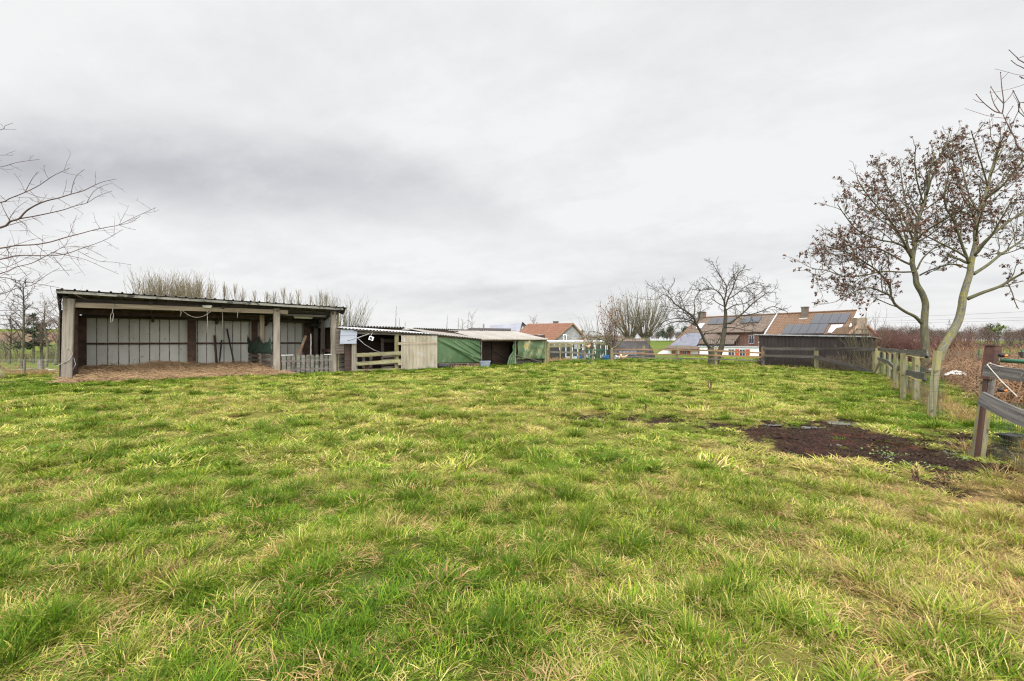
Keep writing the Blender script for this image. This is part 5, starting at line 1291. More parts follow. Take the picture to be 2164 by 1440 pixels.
mb = MB(); o = at(1810, 690, YB); mb.add([(p[0], p[1], p[2]) for p in [(o.x, YB - .05, o.z - .3), (o.x + 1.08, YB - .05, o.z - .3), (o.x + 1.08, YB + .6, o.z - .3), (o.x, YB + .6, o.z - .3), (o.x, YB - .05, o.z + .88), (o.x + 1.08, YB - .05, o.z + .88), (o.x + 1.08, YB + .6, o.z + .88), (o.x, YB + .6, o.z + .88)]],
    [(3, 2, 1, 0), (4, 5, 6, 7), (0, 1, 5, 4), (1, 2, 6, 5), (2, 3, 7, 6), (3, 0, 4, 7)], [(0, 0, 0), (1.08, 0, 0), (1.7, 0, 0), (2.4, 0, 0), (0, 1.2, 0), (1.08, 1.2, 0), (1.7, 1.2, 0), (2.4, 1.2, 0)]); ch = mb.build('chimney', M['brick_old'], bo)

# ------------------------------------------------------------------ concrete-block house
Yc = 56; gp = at(1206, 684.5, Yc); ge0 = at(1160, 725, Yc - .4); ge1 = at(1240, 722.5, Yc + .5)
bh = thing('block_house', (gp.x, Yc, -1.4), 'small house with grey block gable and terracotta roof left of the aviary', 'house')
gd = (ge1 - ge0); gd.z = 0; gd.normalize(); gback = Vector((-gd.y, gd.x, 0)); gback = (gback * .8 - gd * .62).normalized(); LB = 6.2
rdir = (at(1118, 689, Yc + 2.2) - gp); rdir.z = 0; 
q = [Vector((ge0.x, ge0.y, -2)), Vector((ge1.x, ge1.y, -2)), ge1, gp, ge0]; mb = MB()
mb.add(q + [p + rdir.normalized() * .3 for p in q], [(0, 1, 2, 3, 4), (9, 8, 7, 6, 5)] + [(i, i + 5, (i + 1) % 5 + 5, (i + 1) % 5) for i in range(5)], [((p - q[0]).dot(gd), p.z, 0) for p in q] * 2); mb.build('gable_wall', M['block'], bh)
e = .35; rr = gp - rdir.normalized() * .3 + Zv * .08; el_ = ge0 + (ge0 - gp).normalized() * .25 - rdir.normalized() * .3 + Zv * .08; er_ = ge1 + (ge1 - gp).normalized() * .35 - rdir.normalized() * .3 + Zv * .08
mb = MB(); mb.slab(rr, rdir * 1.08, el_ - rr, Vector((0, 0, -.12)), 0); mb.build('roof', M['tile_red'], bh)
mb = MB(); mb.slab(rr, rdir * 1.08, er_ - rr, Vector((0, 0, -.12)), 0); mb.build('roof', M['tile_red'], bh)
for p in (el_, er_): mb = MB(); mb.beam(rr - Zv * .06, p - Zv * .06, .1, .16); mb.build('verge', M['rail_wood'], bh)
mb = MB(); mb.slab(Vector((ge0.x, ge0.y, -2)) + rdir.normalized() * .3, rdir * 1.0, gd * .3, Zv * (ge0.z + 1.95)); mb.build('side_wall', M['block'], bh)
mb = MB(); mb.slab(Vector((ge1.x, ge1.y, -2)) + rdir.normalized() * .3 - gd * .3, rdir * 1.0, gd * .3, Zv * (ge1.z + 1.95)); mb.build('side_wall', M['block'], bh)
o = at(1170, 686.5, Yc + 1.2); mb = MB(); mb.slab(o - Zv * .8, Vector((.6, 0, 0)), Vector((0, .6, 0)), Zv * 1.15, 0); c_ = mb.build('chimney', M['brick'], bh); mb = MB(); mb.slab(o + Vector((-.05, -.05, .35)), Vector((.7, 0, 0)), Vector((0, .7, 0)), Zv * .08, 0); mb.build('cap', M['dark_wood'], c_)
def onr(a_, s): return rr + rdir * a_ + (el_ - rr) * s + Zv * .06
mb = MB(); mb.slab(onr(.36, .62), rdir * .14, (el_ - rr) * .16, Zv * .07); sk = mb.build('skylight', M['lead'], bh); mb = MB(); mb.slab(onr(.375, .635) + Zv * .075, rdir * .11, (el_ - rr) * .13, Zv * .02); mb.build('pane', M['skyglass'], sk)
win(lambda u, v, z: Vector((u, v, z)), xat(1189.5, Yc - .2), Yc - .33, H - (722 - CY) / F * Yc, .5, .85, bh, 'white_plastic', 'glass', 'window', Vector((0, 1, 0)), gd)
for px in (1177, 1201): mb = MB(); o = at(px, 723, Yc - .4); mb.slab(o, gd * .75, Vector((0, -.12, 0)), Zv * .1); mb.build('brick_course', M['brick_cap'], bh)
mb = MB(); o = at(1223, 732, Yc + .1); mb.slab(o, Vector((.55, 0, 0)), Vector((0, -.1, 0)), Zv * 1.05); mb.build('board_panel', M['rail_wood'], bh)
# low wing of the same house towards the left
mb = MB(); o = at(1120, 712, Yc + 2); mb.slab(Vector((o.x, o.y, -1.5)), Vector((2.6, -.2, 0)), Vector((0, .3, 0)), Zv * (o.z + 1.5)); mb.build('wing_wall', M['render_white'], bh)
# modern house with pale solar roof
Ym = 72; rA, rB = at(1036, 688, Ym), at(1104, 682.5, Ym - 3); mh = thing('modern_house', (rA.x, Ym, -1.4), 'white gabled house with a roof of pale solar panels behind the low shelter', 'house')
rv = rB - rA; dwn = Vector((-.55, -2.6, -2.3)); dwn2 = Vector((2.9, 2.4, -2.5))
mb = MB(); mb.slab(rA, rv, dwn, Vector((0, 0, -.15)), 0); mb.build('roof', M['solar_grey'], mh)
mb = MB(); mb.slab(rA, rv, dwn2, Vector((0, 0, -.15)), 0); mb.build('roof', M['solar_grey'], mh)
q = [rB + dwn * .96, rB - Zv * .12, rB + dwn2 * .95]; q += [q[2] - Zv * 3, q[0] - Zv * 3]; mb = MB(); inn = -rv.normalized() * .35
q = [p + inn for p in q]; mb.add(q + [p + inn for p in q], [(0, 1, 2, 3, 4), (9, 8, 7, 6, 5)] + [(i, i + 5, (i + 1) % 5 + 5, (i + 1) % 5) for i in range(5)]); mb.build('gable_wall', M['render_white'], mh)
for dw in (dwn, dwn2): mb = MB(); mb.beam(rB + Zv * .02, rB + dw + Zv * .02, .12, .2); mb.build('verge', M['clad'], mh)
mb = MB(); mb.slab(rA + rv * .60 + dwn * .55 + Zv * .07 + Vector((0, -.05, 0)), rv * .27, dwn * .16, Zv * .05); mb.build('roof_light', M['glass'], mh)
mb = MB(); o = at(1022, 694, Ym - 1); mb.tube([o, o + Zv * .7], .12, 8); mb.build('flue', M['galv'], mh)
o = at(988, 696.5, Ym - 6); mb = MB(); mb.slab(o, Vector((6.3, -1, -.12)), Vector((0, 3, .3)), Vector((0, 0, -.2))); mb.build('lower_roof', M['clad'], mh)
o2 = Vector((o.x + .4, o.y + .3, -1.6)); mb = MB(); mb.slab(o2, Vector((5.6, -.9, 0)), Vector((0, 2.6, 0)), Zv * (o.z + 1.35)); mb.build('wing_wall', M['render_white'], mh)
# ------------------------------------------------------------------ hen hut, aviary, small things by the far fence
Yh = 42; hh = thing('hen_hut', (xat(1340, Yh), Yh, -1), 'round-topped hut wrapped in dark sheeting with a tiled ridge, behind the brown rails', 'hut')
x0, x1 = xat(1293, Yh), xat(1387, Yh); zt = H - (722 - CY) / F * Yh; P = []
for i in range(21):
    a = i / 20; row = []
    for j in range(15):
        b = j / 14; sh_ = math.sin(min(b * 1.25, 1) * 1.5708); x = x0 + (x1 - x0) * (.5 + (a - .5) * (1 - .24 * (b ** 3) - .05 * b)); z = -1.2 + (zt + 1.2) * (b * .75 + .25 * sh_)
        row.append((x, Yh + 1.7 * b ** 2.2 * .9 - .6 * math.sin(a * 3.14) + .035 * math.sin(a * 63) + .02 * math.sin(a * 17 + b * 9), z))
    P.append(row)
ob = MB().grid(np.array(P)).build('sheeting', mat('hut_sheeting', [(.012, .010, .0095), (.026, .022, .021), (.045, .039, .037)], 1.4, (1, .4, 1), .6, .3), hh, True); ob.modifiers.new('thickness', 'SOLIDIFY').thickness = .03
mb = MB(); mb.slab(Vector((x0 + .9, Yh + 1.3, zt - .12)), Vector((x1 - x0 - 1.5, .1, .0)), Vector((.1, 1.0, .42)), Vector((0, 0, -.08)), 0); mb.build('ridge_tiles', M['tile_grey'], hh)
mb = MB(); mb.slab(Vector((x0 + .4, Yh + 1.2, -1.2)), Vector((x1 - x0 - .9, 0, 0)), Vector((0, 2.2, 0)), Zv * (zt + 1.05)); mb.build('inner_box', M['plank_dark'], hh)
for k in range(6): mb = MB(); a = .1 + k * .16; xx = x0 + (x1 - x0) * a; mb.beam((xx, Yh - .62 * math.sin(a * 3.14) - .06, -.35), (xx + (.5 - a) * .5, Yh + .1, zt - .35), .05, .04); mb.build('batten', M['black'], hh)
for k in range(5): mb = MB(); o = Vector((x0 + .5 + k * .33, Yh - .75, .32)); mb.slab(o, Vector((.26, 0, 0)), Vector((0, .04, 0)), Zv * .32); mb.build('pane', M['solar_grey'], hh)
mb = MB(); mb.slab(Vector((xat(1355, 40), 40, -.1)), Vector((1.2, 0, 0)), Vector((0, .5, 0)), Zv * .06); solo(mb, 'white_board', M['white_plastic'], 'white board lying on a support in front of the round-topped hut', 'board')
av = thing('aviary', (xat(1220, 38), 38, -.3), 'timber-framed wire aviary with green posts behind the old two-rail fence', 'aviary')
def avp(px, Y, py0, py1, w_, m, nm='post'):
    mb = MB(); p = at(px, py0, Y); mb.beam(p, Vector((p.x, p.y, H - (py1 - CY) / F * Y)), w_, w_); mb.build(nm, M[m], av)
for px, y1_ in ((1160, 727), (1184, 728), (1206, 727), (1222, 728)): avp(px, 36, 768, y1_, .1, 'moss_wood')
for px in (1243, 1262, 1276, 1288): avp(px, 37, 768, 739, .07, 'green_post')
avp(1236.5, 37.5, 768, 716, .16, 'pale_wood')
for (xa, ya, xb, yb, Y, m, h_) in ((1150, 727, 1240, 726, 36, 'moss_wood', .16), (1240, 740, 1290, 740, 37, 'green_post', .08), (1226, 736, 1250, 722, 37, 'moss_wood', .1), (1244, 722, 1283, 728.5, 37.6, 'moss_wood', .12)):
    mb = MB(); mb.beam(at(xa, ya, Y), at(xb, yb, Y), .07, h_); mb.build('top_rail', M[m], av)
netting('wire_mesh', av, at(1152, 768, 36.1), at(1240, 768, 36.1), 0, 1.5, .07, .005, M['wire'], .07)
netting('wire_mesh', av, at(1240, 768, 37.1), at(1290, 768, 37.1), 0, 1.1, .045, .006, M['green_post'], .06)
for (px, py, w_, h_, Y, m) in ((1156, 765, 1.0, 1.2, 37.4, 'clad'), (1196, 763, .9, .35, 37.8, 'conc'), (1168, 763, .9, .9, 38, 'plank_dark'), (1214, 738, .5, .7, 40, 'zinc'), (1229, 764, .26, .95, 38.5, 'brick'), (1240, 757, .22, .3, 38, 'white_plastic')):
    o = at(px, py, Y); mb = MB(); mb.slab(o, Vector((w_, 0, 0)), Vector((0, .3, 0)), Zv * h_, 0); mb.build('inner_panel', M[m], av)
gh = thing('glasshouse', at(1180, 765, 44), 'small white-framed glasshouse partly hidden behind the aviary mesh', 'glasshouse')
for k in range(5): win(lambda u, v, z: Vector((u, v, z)), xat(1160, 44) + k * 1.12, 44, -.3, 1.05, 1.75, gh, 'white_plastic', 'glass', 'window', Vector((0, 1, 0)), Vector((1, 0, 0)))
mb = MB(); mb.slab(Vector((xat(1158, 44), 43.9, 1.46)), Vector((5.9, 0, 0)), Vector((0, 2.4, .12)), Zv * .06); mb.build('roof', M['zinc'], gh)
cd = thing('stable_block', at(1250, 765, 47), 'low grey boarded outbuilding with small windows behind the aviary', 'outbuilding')
o = at(1240, 768, 47); mb = MB(); mb.slab(o, Vector((4.4, 0, 0)), Vector((0, 2.5, 0)), Zv * 2.3, 0); mb.build('wall', M['plank_grey'], cd)
mb = MB(); mb.slab(o + Vector((-.2, -.3, 2.32)), Vector((4.8, 0, 0)), Vector((0, 3.1, .5)), Zv * .08, 0); mb.build('roof', M['tile_grey'], cd)
for k in range(3): win(lambda u, v, z: Vector((u, v, z)), o.x + .4 + k * 1.3, 46.93, .6, .8, .8, cd, 'white_plastic', 'glass', 'window', Vector((0, 1, 0)), Vector((1, 0, 0)))
def barrel(p, r, h_, m, label):
    t_ = thing('barrel', p, label, 'barrel'); mb = MB(); pr = [(0, .9), (.04, 1), (.32, 1), (.34, 1.05), (.36, 1), (.64, 1), (.66, 1.05), (.68, 1), (.96, 1), (1, .93)]
    mb.tube([p + Zv * h_ * a for a, _ in pr], [r * q for _, q in pr], 16); mb.build('drum', m, t_, True)
    mb = MB(); mb.tube([p + Zv * h_, p + Zv * (h_ + .03)], [r * .55, r * .5], 12); mb.build('lid', M['black'], t_)
barrel(at(1283.5, 767, 37.6), .24, .62, M['blue'], 'blue plastic barrel standing inside the aviary by the trunk')
barrel(at(1224, 764, 39), .22, .5, M['blue'], 'smaller faded blue barrel seen through the left aviary mesh')
bk3 = thing('rubber_bowl', at(1243, 769.5, 31.2), 'small dark rubber bowl lying upside down in the grass before the old fence', 'bowl')
c = Vector((xat(1243.5, 31.2), 31.2, .02)); mb = MB(); mb.tube([c, c + Zv * .07, c + Zv * .12, c + Zv * .14], [.17, .15, .1, .03], 12); mb.build('shell', M['black'], bk3, True)
# hens
def hen(p, yaw, s, m, label, peck=0):
    t_ = thing('hen', p, label, 'hen', None); fx = Vector((math.cos(yaw), math.sin(yaw), 0)); mb = MB()
    def P_(a, z): return p + fx * a * s + Zv * z * s
    if peck: nk = [P_(.16, .24), P_(.22, .2), P_(.26, .13), P_(.30, .08), P_(.33, .05)]
    else: nk = [P_(.14, .3), P_(.17, .38), P_(.185, .44), P_(.20, .48), P_(.235, .485)]
    mb.tube([P_(-.30, .42), P_(-.24, .36), P_(-.16, .27), P_(-.06, .23), P_(.05, .23), P_(.12, .25)] + nk, [q * s for q in (.01, .05, .095, .125, .125, .105, .07, .05, .042, .04, .012)], 10); mb.build('body', m, t_, True)
    h_ = nk[3]; mb = MB(); mb.tube([h_ + Zv * .03 * s - fx * .03 * s, h_ + Zv * .06 * s, h_ + Zv * .035 * s + fx * .04 * s], [.008 * s, .02 * s, .006 * s], 5); mb.tube([h_ + fx * .02 * s - Zv * .02 * s, h_ + fx * .025 * s - Zv * .07 * s], [.015 * s, .008 * s], 5); mb.build('comb', M['comb'], t_)
    for sd in (-1, 1):
        sv = Vector((-fx.y, fx.x, 0)) * .05 * s * sd; mb = MB(); mb.tube([P_(.0, .16) + sv, P_(.02, .08) + sv, P_(.0, 0) + sv, P_(.07, 0) + sv], .011 * s, 5); mb.build('leg', M['hen_leg'], t_)
hy = 35.6
def gp_(px, Y): x = xat(px, Y); return Vector((x, Y, z1(x, Y)))
hen(gp_(1301, hy), 2.6, 1.0, M['hen_grey'], 'speckled hen pecking beside the mossy fork trunk', 1)
hen(gp_(1308.5, hy + .2), .2, 1.05, M['hen_white'], 'pale hen standing second from the trunk behind the brown rails')
hen(gp_(1317, hy), 3.0, 1.15, M['hen_buff'], 'red-combed buff hen standing nearest the round-topped hut')
hen(gp_(1274, 37.8), 1.2, 1.05, M['hen_white'], 'pale hen inside the aviary left of the blue barrel')
hen(at(1243, 738.5, 37.2), 0, .9, M['hen_buff'], 'buff hen perched on the aviary top rail')
# poles and lines
tp = thing('utility_pole', (xat(1231, 58), 58, -1.4), 'slim grey utility pole beside the block house', 'pole'); x = xat(1231, 58)
mb = MB(); mb.tube([(x, 58, -1.6), (x, 58, H + 22.5 / F * 58)], [.16, .12], 8); mb.build('shaft', M['grey_wood'], tp)
mb = MB(); mb.slab((x - .25, 57.9, H + 19 / F * 58), (.5, 0, 0), (0, .1, 0), (0, 0, .1)); mb.build('cross_arm', M['dark_wood'], tp)
def cable(pa, Ya, pb_, Yb, sag, label, r=.016):
    a, b_ = at(*pa, Ya), at(*pb_, Yb); mb = MB(); mb.tube([a + (b_ - a) * t - Zv * sag * 4 * t * (1 - t) for t in np.linspace(0, 1, 17)], r, 4); solo(mb, 'overhead_cable', M['cable'], label, 'cable')
cable((1832, 672.5), 62, (2700, 626), 48, .25, 'topmost overhead cable running right from the brick chimney', .013)
cable((1832, 679.5), 62, (2700, 645), 48, .25, 'middle overhead cable running right from the brick chimney', .011)
cable((1870, 683), 62, (2700, 652), 48, .3, 'lowest overhead cable passing behind the twin trunks', .012)
cable((1231, 700), 58, (1150, 706), 62, .2, 'short cable sagging left from the slim utility pole', .011)
cable((1231, 700), 58, (1340, 702), 75, .3, 'short cable running right from the slim utility pole', .011)
py_ = thing('pylon', at(2006, 715, 320), 'distant lattice pylon on the skyline between the twin trunks', 'pylon'); o = at(2006, 716, 320)
lines = []; hp = 13.5
for sx__, sy__ in ((-1, -1), (1, -1), (1, 1), (-1, 1)): lines.append(([o + Vector((sx__ * 1.3, sy__ * 1.3, 0)), o + Vector((sx__ * .6, sy__ * .6, hp * .6)), o + Vector((0, 0, hp))], [.11, .1, .08]))
for k in range(9):
    z = k / 9 * hp; w_ = 1.3 * (1 - k / 10); lines.append(([o + Vector((-w_, -w_, z)), o + Vector((0, -w_, z + hp / 18)), o + Vector((w_ * .9, -w_, z + hp / 9))], [.07] * 3))
mb = MB(); mb.tubes(lines, 4); mb.build('mast', M['cable'], py_)
for z in (.55, .75): mb = MB(); mb.tube([o + Vector((-2.4, 0, hp * z)), o + Vector((2.4, 0, hp * z))], .13, 4); mb.build('cross_arm', M['cable'], py_)
# ------------------------------------------------------------------ bare winter trees
class Grow:
    def __init__(s, seed): s.r = random.Random(seed); s.out = {}; s.tips = []
    def rv(s, k=1): r = s.r; return Vector((r.gauss(0, k), r.gauss(0, k), r.gauss(0, k)))
    def put(s, lev, pts, rad): s.out.setdefault(lev, []).append(([tuple(p) for p in pts], list(rad)))
    def shoot(s, p, d, L, r0, P, lev, r1=None):
        q = P[lev]; n = q.get('seg', 5); d = d.normalized(); pts = [p.copy()]; wob = q.get('wob', .15); tr = q.get('trop', 0)
        for i in range(n):
            d = (d + s.rv(wob) + Vector((0, 0, tr))).normalized(); p = p + d * (L / n); pts.append(p)
        rm = q.get('rmin', .005); r1 = r1 or max(rm * .6, r0 * q.get('taper', .3)); rad = [max(rm * .6, r0 + (r1 - r0) * i / n) for i in range(n + 1)]
        s.put(lev, pts, rad); s.kids(pts, rad, P, lev + 1); return pts
    def kids(s, pts, rad, P, lev):
        if lev not in P: s.tips.append((Vector(pts[-1]), (Vector(pts[-1]) - Vector(pts[-2])).normalized())); return
        q = P[lev]; r = s.r; pts = [Vector(p) for p in pts]; K = len(pts) - 1
        seg = [(pts[i + 1] - pts[i]).length for i in range(K)]; L = sum(seg)
        n = q['n'] if isinstance(q['n'], int) else max(1, int(round(q['n'] * L)))
        st = q.get('start', .25); ph = r.random() * 6.28
        for i in range(n):
            f = st + (1 - st) * (i + r.random()) / n; x = f * L; k = 0
            while k < K - 1 and x > seg[k]: x -= seg[k]; k += 1
            t = min(1, x / max(seg[k], 1e-6)); p = pts[k].lerp(pts[k + 1], t); tg = (pts[k + 1] - pts[k]).normalized(); rr = rad[k] + (rad[k + 1] - rad[k]) * t
            ph += 2.4 + r.gauss(0, .5); a = R(r.uniform(*q['ang'])); sd = tg.orthogonal().normalized(); sd = Matrix.Rotation(ph, 3, tg) @ sd
            d = tg * math.cos(a) + sd * math.sin(a); fl = q.get('flat', 1); d.y *= fl
            ll = r.uniform(*q['len']) * (L if q.get('rel', True) else 1) * (1 - q.get('fall', .45) * f)
            r0 = min(rr * .85, max(q.get('rmin', .005), rr * q.get('r', .55)))
            s.shoot(p, d, ll, r0, P, lev)
    def limb(s, pts, r0, r1, P, lev=1, put=0, k=4):
        pl = smooth_line([Vector(p) for p in pts], k); n = len(pl)
        rad = [r0 + (r1 - r0) * (i / (n - 1)) ** .85 for i in range(n)]; s.put(put, pl, rad)
        if P is not None: s.kids(pl, rad, P, lev)
        return pl
    def mesh(s, levs, sides):
        mb = MB()
        for l in levs:
            if l in s.out: mb.tubes(s.out[l], sides.get(l, 3))
        return mb

# twin sycamore-like trunks at the right -------------------------------------------------
TP = {1: dict(n=2.5, start=.26, ang=(32, 60), len=(.30, .52), r=.5, seg=7, wob=.13, trop=.09, rmin=.013, taper=.3, fall=.6),
      2: dict(n=3.4, start=.16, ang=(28, 58), len=(.36, .64), r=.5, seg=6, wob=.15, trop=.09, rmin=.009, fall=.5),
      3: dict(n=4.8, start=.15, ang=(28, 58), len=(.30, .55), r=.6, seg=5, wob=.16, trop=.12, rmin=.0065)}
def px3(off, sc, pl, Y0, dy): # crop pixels + depth offsets
    return [at(off[0] + x / sc, off[1] + y / sc, Y0 + (dy * i / max(1, len(pl) - 1) if not isinstance(dy, (list, tuple)) else dy[i])) for i, (x, y) in enumerate(pl)]
O3 = (1680, 400)
def big_tree(name, Y, trunk, rt, limbs, label, seed, extra_y, leaf=1.0, Pp=TP, bark='bark'):
    G = Grow(seed); rr = random.Random(seed + 1)
    tpl = px3(O3, 3.79, trunk, Y, 0); base = tpl[0]
    t_ = thing(name, (base.x, base.y, z1(base.x, base.y)), label, 'tree')
    pl = smooth_line(tpl, 5); n = len(pl); rad = [rt * (1.35 if i < 2 else 1) * (1 - .80 * i / (n - 1)) for i in range(n)]
    mb = MB(); mb.tubes([([tuple(p) for p in pl], rad)], 14); mb.build('trunk', M[bark], t_, True)
    G.kids(pl[n * 2 // 5:], rad[n * 2 // 5:], Pp, 1)
    for (pts, r0, dy) in limbs: G.limb(px3(O3, 3.79, pts, Y, dy), r0 * .8, .017, Pp)
    for (p0, d, L, r0) in extra_y:
        i = int(p0 * (n - 1)); G.shoot(pl[i], Vector(d), L, r0, {**Pp, 0: dict(seg=9, wob=.10, trop=.04, rmin=.02, taper=.25)}, 0)
    G.mesh((0, 1), {0: 8, 1: 6}).build('limbs', M['limb'], t_, True)
    G.mesh((2, 3), {2: 4, 3: 3}).build('twigs', M['twig'], t_)
    # withered leaf and seed clusters hanging from the twig tips
    q = np.random.RandomState(seed); V = []; Fc = []
    tips = [t for t in G.tips if q.rand() < .62 * leaf]
    for (p, d) in tips:
        k = q.randint(5, 10); s_ = q.uniform(.03, .062); c = np.array(p) - np.array([0, 0, .05])
        for _ in range(k):
            o = c + q.normal(0, s_ * .75, 3); a = q.normal(0, 1, 3); a /= np.linalg.norm(a); b = np.cross(a, q.normal(0, 1, 3)); b /= np.linalg.norm(b) + 1e-6
            a *= s_ * q.uniform(.7, 1.3); b *= s_ * q.uniform(.5, .9); nrm_ = np.cross(a, b) / s_ * .5; i0 = len(V); V += [o - a, o - b + nrm_, o + a, o + b + nrm_]; Fc.append((i0, i0 + 1, i0 + 2, i0 + 3))
    if V: mb = MB(); mb.add(np.array(V), Fc); mb.build('withered_leaves', M['seed'], t_)
    print(name, 'tips', len(G.tips), 'clusters', len(tips)); return t_
big_tree('bare_tree', 22.5, [(1045, 1490), (1045, 1250), (1035, 1100), (1040, 1000), (1045, 920), (1020, 840), (975, 760), (965, 690), (940, 600), (945, 530), (962, 440), (972, 330), (990, 230), (1030, 120), (1060, 20), (1070, -80), (1090, -180), (1120, -290)], .172,
  [([(1010, 1070), (960, 1020), (880, 980), (800, 920), (770, 860), (690, 820), (600, 790), (500, 812), (420, 850), (330, 900)], .10, -1.5),
   ([(770, 865), (760, 780), (720, 720), (640, 640), (550, 580), (450, 520), (330, 480), (200, 440)], .065, -2.2),
   ([(942, 610), (870, 580), (760, 520), (650, 470), (520, 460), (380, 400), (260, 320)], .07, 1.5),
   ([(930, 545), (880, 470), (800, 430), (650, 400), (500, 330), (400, 210), (340, 120)], .07, -1.0),
   ([(960, 440), (900, 300), (860, 200), (800, 90), (740, -20), (690, -130), (640, -220)], .065, 2.0),
   ([(940, 560), (860, 400), (760, 250), (640, 120), (560, 20), (500, -80)], .06, -2.0),
   ([(970, 660), (860, 665), (700, 660), (560, 690), (400, 700), (250, 650), (140, 640)], .055, -2.4),
   ([(980, 640), (1020, 560), (1080, 500), (1160, 430), (1230, 340), (1260, 240)], .055, 2.2),
   ([(1000, 690), (1080, 650), (1180, 620), (1260, 600), (1340, 610)], .05, -2.0),
   ([(972, 340), (900, 150), (870, 20), (850, -120), (830, -240)], .055, 1.0),
   ([(1060, 20), (1110, -130), (1180, -290), (1230, -430)], .045, 1.5), ([(1030, 120), (980, -60), (960, -220), (970, -360)], .045, -1.5), ([(940, 560), (800, 330), (660, 230), (520, 130), (440, 60)], .05, 2.6)],
  'bare tree with slender grey trunk and withered leaf tufts, upright one of two', 41,
  [(.55, (.1, .8, .5), 3.4, .06), (.6, (-.3, -.8, .5), 3.2, .06), (.7, (.3, .7, .6), 2.8, .05), (.8, (-.1, -.6, .8), 2.6, .04)])
big_tree('bare_tree', 21.5, [(1125, 1480), (1150, 1370), (1185, 1275), (1260, 1150), (1310, 1050), (1335, 950), (1345, 870), (1372, 770), (1400, 680), (1410, 600), (1425, 530), (1450, 420), (1447, 330), (1480, 200), (1510, 90), (1545, -20), (1570, -130), (1610, -260), (1640, -380)], .2,
  [([(1380, 880), (1500, 830), (1640, 780), (1740, 720), (1834, 670), (1950, 620), (2080, 560)], .11, -1.5),
   ([(1430, 680), (1540, 610), (1640, 530), (1760, 450), (1834, 400), (1960, 320), (2080, 230)], .10, 1.5),
   ([(1440, 530), (1500, 440), (1600, 350), (1740, 240), (1834, 180), (1950, 90), (2060, -10)], .085, -1.0),
   ([(1395, 590), (1350, 480), (1300, 330), (1260, 230), (1210, 150), (1200, 40), (1225, -90), (1240, -200)], .085, -1.2),
   ([(1390, 560), (1300, 500), (1160, 430), (1080, 390), (980, 340), (900, 250)], .06, -2.0),
   ([(1480, 200), (1400, 60), (1360, -80), (1330, -220), (1310, -320)], .06, 1.2),
   ([(1500, 120), (1600, 0), (1700, -120), (1780, -260)], .06, 1.8), ([(1545, -20), (1500, -180), (1450, -340), (1410, -470)], .045, -1.4), ([(1570, -130), (1650, -300), (1720, -450)], .045, 1.2), ([(1480, 200), (1360, 60), (1290, -120), (1260, -300), (1270, -430)], .045, 2.2),
   ([(1700, 745), (1740, 830), (1760, 900), (1790, 960)], .03, -.5),
   ([(1400, 640), (1240, 600), (1120, 650), (1060, 670)], .04, 2.0)],
  'bare tree with thick yellow-mossed leaning trunk, leaning one of two', 57,
  [(.5, (.2, .9, .4), 3.2, .07), (.55, (.1, -.9, .5), 3.0, .06), (.65, (.5, .7, .6), 3.0, .06), (.78, (.2, -.7, .7), 2.6, .05)], bark='bark_moss')

# apple tree in the middle distance ------------------------------------------------------
AP = {1: dict(n=2.6, start=.2, ang=(35, 75), len=(.28, .5), r=.5, seg=6, wob=.2, trop=.03, rmin=.014),
      2: dict(n=4.6, start=.15, ang=(35, 80), len=(.35, .6), r=.55, seg=5, wob=.22, trop=.05, rmin=.013),
      3: dict(n=6.5, start=.12, ang=(35, 80), len=(.35, .7), r=.6, seg=3, wob=.2, trop=.08, rmin=.011)}
O6, S6 = (1380, 540), 5.54
def lim6(pts, Y, dy): return px3(O6, S6, pts, Y, dy)
Ya = 30.5; G = Grow(77); bx = xat(1509, Ya)
ap = thing('apple_tree', (bx, Ya, z1(bx, Ya)), 'wide-spreading old bare apple tree with crooked dark limbs behind the rail fence', 'tree')
mb = MB(); tr_ = smooth_line(lim6([(700, 1290), (695, 1180), (680, 1110), (665, 1080)], Ya, 0), 4); mb.tubes([(tr_, [.44, .36, .30, .27, .25, .23, .22, .21, .20, .20, .19, .18, .17][:len(tr_)])], 12)
mb.tubes([(smooth_line(lim6([(710, 1290), (760, 1190), (800, 1080), (825, 940), (840, 830), (850, 700), (845, 630)], Ya, .3), 4), list(np.linspace(.22, .09, 25)))], 10)
mb.build('trunk', M['limb_dark'], ap, True)
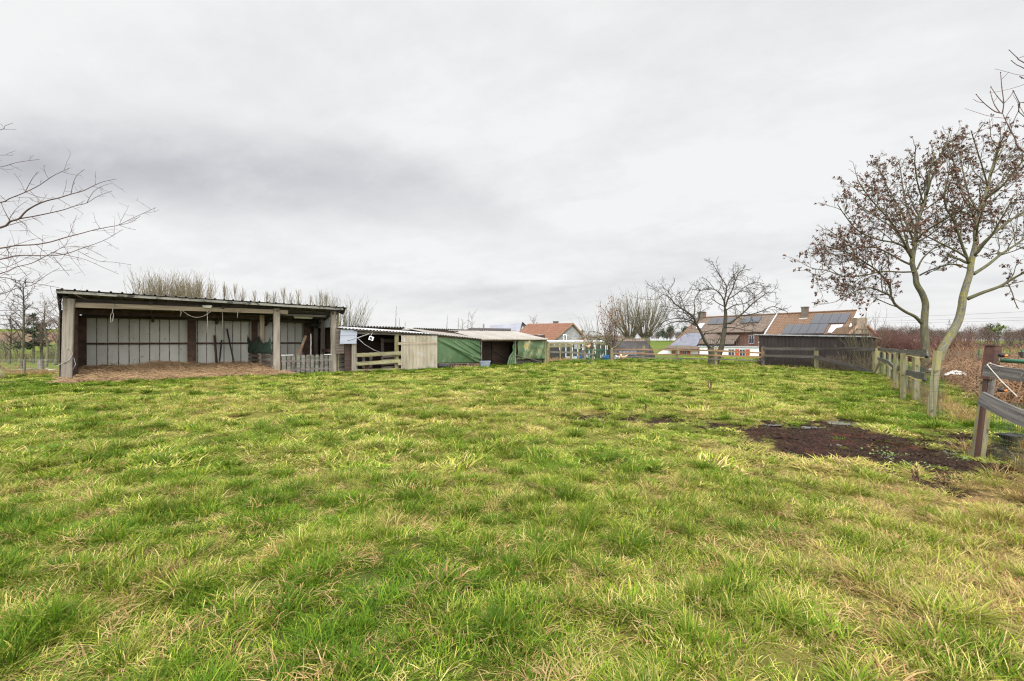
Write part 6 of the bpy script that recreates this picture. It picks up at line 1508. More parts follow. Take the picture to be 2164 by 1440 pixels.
for pts, r0, dy in (([(665, 1080), (610, 1010), (560, 900), (500, 790), (470, 720), (380, 650), (260, 570), (200, 500), (120, 460), (40, 520)], .15, -1.5), ([(520, 830), (420, 780), (300, 775), (180, 800), (80, 860)], .07, -2.0), ([(475, 725), (490, 620), (480, 540), (530, 440), (625, 370)], .07, 1.0),
   ([(455, 770), (330, 740), (200, 750), (90, 800), (20, 850)], .05, 1.5), ([(845, 630), (835, 540), (860, 420), (850, 340), (790, 250), (730, 150), (685, 60)], .09, .5), ([(850, 600), (880, 500), (930, 400), (970, 280), (1020, 190), (1130, 160)], .08, -1), ([(850, 420), (900, 300), (960, 220), (1010, 150)], .05, 1.4),
   ([(840, 560), (800, 470), (720, 400), (640, 400), (540, 410), (430, 390)], .065, -1.2), ([(720, 400), (660, 320), (600, 270), (540, 265)], .04, .8), ([(850, 790), (900, 790), (1000, 720), (1080, 650), (1160, 570), (1250, 500), (1340, 440), (1450, 430)], .11, -1.2), ([(1010, 710), (1150, 690), (1280, 650), (1400, 600), (1520, 640), (1580, 665)], .06, -2),
   ([(860, 640), (960, 580), (1080, 560), (1200, 480), (1290, 420)], .06, 1.4), ([(870, 520), (980, 450), (1090, 360), (1200, 320), (1300, 330)], .055, 2), ([(840, 600), (760, 560), (680, 510), (620, 560)], .05, -1.4), ([(680, 1085), (760, 1010), (800, 900)], .1, .5), ([(840, 840), (960, 850), (1100, 880), (1200, 860)], .05, 1.5), ([(560, 900), (680, 880), (760, 850)], .04, -1)):
    G.limb(lim6(pts, Ya, dy), r0 * .72, .014, AP)
G.mesh((0, 1), {0: 7, 1: 5}).build('limbs', M['limb_dark'], ap, True); G.mesh((2, 3), {2: 3, 3: 3}).build('twigs', M['twig'], ap)
print('apple twigs', len(G.out.get(3, [])))

# overhanging twigs of the tree left of the shed --------------------------------------------
LP = {1: dict(n=2.6, start=.08, ang=(40, 85), len=(.10, .24), r=.45, seg=4, wob=.16, trop=.02, rmin=.0055, fall=.6),
      2: dict(n=4.0, start=.1, ang=(40, 80), len=(.25, .5), r=.6, seg=3, wob=.2, trop=.02, rmin=.004)}
OL, SL = (0, 240), 3.0; Yl = 13.2; G = Grow(99); trx = xat(-170, 13.6)
lt = thing('overhanging_tree', (trx, 13.6, z1(trx, 13.6)), 'bare tree reaching long bud-studded branches in from the left edge', 'tree')
mb = MB(); mb.tubes([([(trx, 13.6, -.2), (trx + .05, 13.6, 1), (trx - .05, 13.5, 2.4), (trx + .1, 13.5, 3.6), (trx + .05, 13.4, 5.2), (trx + .2, 13.4, 7.0), (trx + .3, 13.3, 9)], [.26, .2, .18, .16, .13, .09, .03])], 10); mb.build('trunk', M['bark'], lt, True)
def lb(pts, r0, dy, z0=None):
    pts = list(pts); w_ = px3(OL, SL, pts, Yl, dy)
    if pts[0][0] <= 0:
        z = z0 if z0 else w_[0].z - .25; w_ = [Vector((trx, 13.5, max(1.0, z))), Vector(((trx + w_[0].x) / 2, (13.5 + w_[0].y) / 2, (z + w_[0].z) / 2 + .05))] + w_
    G.limb(w_, r0, .0045, LP, k=3)
for pts, r0, dy in (([(0, 725), (65, 685), (120, 668), (165, 620), (230, 580), (300, 553), (370, 537), (450, 512), (530, 490), (600, 455), (660, 432), (740, 415)], .034, 0), ([(120, 668), (200, 655), (300, 635), (400, 612), (480, 585), (550, 568), (620, 525), (710, 492)], .018, .5), ([(65, 685), (40, 640), (20, 600), (5, 560)], .012, -.2),
   ([(0, 565), (60, 540), (160, 500), (250, 455), (330, 400), (400, 365), (445, 345)], .020, -.5), ([(160, 498), (190, 440), (215, 400), (248, 370)], .009, -.3), ([(165, 500), (230, 525), (300, 538), (350, 535)], .007, .3), ([(450, 512), (465, 440), (490, 390), (538, 355)], .009, .2), ([(550, 568), (590, 500), (640, 465), (695, 445)], .008, .2),
   ([(0, 855), (100, 838), (220, 832), (320, 815), (420, 785), (500, 765), (600, 738), (700, 718), (750, 708), (850, 660), (990, 597)], .024, -.6), ([(755, 708), (830, 690), (890, 650)], .007, .1), ([(755, 708), (800, 725), (860, 738)], .006, .2),
   ([(0, 925), (100, 903), (200, 900), (320, 903), (420, 890), (520, 855), (600, 828), (680, 795), (780, 735)], .022, .6), ([(0, 1015), (100, 975), (200, 950), (290, 905), (350, 875), (400, 850), (500, 845), (560, 860), (620, 890), (680, 920)], .014, 1.0), ([(320, 880), (450, 905), (550, 930), (650, 975), (755, 1020)], .009, .8), ([(500, 875), (620, 935), (720, 943), (833, 960)], .008, .4),
   ([(0, 1040), (90, 1055), (200, 1075), (290, 1090), (370, 1105), (430, 1130), (500, 1160), (570, 1190)], .013, 1.0), ([(0, 1145), (100, 1110), (200, 1090), (260, 1050), (320, 1010), (380, 980)], .013, -.4), ([(340, 910), (380, 960), (440, 1030)], .008, .3), ([(0, 1280), (100, 1290), (180, 1300), (270, 1290), (340, 1240), (380, 1200)], .012, -.6), ([(0, 1250), (100, 1250), (200, 1240), (300, 1225), (370, 1210)], .009, .4),
   ([(0, 1340), (60, 1330), (140, 1300), (220, 1270), (300, 1255)], .009, .2), ([(0, 980), (80, 960), (160, 920), (230, 880)], .009, -.4), ([(0, 105), (30, 80), (80, 62)], .011, 0), ([(0, 340), (90, 315), (180, 300), (250, 292)], .011, .3), ([(0, 265), (80, 268)], .008, .2), ([(0, 1190), (50, 1150), (120, 1060), (200, 1010)], .008, .6), ([(0, 1060), (70, 1120), (90, 1180), (60, 1240)], .007, .3)):
    lb(pts, r0, dy)
r9 = random.Random(4)
for i in range(22):
    a = r9.uniform(1.9, 4.4); G.shoot(Vector((trx, 13.5, r9.uniform(2.4, 7.6))), Vector((math.cos(a), math.sin(a), r9.uniform(.1, .7))), r9.uniform(2.0, 4.2), .035, {**LP, 0: dict(seg=7, wob=.1, trop=.02, rmin=.006, taper=.15)}, 0)
G.shoot(Vector((trx + .3, 13.3, 8.9)), Vector((-.3, 0, 1)), 2.0, .03, {**LP, 0: dict(seg=6, wob=.1, trop=.02, rmin=.006, taper=.15)}, 0)
G.mesh((0, 1, 2), {0: 6}).build('branches', M['twig_red'], lt, True)

# overhanging twigs at the upper right -----------------------------------------------------
RP = {1: dict(n=.9, start=.3, ang=(30, 55), len=(.18, .35), r=.6, seg=4, wob=.08, trop=.05, rmin=.006, fall=.4)}
O2, S2 = (1680, 80), 3.79; Yr = 9.0; G = Grow(123); trx = xat(2420, 9.4)
rt_ = thing('overhanging_tree', (trx, 9.4, z1(trx, 9.4)), 'bare tree with stout opposite-budded twigs reaching in at the upper right corner', 'tree')
mb = MB(); mb.tubes([([(trx, 9.4, -.2), (trx + .05, 9.4, 1.5), (trx - .05, 9.3, 3), (trx - .15, 9.3, 4.6), (trx - .1, 9.2, 6.5), (trx - .2, 9.1, 9)], [.2, .16, .14, .12, .08, .03])], 10); mb.build('trunk', M['bark'], rt_, True)
def rl(pts, r0, dy, r1=.0055):
    w_ = px3(O2, S2, pts, Yr, dy)
    if pts[0][0] >= 1830: w_ = [Vector((trx - .1, 9.3, w_[0].z - .9)), w_[0].lerp(Vector((trx - .1, 9.3, w_[0].z - .9)), .45) + Vector((0, 0, -.1))] + w_
    pl = G.limb(w_, r0, r1, RP, k=4)
    if len(pl) > 6:
        for i in range(len(pl) - 1, max(0, len(pl) - 14), -4): G.put(5, [pl[i] - (pl[i] - pl[i - 1]).normalized() * .012, pl[i], pl[i] + (pl[i] - pl[i - 1]).normalized() * .014], [.004, .0115, .005])
for pts, r0, dy in (([(1834, 915), (1760, 800), (1700, 690), (1660, 600)], .026, 0), ([(1660, 605), (1600, 590), (1510, 520), (1452, 455)], .011, -.2), ([(1640, 600), (1600, 540), (1580, 490), (1565, 430)], .010, .2), ([(1662, 600), (1672, 520), (1657, 400), (1647, 280)], .012, 0), ([(1670, 525), (1620, 470), (1570, 395)], .009, .1), ([(1680, 520), (1720, 475), (1748, 430)], .007, .2),
   ([(1834, 200), (1780, 160), (1717, 100)], .012, 0), ([(1834, 245), (1780, 220), (1735, 185)], .010, .1), ([(1834, 630), (1800, 530), (1748, 425)], .011, -.2), ([(1834, 520), (1790, 590), (1740, 690)], .008, .2), ([(1834, 715), (1780, 710), (1725, 703)], .008, 0), ([(1834, 326), (1818, 324)], .008, 0), ([(1700, 690), (1690, 640), (1745, 550)], .007, .1)):
    rl(pts, r0, dy)
for i in range(22):
    a = r9.uniform(-1.2, 1.3); G.shoot(Vector((trx - .1, 9.3, r9.uniform(3.0, 8.2))), Vector((math.cos(a), math.sin(a), r9.uniform(.4, 1.1))), r9.uniform(1.6, 3.4), .035, {**RP, 0: dict(seg=7, wob=.09, trop=.04, rmin=.006, taper=.15)}, 0)
G.shoot(Vector((trx - .2, 9.1, 8.9)), Vector((.3, 0, 1)), 1.8, .03, {**RP, 0: dict(seg=6, wob=.1, trop=.02, rmin=.006, taper=.15)}, 0)
G.mesh((0, 1, 5), {0: 6, 5: 5}).build('branches', M['twig_red'], rt_, True)

# generic trees ---------------------------------------------------------------------------
def ground_pt(px, Y): x = xat(px, Y); return Vector((x, Y, z1(x, Y)))
def pollard_mesh(seed, h_trunk, rtr, n, L, spread, sub=True, wob=.05, rmin=.012, rs=.03, trop=.05):
    G = Grow(seed); r = random.Random(seed)
    P = {1: dict(n=1.5 if sub else 0.0, start=.3, ang=(12, 32), len=(.22, .45), r=.6, seg=4, wob=.07, trop=.06, rmin=rmin * .7, fall=.5)}
    if not sub: P = {}
    G.put(0, [Vector((0, 0, -.2)), Vector((.03, 0, h_trunk * .5)), Vector((0, .02, h_trunk * .9)), Vector((0, 0, h_trunk + .15))], [rtr * 1.15, rtr, rtr * 1.25, rtr * .9])
    for i in range(n):
        a = r.random() * 6.283; sp = spread * math.sqrt(r.random()); d = Vector((math.cos(a) * math.sin(sp), math.sin(a) * math.sin(sp), math.cos(sp)))
        l = L * r.uniform(.68, 1.08) * (1 - .22 * sp); p = Vector((math.cos(a) * rtr * .7, math.sin(a) * rtr * .7, h_trunk + r.uniform(-.15, .15)))
        G.shoot(p, d, l, rs * r.uniform(.6, 1.1), {**P, 0: dict(seg=6, wob=wob, trop=trop, rmin=rmin, taper=.25)}, 0)
    return G
def pollard(name, p, label, cat, G, bark, tw, group=None):
    t_ = thing(name, p, label, cat, group); st = MB(); st.tubes(G.out[0][:1], 8); tk = st.build('trunk', M[bark], None); tk.parent = t_
    G.out[0] = G.out[0][1:]; c = G.mesh((0, 1), {0: 4, 1: 3}).build('crown', M[tw], None); c.parent = t_; return t_
# row behind the open shed
rowlab = 'slim upright leafless poplar in the long row behind the open shed roof'
protos_ = []
for k in range(5):
    G = Grow(500 + k); r = random.Random(500 + k); Ht = 10.6
    G.put(0, [Vector((0, 0, -.3)), Vector((.05, 0, 3)), Vector((0, .05, 6)), Vector((.05, 0, 8.4)), Vector((0, 0, Ht))], [.17, .14, .10, .06, .015])
    P = {1: dict(n=4, start=.25, ang=(10, 25), len=(.25, .45), r=.6, seg=4, wob=.05, trop=.08, rmin=.016, fall=.5), 0: dict(seg=5, wob=.06, trop=.10, rmin=.022, taper=.25)}
    tk = G.out.pop(0)
    for i in range(34):
        z = r.uniform(4.2, 9.9); a = r.random() * 6.283; sp = R(r.uniform(14, 30)); d = Vector((math.cos(a) * math.sin(sp), math.sin(a) * math.sin(sp), math.cos(sp)))
        G.shoot(Vector((0, 0, z)), d, (Ht + .5 - z) * r.uniform(.35, .7) + .3, .03, P, 0)
    protos_.append((tk, G))
made = []
xs_ = [386, 397.5, 409, 419, 446, 475, 497, 514, 538, 563, 578, 600, 613, 631, 656, 676, 690, 704]
for i, px in enumerate(xs_):
    Y = 56 + (px - 386) / 318 * 17; p = ground_pt(px, Y)
    if i < 5:
        tk, G = protos_[i]; t_ = thing('poplar_tree', p, rowlab, 'tree', 'poplars in a row behind the open shed')
        o_ = MB().tubes(tk, 6).build('trunk', M['twig_tan'], None); o_.parent = t_; o_ = G.mesh((0, 1), {0: 3, 1: 3}).build('crown', M['twig_tan'], None); o_.parent = t_; made.append(t_)
    else:
        t_ = copy_tree(made[i % 5]); t_.location = p
    t_.rotation_euler.z = random.random() * 6.28
    ztop = H + (720 - (588 + (px - 386) / 318 * 30) + random.uniform(-9, 5)) / F * Y; s_ = (ztop - p.z) / 10.9; t_.scale = (s_ * random.uniform(.55, .8), s_ * random.uniform(.55, .8), s_)
lab2 = 'tan bushy pollard in the clump behind the left part of the shed roof'; made2 = []
for i, px in enumerate([306, 318, 329, 341, 352, 363, 374, 384, 396, 408, 420]):
    Y = 47 + random.uniform(-2, 2); p = ground_pt(px, Y)
    if i < 3: t_ = pollard('pollard_tree', p, lab2, 'tree', pollard_mesh(520 + i, 3.2, .22, 26, 5.6, .36, True, .05, .016, .032), 'bark', 'twig_tan', 'tan pollards behind the left of the shed'); made2.append(t_)
    else: t_ = copy_tree(made2[i % 3]); t_.location = p
    t_.rotation_euler.z = random.random() * 6.28; ztop = H + (720 - 591 - (i == 0) * -12 + random.uniform(-4, 8)) / F * Y; t_.scale = (1, 1, 1); s_ = (ztop - p.z) / 8.7; t_.scale = (s_, s_, s_)
p = ground_pt(724, 43); t_ = pollard('pollard_willow', p, 'leaning fan of willow shoots behind the right end of the shed roof', 'tree', pollard_mesh(540, 1.6, .4, 95, 5.6, .62, True, .05, .014, .03), 'bark', 'twig_olive')
# two pollard willows behind the hen hut
for k, (px, L, sd, lb_) in enumerate(((1331, 4.9, 551, 'pollard willow with dense upright shoots, left one behind the round-topped hut'), (1364, 5.0, 552, 'pollard willow with knobbly dark head, right one behind the round-topped hut'))):
    p = ground_pt(px, 46); pollard('pollard_willow', p, lb_, 'tree', pollard_mesh(sd, 2.75, .42, 80, L, .86, True, .05, .013, .035, .07), 'bark', 'twig_olive')
# forked mossy tree before the aviary, brown-leaved shrub behind it
FP = {1: dict(n=2.6, start=.15, ang=(35, 80), len=(.25, .5), r=.55, seg=5, wob=.25, trop=.02, rmin=.011), 2: dict(n=6, start=.1, ang=(35, 85), len=(.3, .6), r=.6, seg=3, wob=.22, trop=.03, rmin=.007)}
O5, S5 = (1200, 540), 5.54; Yf = 33.6; G = Grow(61); p = ground_pt(1293, Yf)
ft = thing('pear_tree', p, 'small mossy fork-trunked fruit tree standing against the fence posts by the aviary', 'tree')
mb = MB(); mb.tubes([(smooth_line(px3(O5, S5, [(515, 1260), (515, 1160), (512, 1085)], Yf, 0), 4), [.13, .12, .12, .12, .115, .11, .11, .11, .11])], 8); mb.build('trunk', M['bark_moss'], ft, True)
for pts, r0, dy in (([(508, 1095), (470, 1040), (440, 1000), (390, 985), (330, 960), (270, 960), (220, 970)], .09, -.6), ([(515, 1090), (570, 1070), (620, 1020), (650, 985), (720, 970), (800, 985)], .085, .5), ([(440, 1000), (400, 930), (340, 900), (270, 890), (230, 920)], .05, .6), ([(470, 1040), (400, 1050), (320, 1045), (270, 1060)], .04, -.8), ([(640, 990), (620, 920), (560, 880), (520, 840)], .045, .8), ([(510, 1085), (500, 980), (470, 900), (420, 850)], .05, .5), ([(330, 960), (280, 1000), (250, 1040)], .03, 0)):
    G.limb(px3(O5, S5, pts, Yf, dy), r0, .015, FP)
G.mesh((0, 1), {0: 6, 1: 4}).build('limbs', M['limb'], ft, True); G.mesh((2,), {}).build('twigs', M['twig_olive'], ft)
def leafy_shrub(name, p, label, seed, n, L, spread, tw, leafm, nl, ls, zr=(.3, 1)):
    G = pollard_mesh(seed, .15, .12, n, L, spread, True, .06, .010, .02, .05); t_ = thing(name, p, label, 'shrub')
    c = G.mesh((0, 1), {0: 4, 1: 3}).build('stems', M[tw], None); c.parent = t_
    if nl:
        q = np.random.RandomState(seed); V = []; Fc = []; al = [Vector(x) for l in G.out.get(1, G.out[0]) for x in l[0][1:]]
        for _ in range(nl):
            o = np.array(al[q.randint(len(al))]) + q.normal(0, .03, 3); a = q.normal(0, 1, 3); a *= ls / np.linalg.norm(a); b = np.cross(a, q.normal(0, 1, 3)); b *= ls * .6 / (np.linalg.norm(b) + 1e-6); i0 = len(V); V += [o - a, o - b, o + a, o + b]; Fc.append((i0, i0 + 1, i0 + 2, i0 + 3))
        c = MB().add(np.array(V), Fc).build('leaves', M[leafm], None); c.parent = t_
    return t_
leafy_shrub('russet_shrub', ground_pt(1292, 36.5), 'tall narrow shrub with russet leaves rising behind the forked fruit tree', 571, 26, 4.5, .26, 'twig_red', 'rustleaf', 420, .07)
leafy_shrub('bare_shrub', ground_pt(1262, 40), 'pale olive bare shrub spreading left of the russet shrub above the aviary', 572, 46, 4.2, .75, 'twig_olive', 'seed', 0, .05)
leafy_shrub('bare_shrub', ground_pt(1826, 23.4), 'bare yellowish shrub growing against the right end of the brown clad shed', 573, 34, 2.9, .62, 'twig_olive', 'seed', 0, .05)
leafy_shrub('bare_shrub', ground_pt(1788, 24.4), 'small bare sapling in front of the brown clad shed beside the fallen rail', 574, 6, 1.3, .6, 'twig_tan', 'seed', 0, .05)
leafy_shrub('bare_shrub', ground_pt(1842, 46.5), 'wispy bare sapling showing behind the brick gable slope', 575, 14, 4.6, .45, 'twig', 'seed', 0, .05)
# thin saplings and ivy-clad stems on the skyline over the low shelter
for px, py, Y, lb_, sd in ((837, 648, 62, 'tallest thin bare sapling rising over the low shelter roof', 1), (844, 672, 62, 'thin sapling just right of the tallest one over the shelter roof', 2), (856, 680, 62, 'shortest sapling in the trio over the left shelter roof', 3), (945, 666, 66, 'solitary thin sapling over the middle of the shelter roof', 4), (969, 672, 66, 'thin bare sapling left of the ivy-clad stem', 5), (989.5, 662, 66, 'thin bare sapling between the ivy-clad stem and the branching one', 6)):
    p = ground_pt(px, Y); zt = H + (720 - py) / F * Y - p.z; G = Grow(600 + sd); t_ = thing('sapling', p, lb_, 'sapling')
    G.put(0, [Vector((0, 0, -.2)), Vector((.05, 0, zt * .4)), Vector((-.04, 0, zt * .75)), Vector((.03, 0, zt))], [.06, .05, .03, .01]); c = MB().tubes(G.out[0], 5).build('stem', M['twig'], None); c.parent = t_
    G.kids(*G.out[0][0], {1: dict(n=14, start=.4, ang=(15, 35), len=(.05, .12), r=.5, seg=3, wob=.08, trop=.1, rmin=.012)}, 1); c = MB().tubes(G.out[1], 3).build('twigs', M['twig'], None); c.parent = t_
def simple_tree(name, p, h_, label, seed, P, trunk_r, bark, tw, lean=0, z_first=.3, group=None, r1=.02):
    G = Grow(seed); t_ = thing(name, p, label, 'tree', group); r = random.Random(seed)
    pl = smooth_line([Vector((0, 0, -.2)), Vector((lean * .3 + r.gauss(0, .08), r.gauss(0, .1), h_ * .3)), Vector((lean * .6 + r.gauss(0, .12), r.gauss(0, .15), h_ * .65)), Vector((lean, 0, h_))], 4); n = len(pl)
    rad = [trunk_r + (r1 - trunk_r) * (i / (n - 1)) for i in range(n)]; c = MB().tubes([(pl, rad)], 7).build('trunk', M[bark], None, True); c.parent = t_
    G.kids(pl, rad, {k: dict(v) for k, v in P.items()}, 1)
    if G.out: c = G.mesh((1, 2, 3), {1: 4, 2: 3, 3: 3}).build('crown', M[tw], None); c.parent = t_
    return t_, G
BP = {1: dict(n=26, start=.3, ang=(30, 60), len=(.16, .34), r=.45, seg=5, wob=.12, trop=.03, rmin=.018), 2: dict(n=7, start=.2, ang=(25, 55), len=(.3, .55), r=.6, seg=4, wob=.15, trop=.0, rmin=.012), 3: dict(n=4, start=.2, ang=(25, 55), len=(.35, .6), r=.7, seg=3, wob=.15, trop=-.02, rmin=.009)}
BS = {1: dict(n=16, start=.35, ang=(30, 60), len=(.16, .34), r=.45, seg=4, wob=.12, trop=.03, rmin=.016), 2: dict(n=5, start=.2, ang=(25, 55), len=(.3, .55), r=.6, seg=3, wob=.15, trop=.0, rmin=.010)}
def ivy_on(t_, G, seed, z0, z1_, w_, n=260, s_=.10):
    q = np.random.RandomState(seed); V = []; Fc = []
    for _ in range(n):
        z = q.uniform(z0, z1_); o = np.array([q.normal(0, w_), q.normal(0, w_), z]); a = q.normal(0, 1, 3); a *= s_ / np.linalg.norm(a); b = np.cross(a, q.normal(0, 1, 3)); b *= s_ / (np.linalg.norm(b) + 1e-6); i0 = len(V); V += [o - a, o - b, o + a, o + b]; Fc.append((i0, i0 + 1, i0 + 2, i0 + 3))
    c = MB().add(np.array(V), Fc).build('ivy_leaves', M['ivy'], None); c.parent = t_
p = ground_pt(979, 70); t_, G = simple_tree('ivy_tree', p, 5.9, 'short ivy-clad tree stem on the skyline over the shelter roof', 611, BS, .12, 'bark', 'twig'); ivy_on(t_, G, 1, 2.6, 4.6, .22)
p = ground_pt(997.5, 70); t_, G = simple_tree('bare_tree', p, 7.0, 'slim branching bare tree on the skyline right of the ivy-clad stem', 612, BS, .13, 'bark', 'twig'); ivy_on(t_, G, 2, 2.2, 5.0, .12, 120, .07)
p = ground_pt(1128, 95); simple_tree('bare_tree', p, 7.6, 'distant bare tree rising between the modern house and the block house', 613, BP, .16, 'bark', 'twig_tan', r1=.03)
p = ground_pt(1163, 100); simple_tree('bare_tree', p, 6.6, 'distant bare tree behind the terracotta roof left of its chimney', 614, BS, .14, 'bark', 'twig_tan', r1=.03)
# trees in the valley left of the shed
p = ground_pt(43, 26); simple_tree('birch_tree', p, 5.2, 'nearest slim bare birch, just beyond the wire fence left of the shed', 621, BP, .10, 'limb', 'twig', .15, r1=.02)
p = ground_pt(97, 52); simple_tree('birch_tree', p, 7.4, 'pale-stemmed bare birch beside the shed corner post', 622, BP, .17, 'bark', 'twig_red', -.1, r1=.03)
p = ground_pt(118, 56); simple_tree('valley_tree', p, 8.4, 'bare tree with reddish twigs directly left of the shed corner post', 623, BP, .2, 'bark', 'twig_red', .5, r1=.04)
p = ground_pt(20, 58); simple_tree('valley_tree', p, 6.2, 'low spreading bare tree in the valley hedge at the left edge', 624, BP, .16, 'bark', 'twig', r1=.04)
p = ground_pt(-40, 55); simple_tree('valley_tree', p, 7.5, 'bare valley tree cut by the left edge', 625, BP, .18, 'bark', 'twig', r1=.04)
p = ground_pt(84, 57); simple_tree('valley_tree', p, 5.4, 'thin dark bare tree between the birch and the conifer', 626, BP, .12, 'bark', 'twig', .2, r1=.03)
p = ground_pt(133, 60); simple_tree('valley_tree', p, 5.8, 'low bare tree half hidden by the shed corner post', 627, BP, .12, 'bark', 'twig', -.3, r1=.03)
def conifer(p, h_, label, seed, n=46):
    t_ = thing('conifer_tree', p, label, 'tree'); c = MB().tubes([([Vector((0, 0, -.2)), Vector((.05, 0, h_ * .5)), Vector((0, 0, h_))], [.16, .11, .02])], 7).build('trunk', M['bark'], None); c.parent = t_
    q = np.random.RandomState(seed); V = []; Fc = []
    for _ in range(n):
        z = q.uniform(.32, 1.0) * h_; th = q.rand() * 6.283; L = (1.06 - z / h_) * h_ * .36 * q.uniform(.5, 1.15) + .2; d = np.array([math.cos(th), math.sin(th), q.uniform(-.1, .25)])
        for k in range(int(18 * L) + 5):
            o = np.array([0, 0, z]) + d * L * q.uniform(.15, 1) + q.normal(0, .08, 3); a = d * .14 + q.normal(0, .10, 3); b = q.normal(0, .06, 3); i0 = len(V); V += [o - a, o - b, o + a, o + b]; Fc.append((i0, i0 + 1, i0 + 2, i0 + 3))
    c = MB().add(np.array(V), Fc).build('needles', M['evergreen'], None); c.parent = t_
conifer(ground_pt(70, 60), 6.6, 'dark green conifer with layered boughs in the valley hedge', 31)
conifer(ground_pt(88, 61), 5.6, 'smaller conifer just right of the layered one', 32, 34)
mb = MB(); p = ground_pt(89, 24.5); mb.beam(p - Zv * .2, p + Vector((-.1, 0, .75)), .22, .2, (1, 0, 0), seg=4, wob=.1); tag(mb.build('tree_stump', M['grey_wood']), 'leaning grey stump just beyond the left wire fence', 'stump')
for i, (px, Y, l, a, lb_) in enumerate(((76, 23.5, 1.0, .1, 'pale felled branch lying in front of the grey stump'), (100, 24.2, .9, -.15, 'short pale felled branch right of the grey stump'), (20, 22.6, 1.5, .25, 'long dark felled branch near the left edge of the lawn'))):
    p = ground_pt(px, Y) + Zv * .12; mb = MB(); mb.tube([p, p + Vector((l * .5, l * a * .5, .06)), p + Vector((l, l * a, .02))], [.05, .06, .035], 7); tag(mb.build('felled_branch', M['conc'] if i < 2 else M['bark'], None, True), lb_, 'branch')
# mossy root mound at the left edge
mb = MB(); p = ground_pt(-14, 19.2); mb.tube([p + Vector((-1.0, 0, .34)), p + Vector((-.3, 0, .40)), p + Vector((.25, -.02, .22)), p + Vector((.55, -.05, .04))], [.3, .28, .2, .08], 9); tag(mb.build('mossy_log', M['bark_moss'], None, True), 'mossy log lying on the lawn edge at the far left', 'log')
# ------------------------------------------------------------------ brambles, hedges, far woods, weeds
def canes(n, rad, h, r, seed, leaf=40, ls=.022):
    q = np.random.RandomState(seed); V = []; Fc = []; bc = []
    for i in range(n):
        p = np.array([q.normal(0, rad * .5), q.normal(0, rad * .5), -.03]); th = q.rand() * 6.283; L = q.uniform(.5, 1.2) * rad * 1.6; hh = q.uniform(*h); c = q.rand(); s = len(V); K = 5
        sd = np.array([-math.sin(th), math.cos(th), 0]) * r
        for j in range(K + 1):
            t = j / K; pt = p + np.array([math.cos(th) * L * t, math.sin(th) * L * t, hh * (1 - (1.55 * t - .75) ** 2 / .62) if t > .0 else 0]) + q.normal(0, .012, 3)
            rr = 1 - .6 * t
            V += [pt - sd * rr, pt + sd * rr, pt + np.array([0, 0, r * 1.6 * rr])]; bc += [c] * 3
        for j in range(K):
            b_ = s + j * 3
            for k in range(3): Fc.append((b_ + k, b_ + (k + 1) % 3, b_ + 3 + (k + 1) % 3, b_ + 3 + k))
        for _ in range(leaf // n):
            o = np.array(V[s + q.randint(3, 3 * K)]); a = q.normal(0, 1, 3); a *= ls / np.linalg.norm(a); b = np.cross(a, q.normal(0, 1, 3)); b *= ls * .7 / (np.linalg.norm(b) + 1e-6); i0 = len(V); V += [o - a, o - b, o + a, o + b]; bc += [q.rand()] * 4; Fc.append((i0, i0 + 1, i0 + 2, i0 + 3))
    return np.array(V), Fc, bc
BR = [proto('p', *canes(34, .5, (.25, .65), .007, 700 + s, 90), M['bramble']) for s in range(4)] + [proto('p', *canes(24, .4, (.2, .5), .006, 710 + s, 110, .03), M['rustleaf']) for s in range(1)]
n = 4200; y = rg.uniform(7.5, 24, n); x = rg.uniform(10, 42, n); sd_ = segside(x, y)
k = beyond(x, y) & (sd_ > 1.7 + .8 * fbm(x * .6, y * .6, 101, 2)) & (x < 1.9 * y + 1) & ~((np.hypot(x - 19.9, y - 22.5) < .6)); x, y = x[k], y[k]; n = len(x)
ob = scatter('brambles', np.stack([x, y, gz(x, y)], 1), np.stack([rg.normal(0, .12, n), rg.normal(0, .12, n), rg.rand(n) * 6.28], 1), rg.uniform(.75, 1.3, (n, 1)) * np.ones((1, 3)), rg.choice(5, n, p=[.23, .23, .23, .23, .08]), np.ones((n, 3)), BR)
stuff(ob, 'dry brown bramble tangle beyond the paddock fence', 'brambles'); print('brambles', n)
# tall dead grass at the foot of the near fence and along fences
x = np.concatenate([rg.uniform(5.2, 9.6, 420), FE[1][0] + (FE[0] - FE[1])[0] * (u_ := rg.rand(260)) + .35 + rg.normal(0, .2, 260), rg.uniform(xat(-60, 20.6), xat(125, 21.3), 300)])
y = np.concatenate([rg.uniform(3.6, 6.9, 420), FE[1][1] + (FE[0] - FE[1])[1] * u_ - .25 + rg.normal(0, .2, 260), rg.uniform(20.6, 23.5, 300)])
k = ~((x < 9.7) & (y < 7) & ((segside(x, y) < -.18) | (segside(x, y) > 2.0) | (mudmask(x, y) > .5))); x, y = x[k], y[k]; n = len(x)
ob = scatter('dead_grass', np.stack([x, y, gz(x, y) - .01], 1), np.stack([rg.normal(0, .2, n), rg.normal(0, .2, n), rg.rand(n) * 6.28], 1), rg.uniform(.8, 1.4, (n, 1)) * np.array([[1, 1, 1.0]]), rg.randint(0, 3, n), np.stack([rg.uniform(.74, .98, n), rg.uniform(.6, 1.0, n), rg.rand(n)], 1),
  [proto('p', *blades(70, .10, (.12, .26), (.003, .006), .8, .45, 170 + s, .8), gm) for s in range(3)])
stuff(ob, 'tall dead straw-brown grass along the fences', 'dead grass')
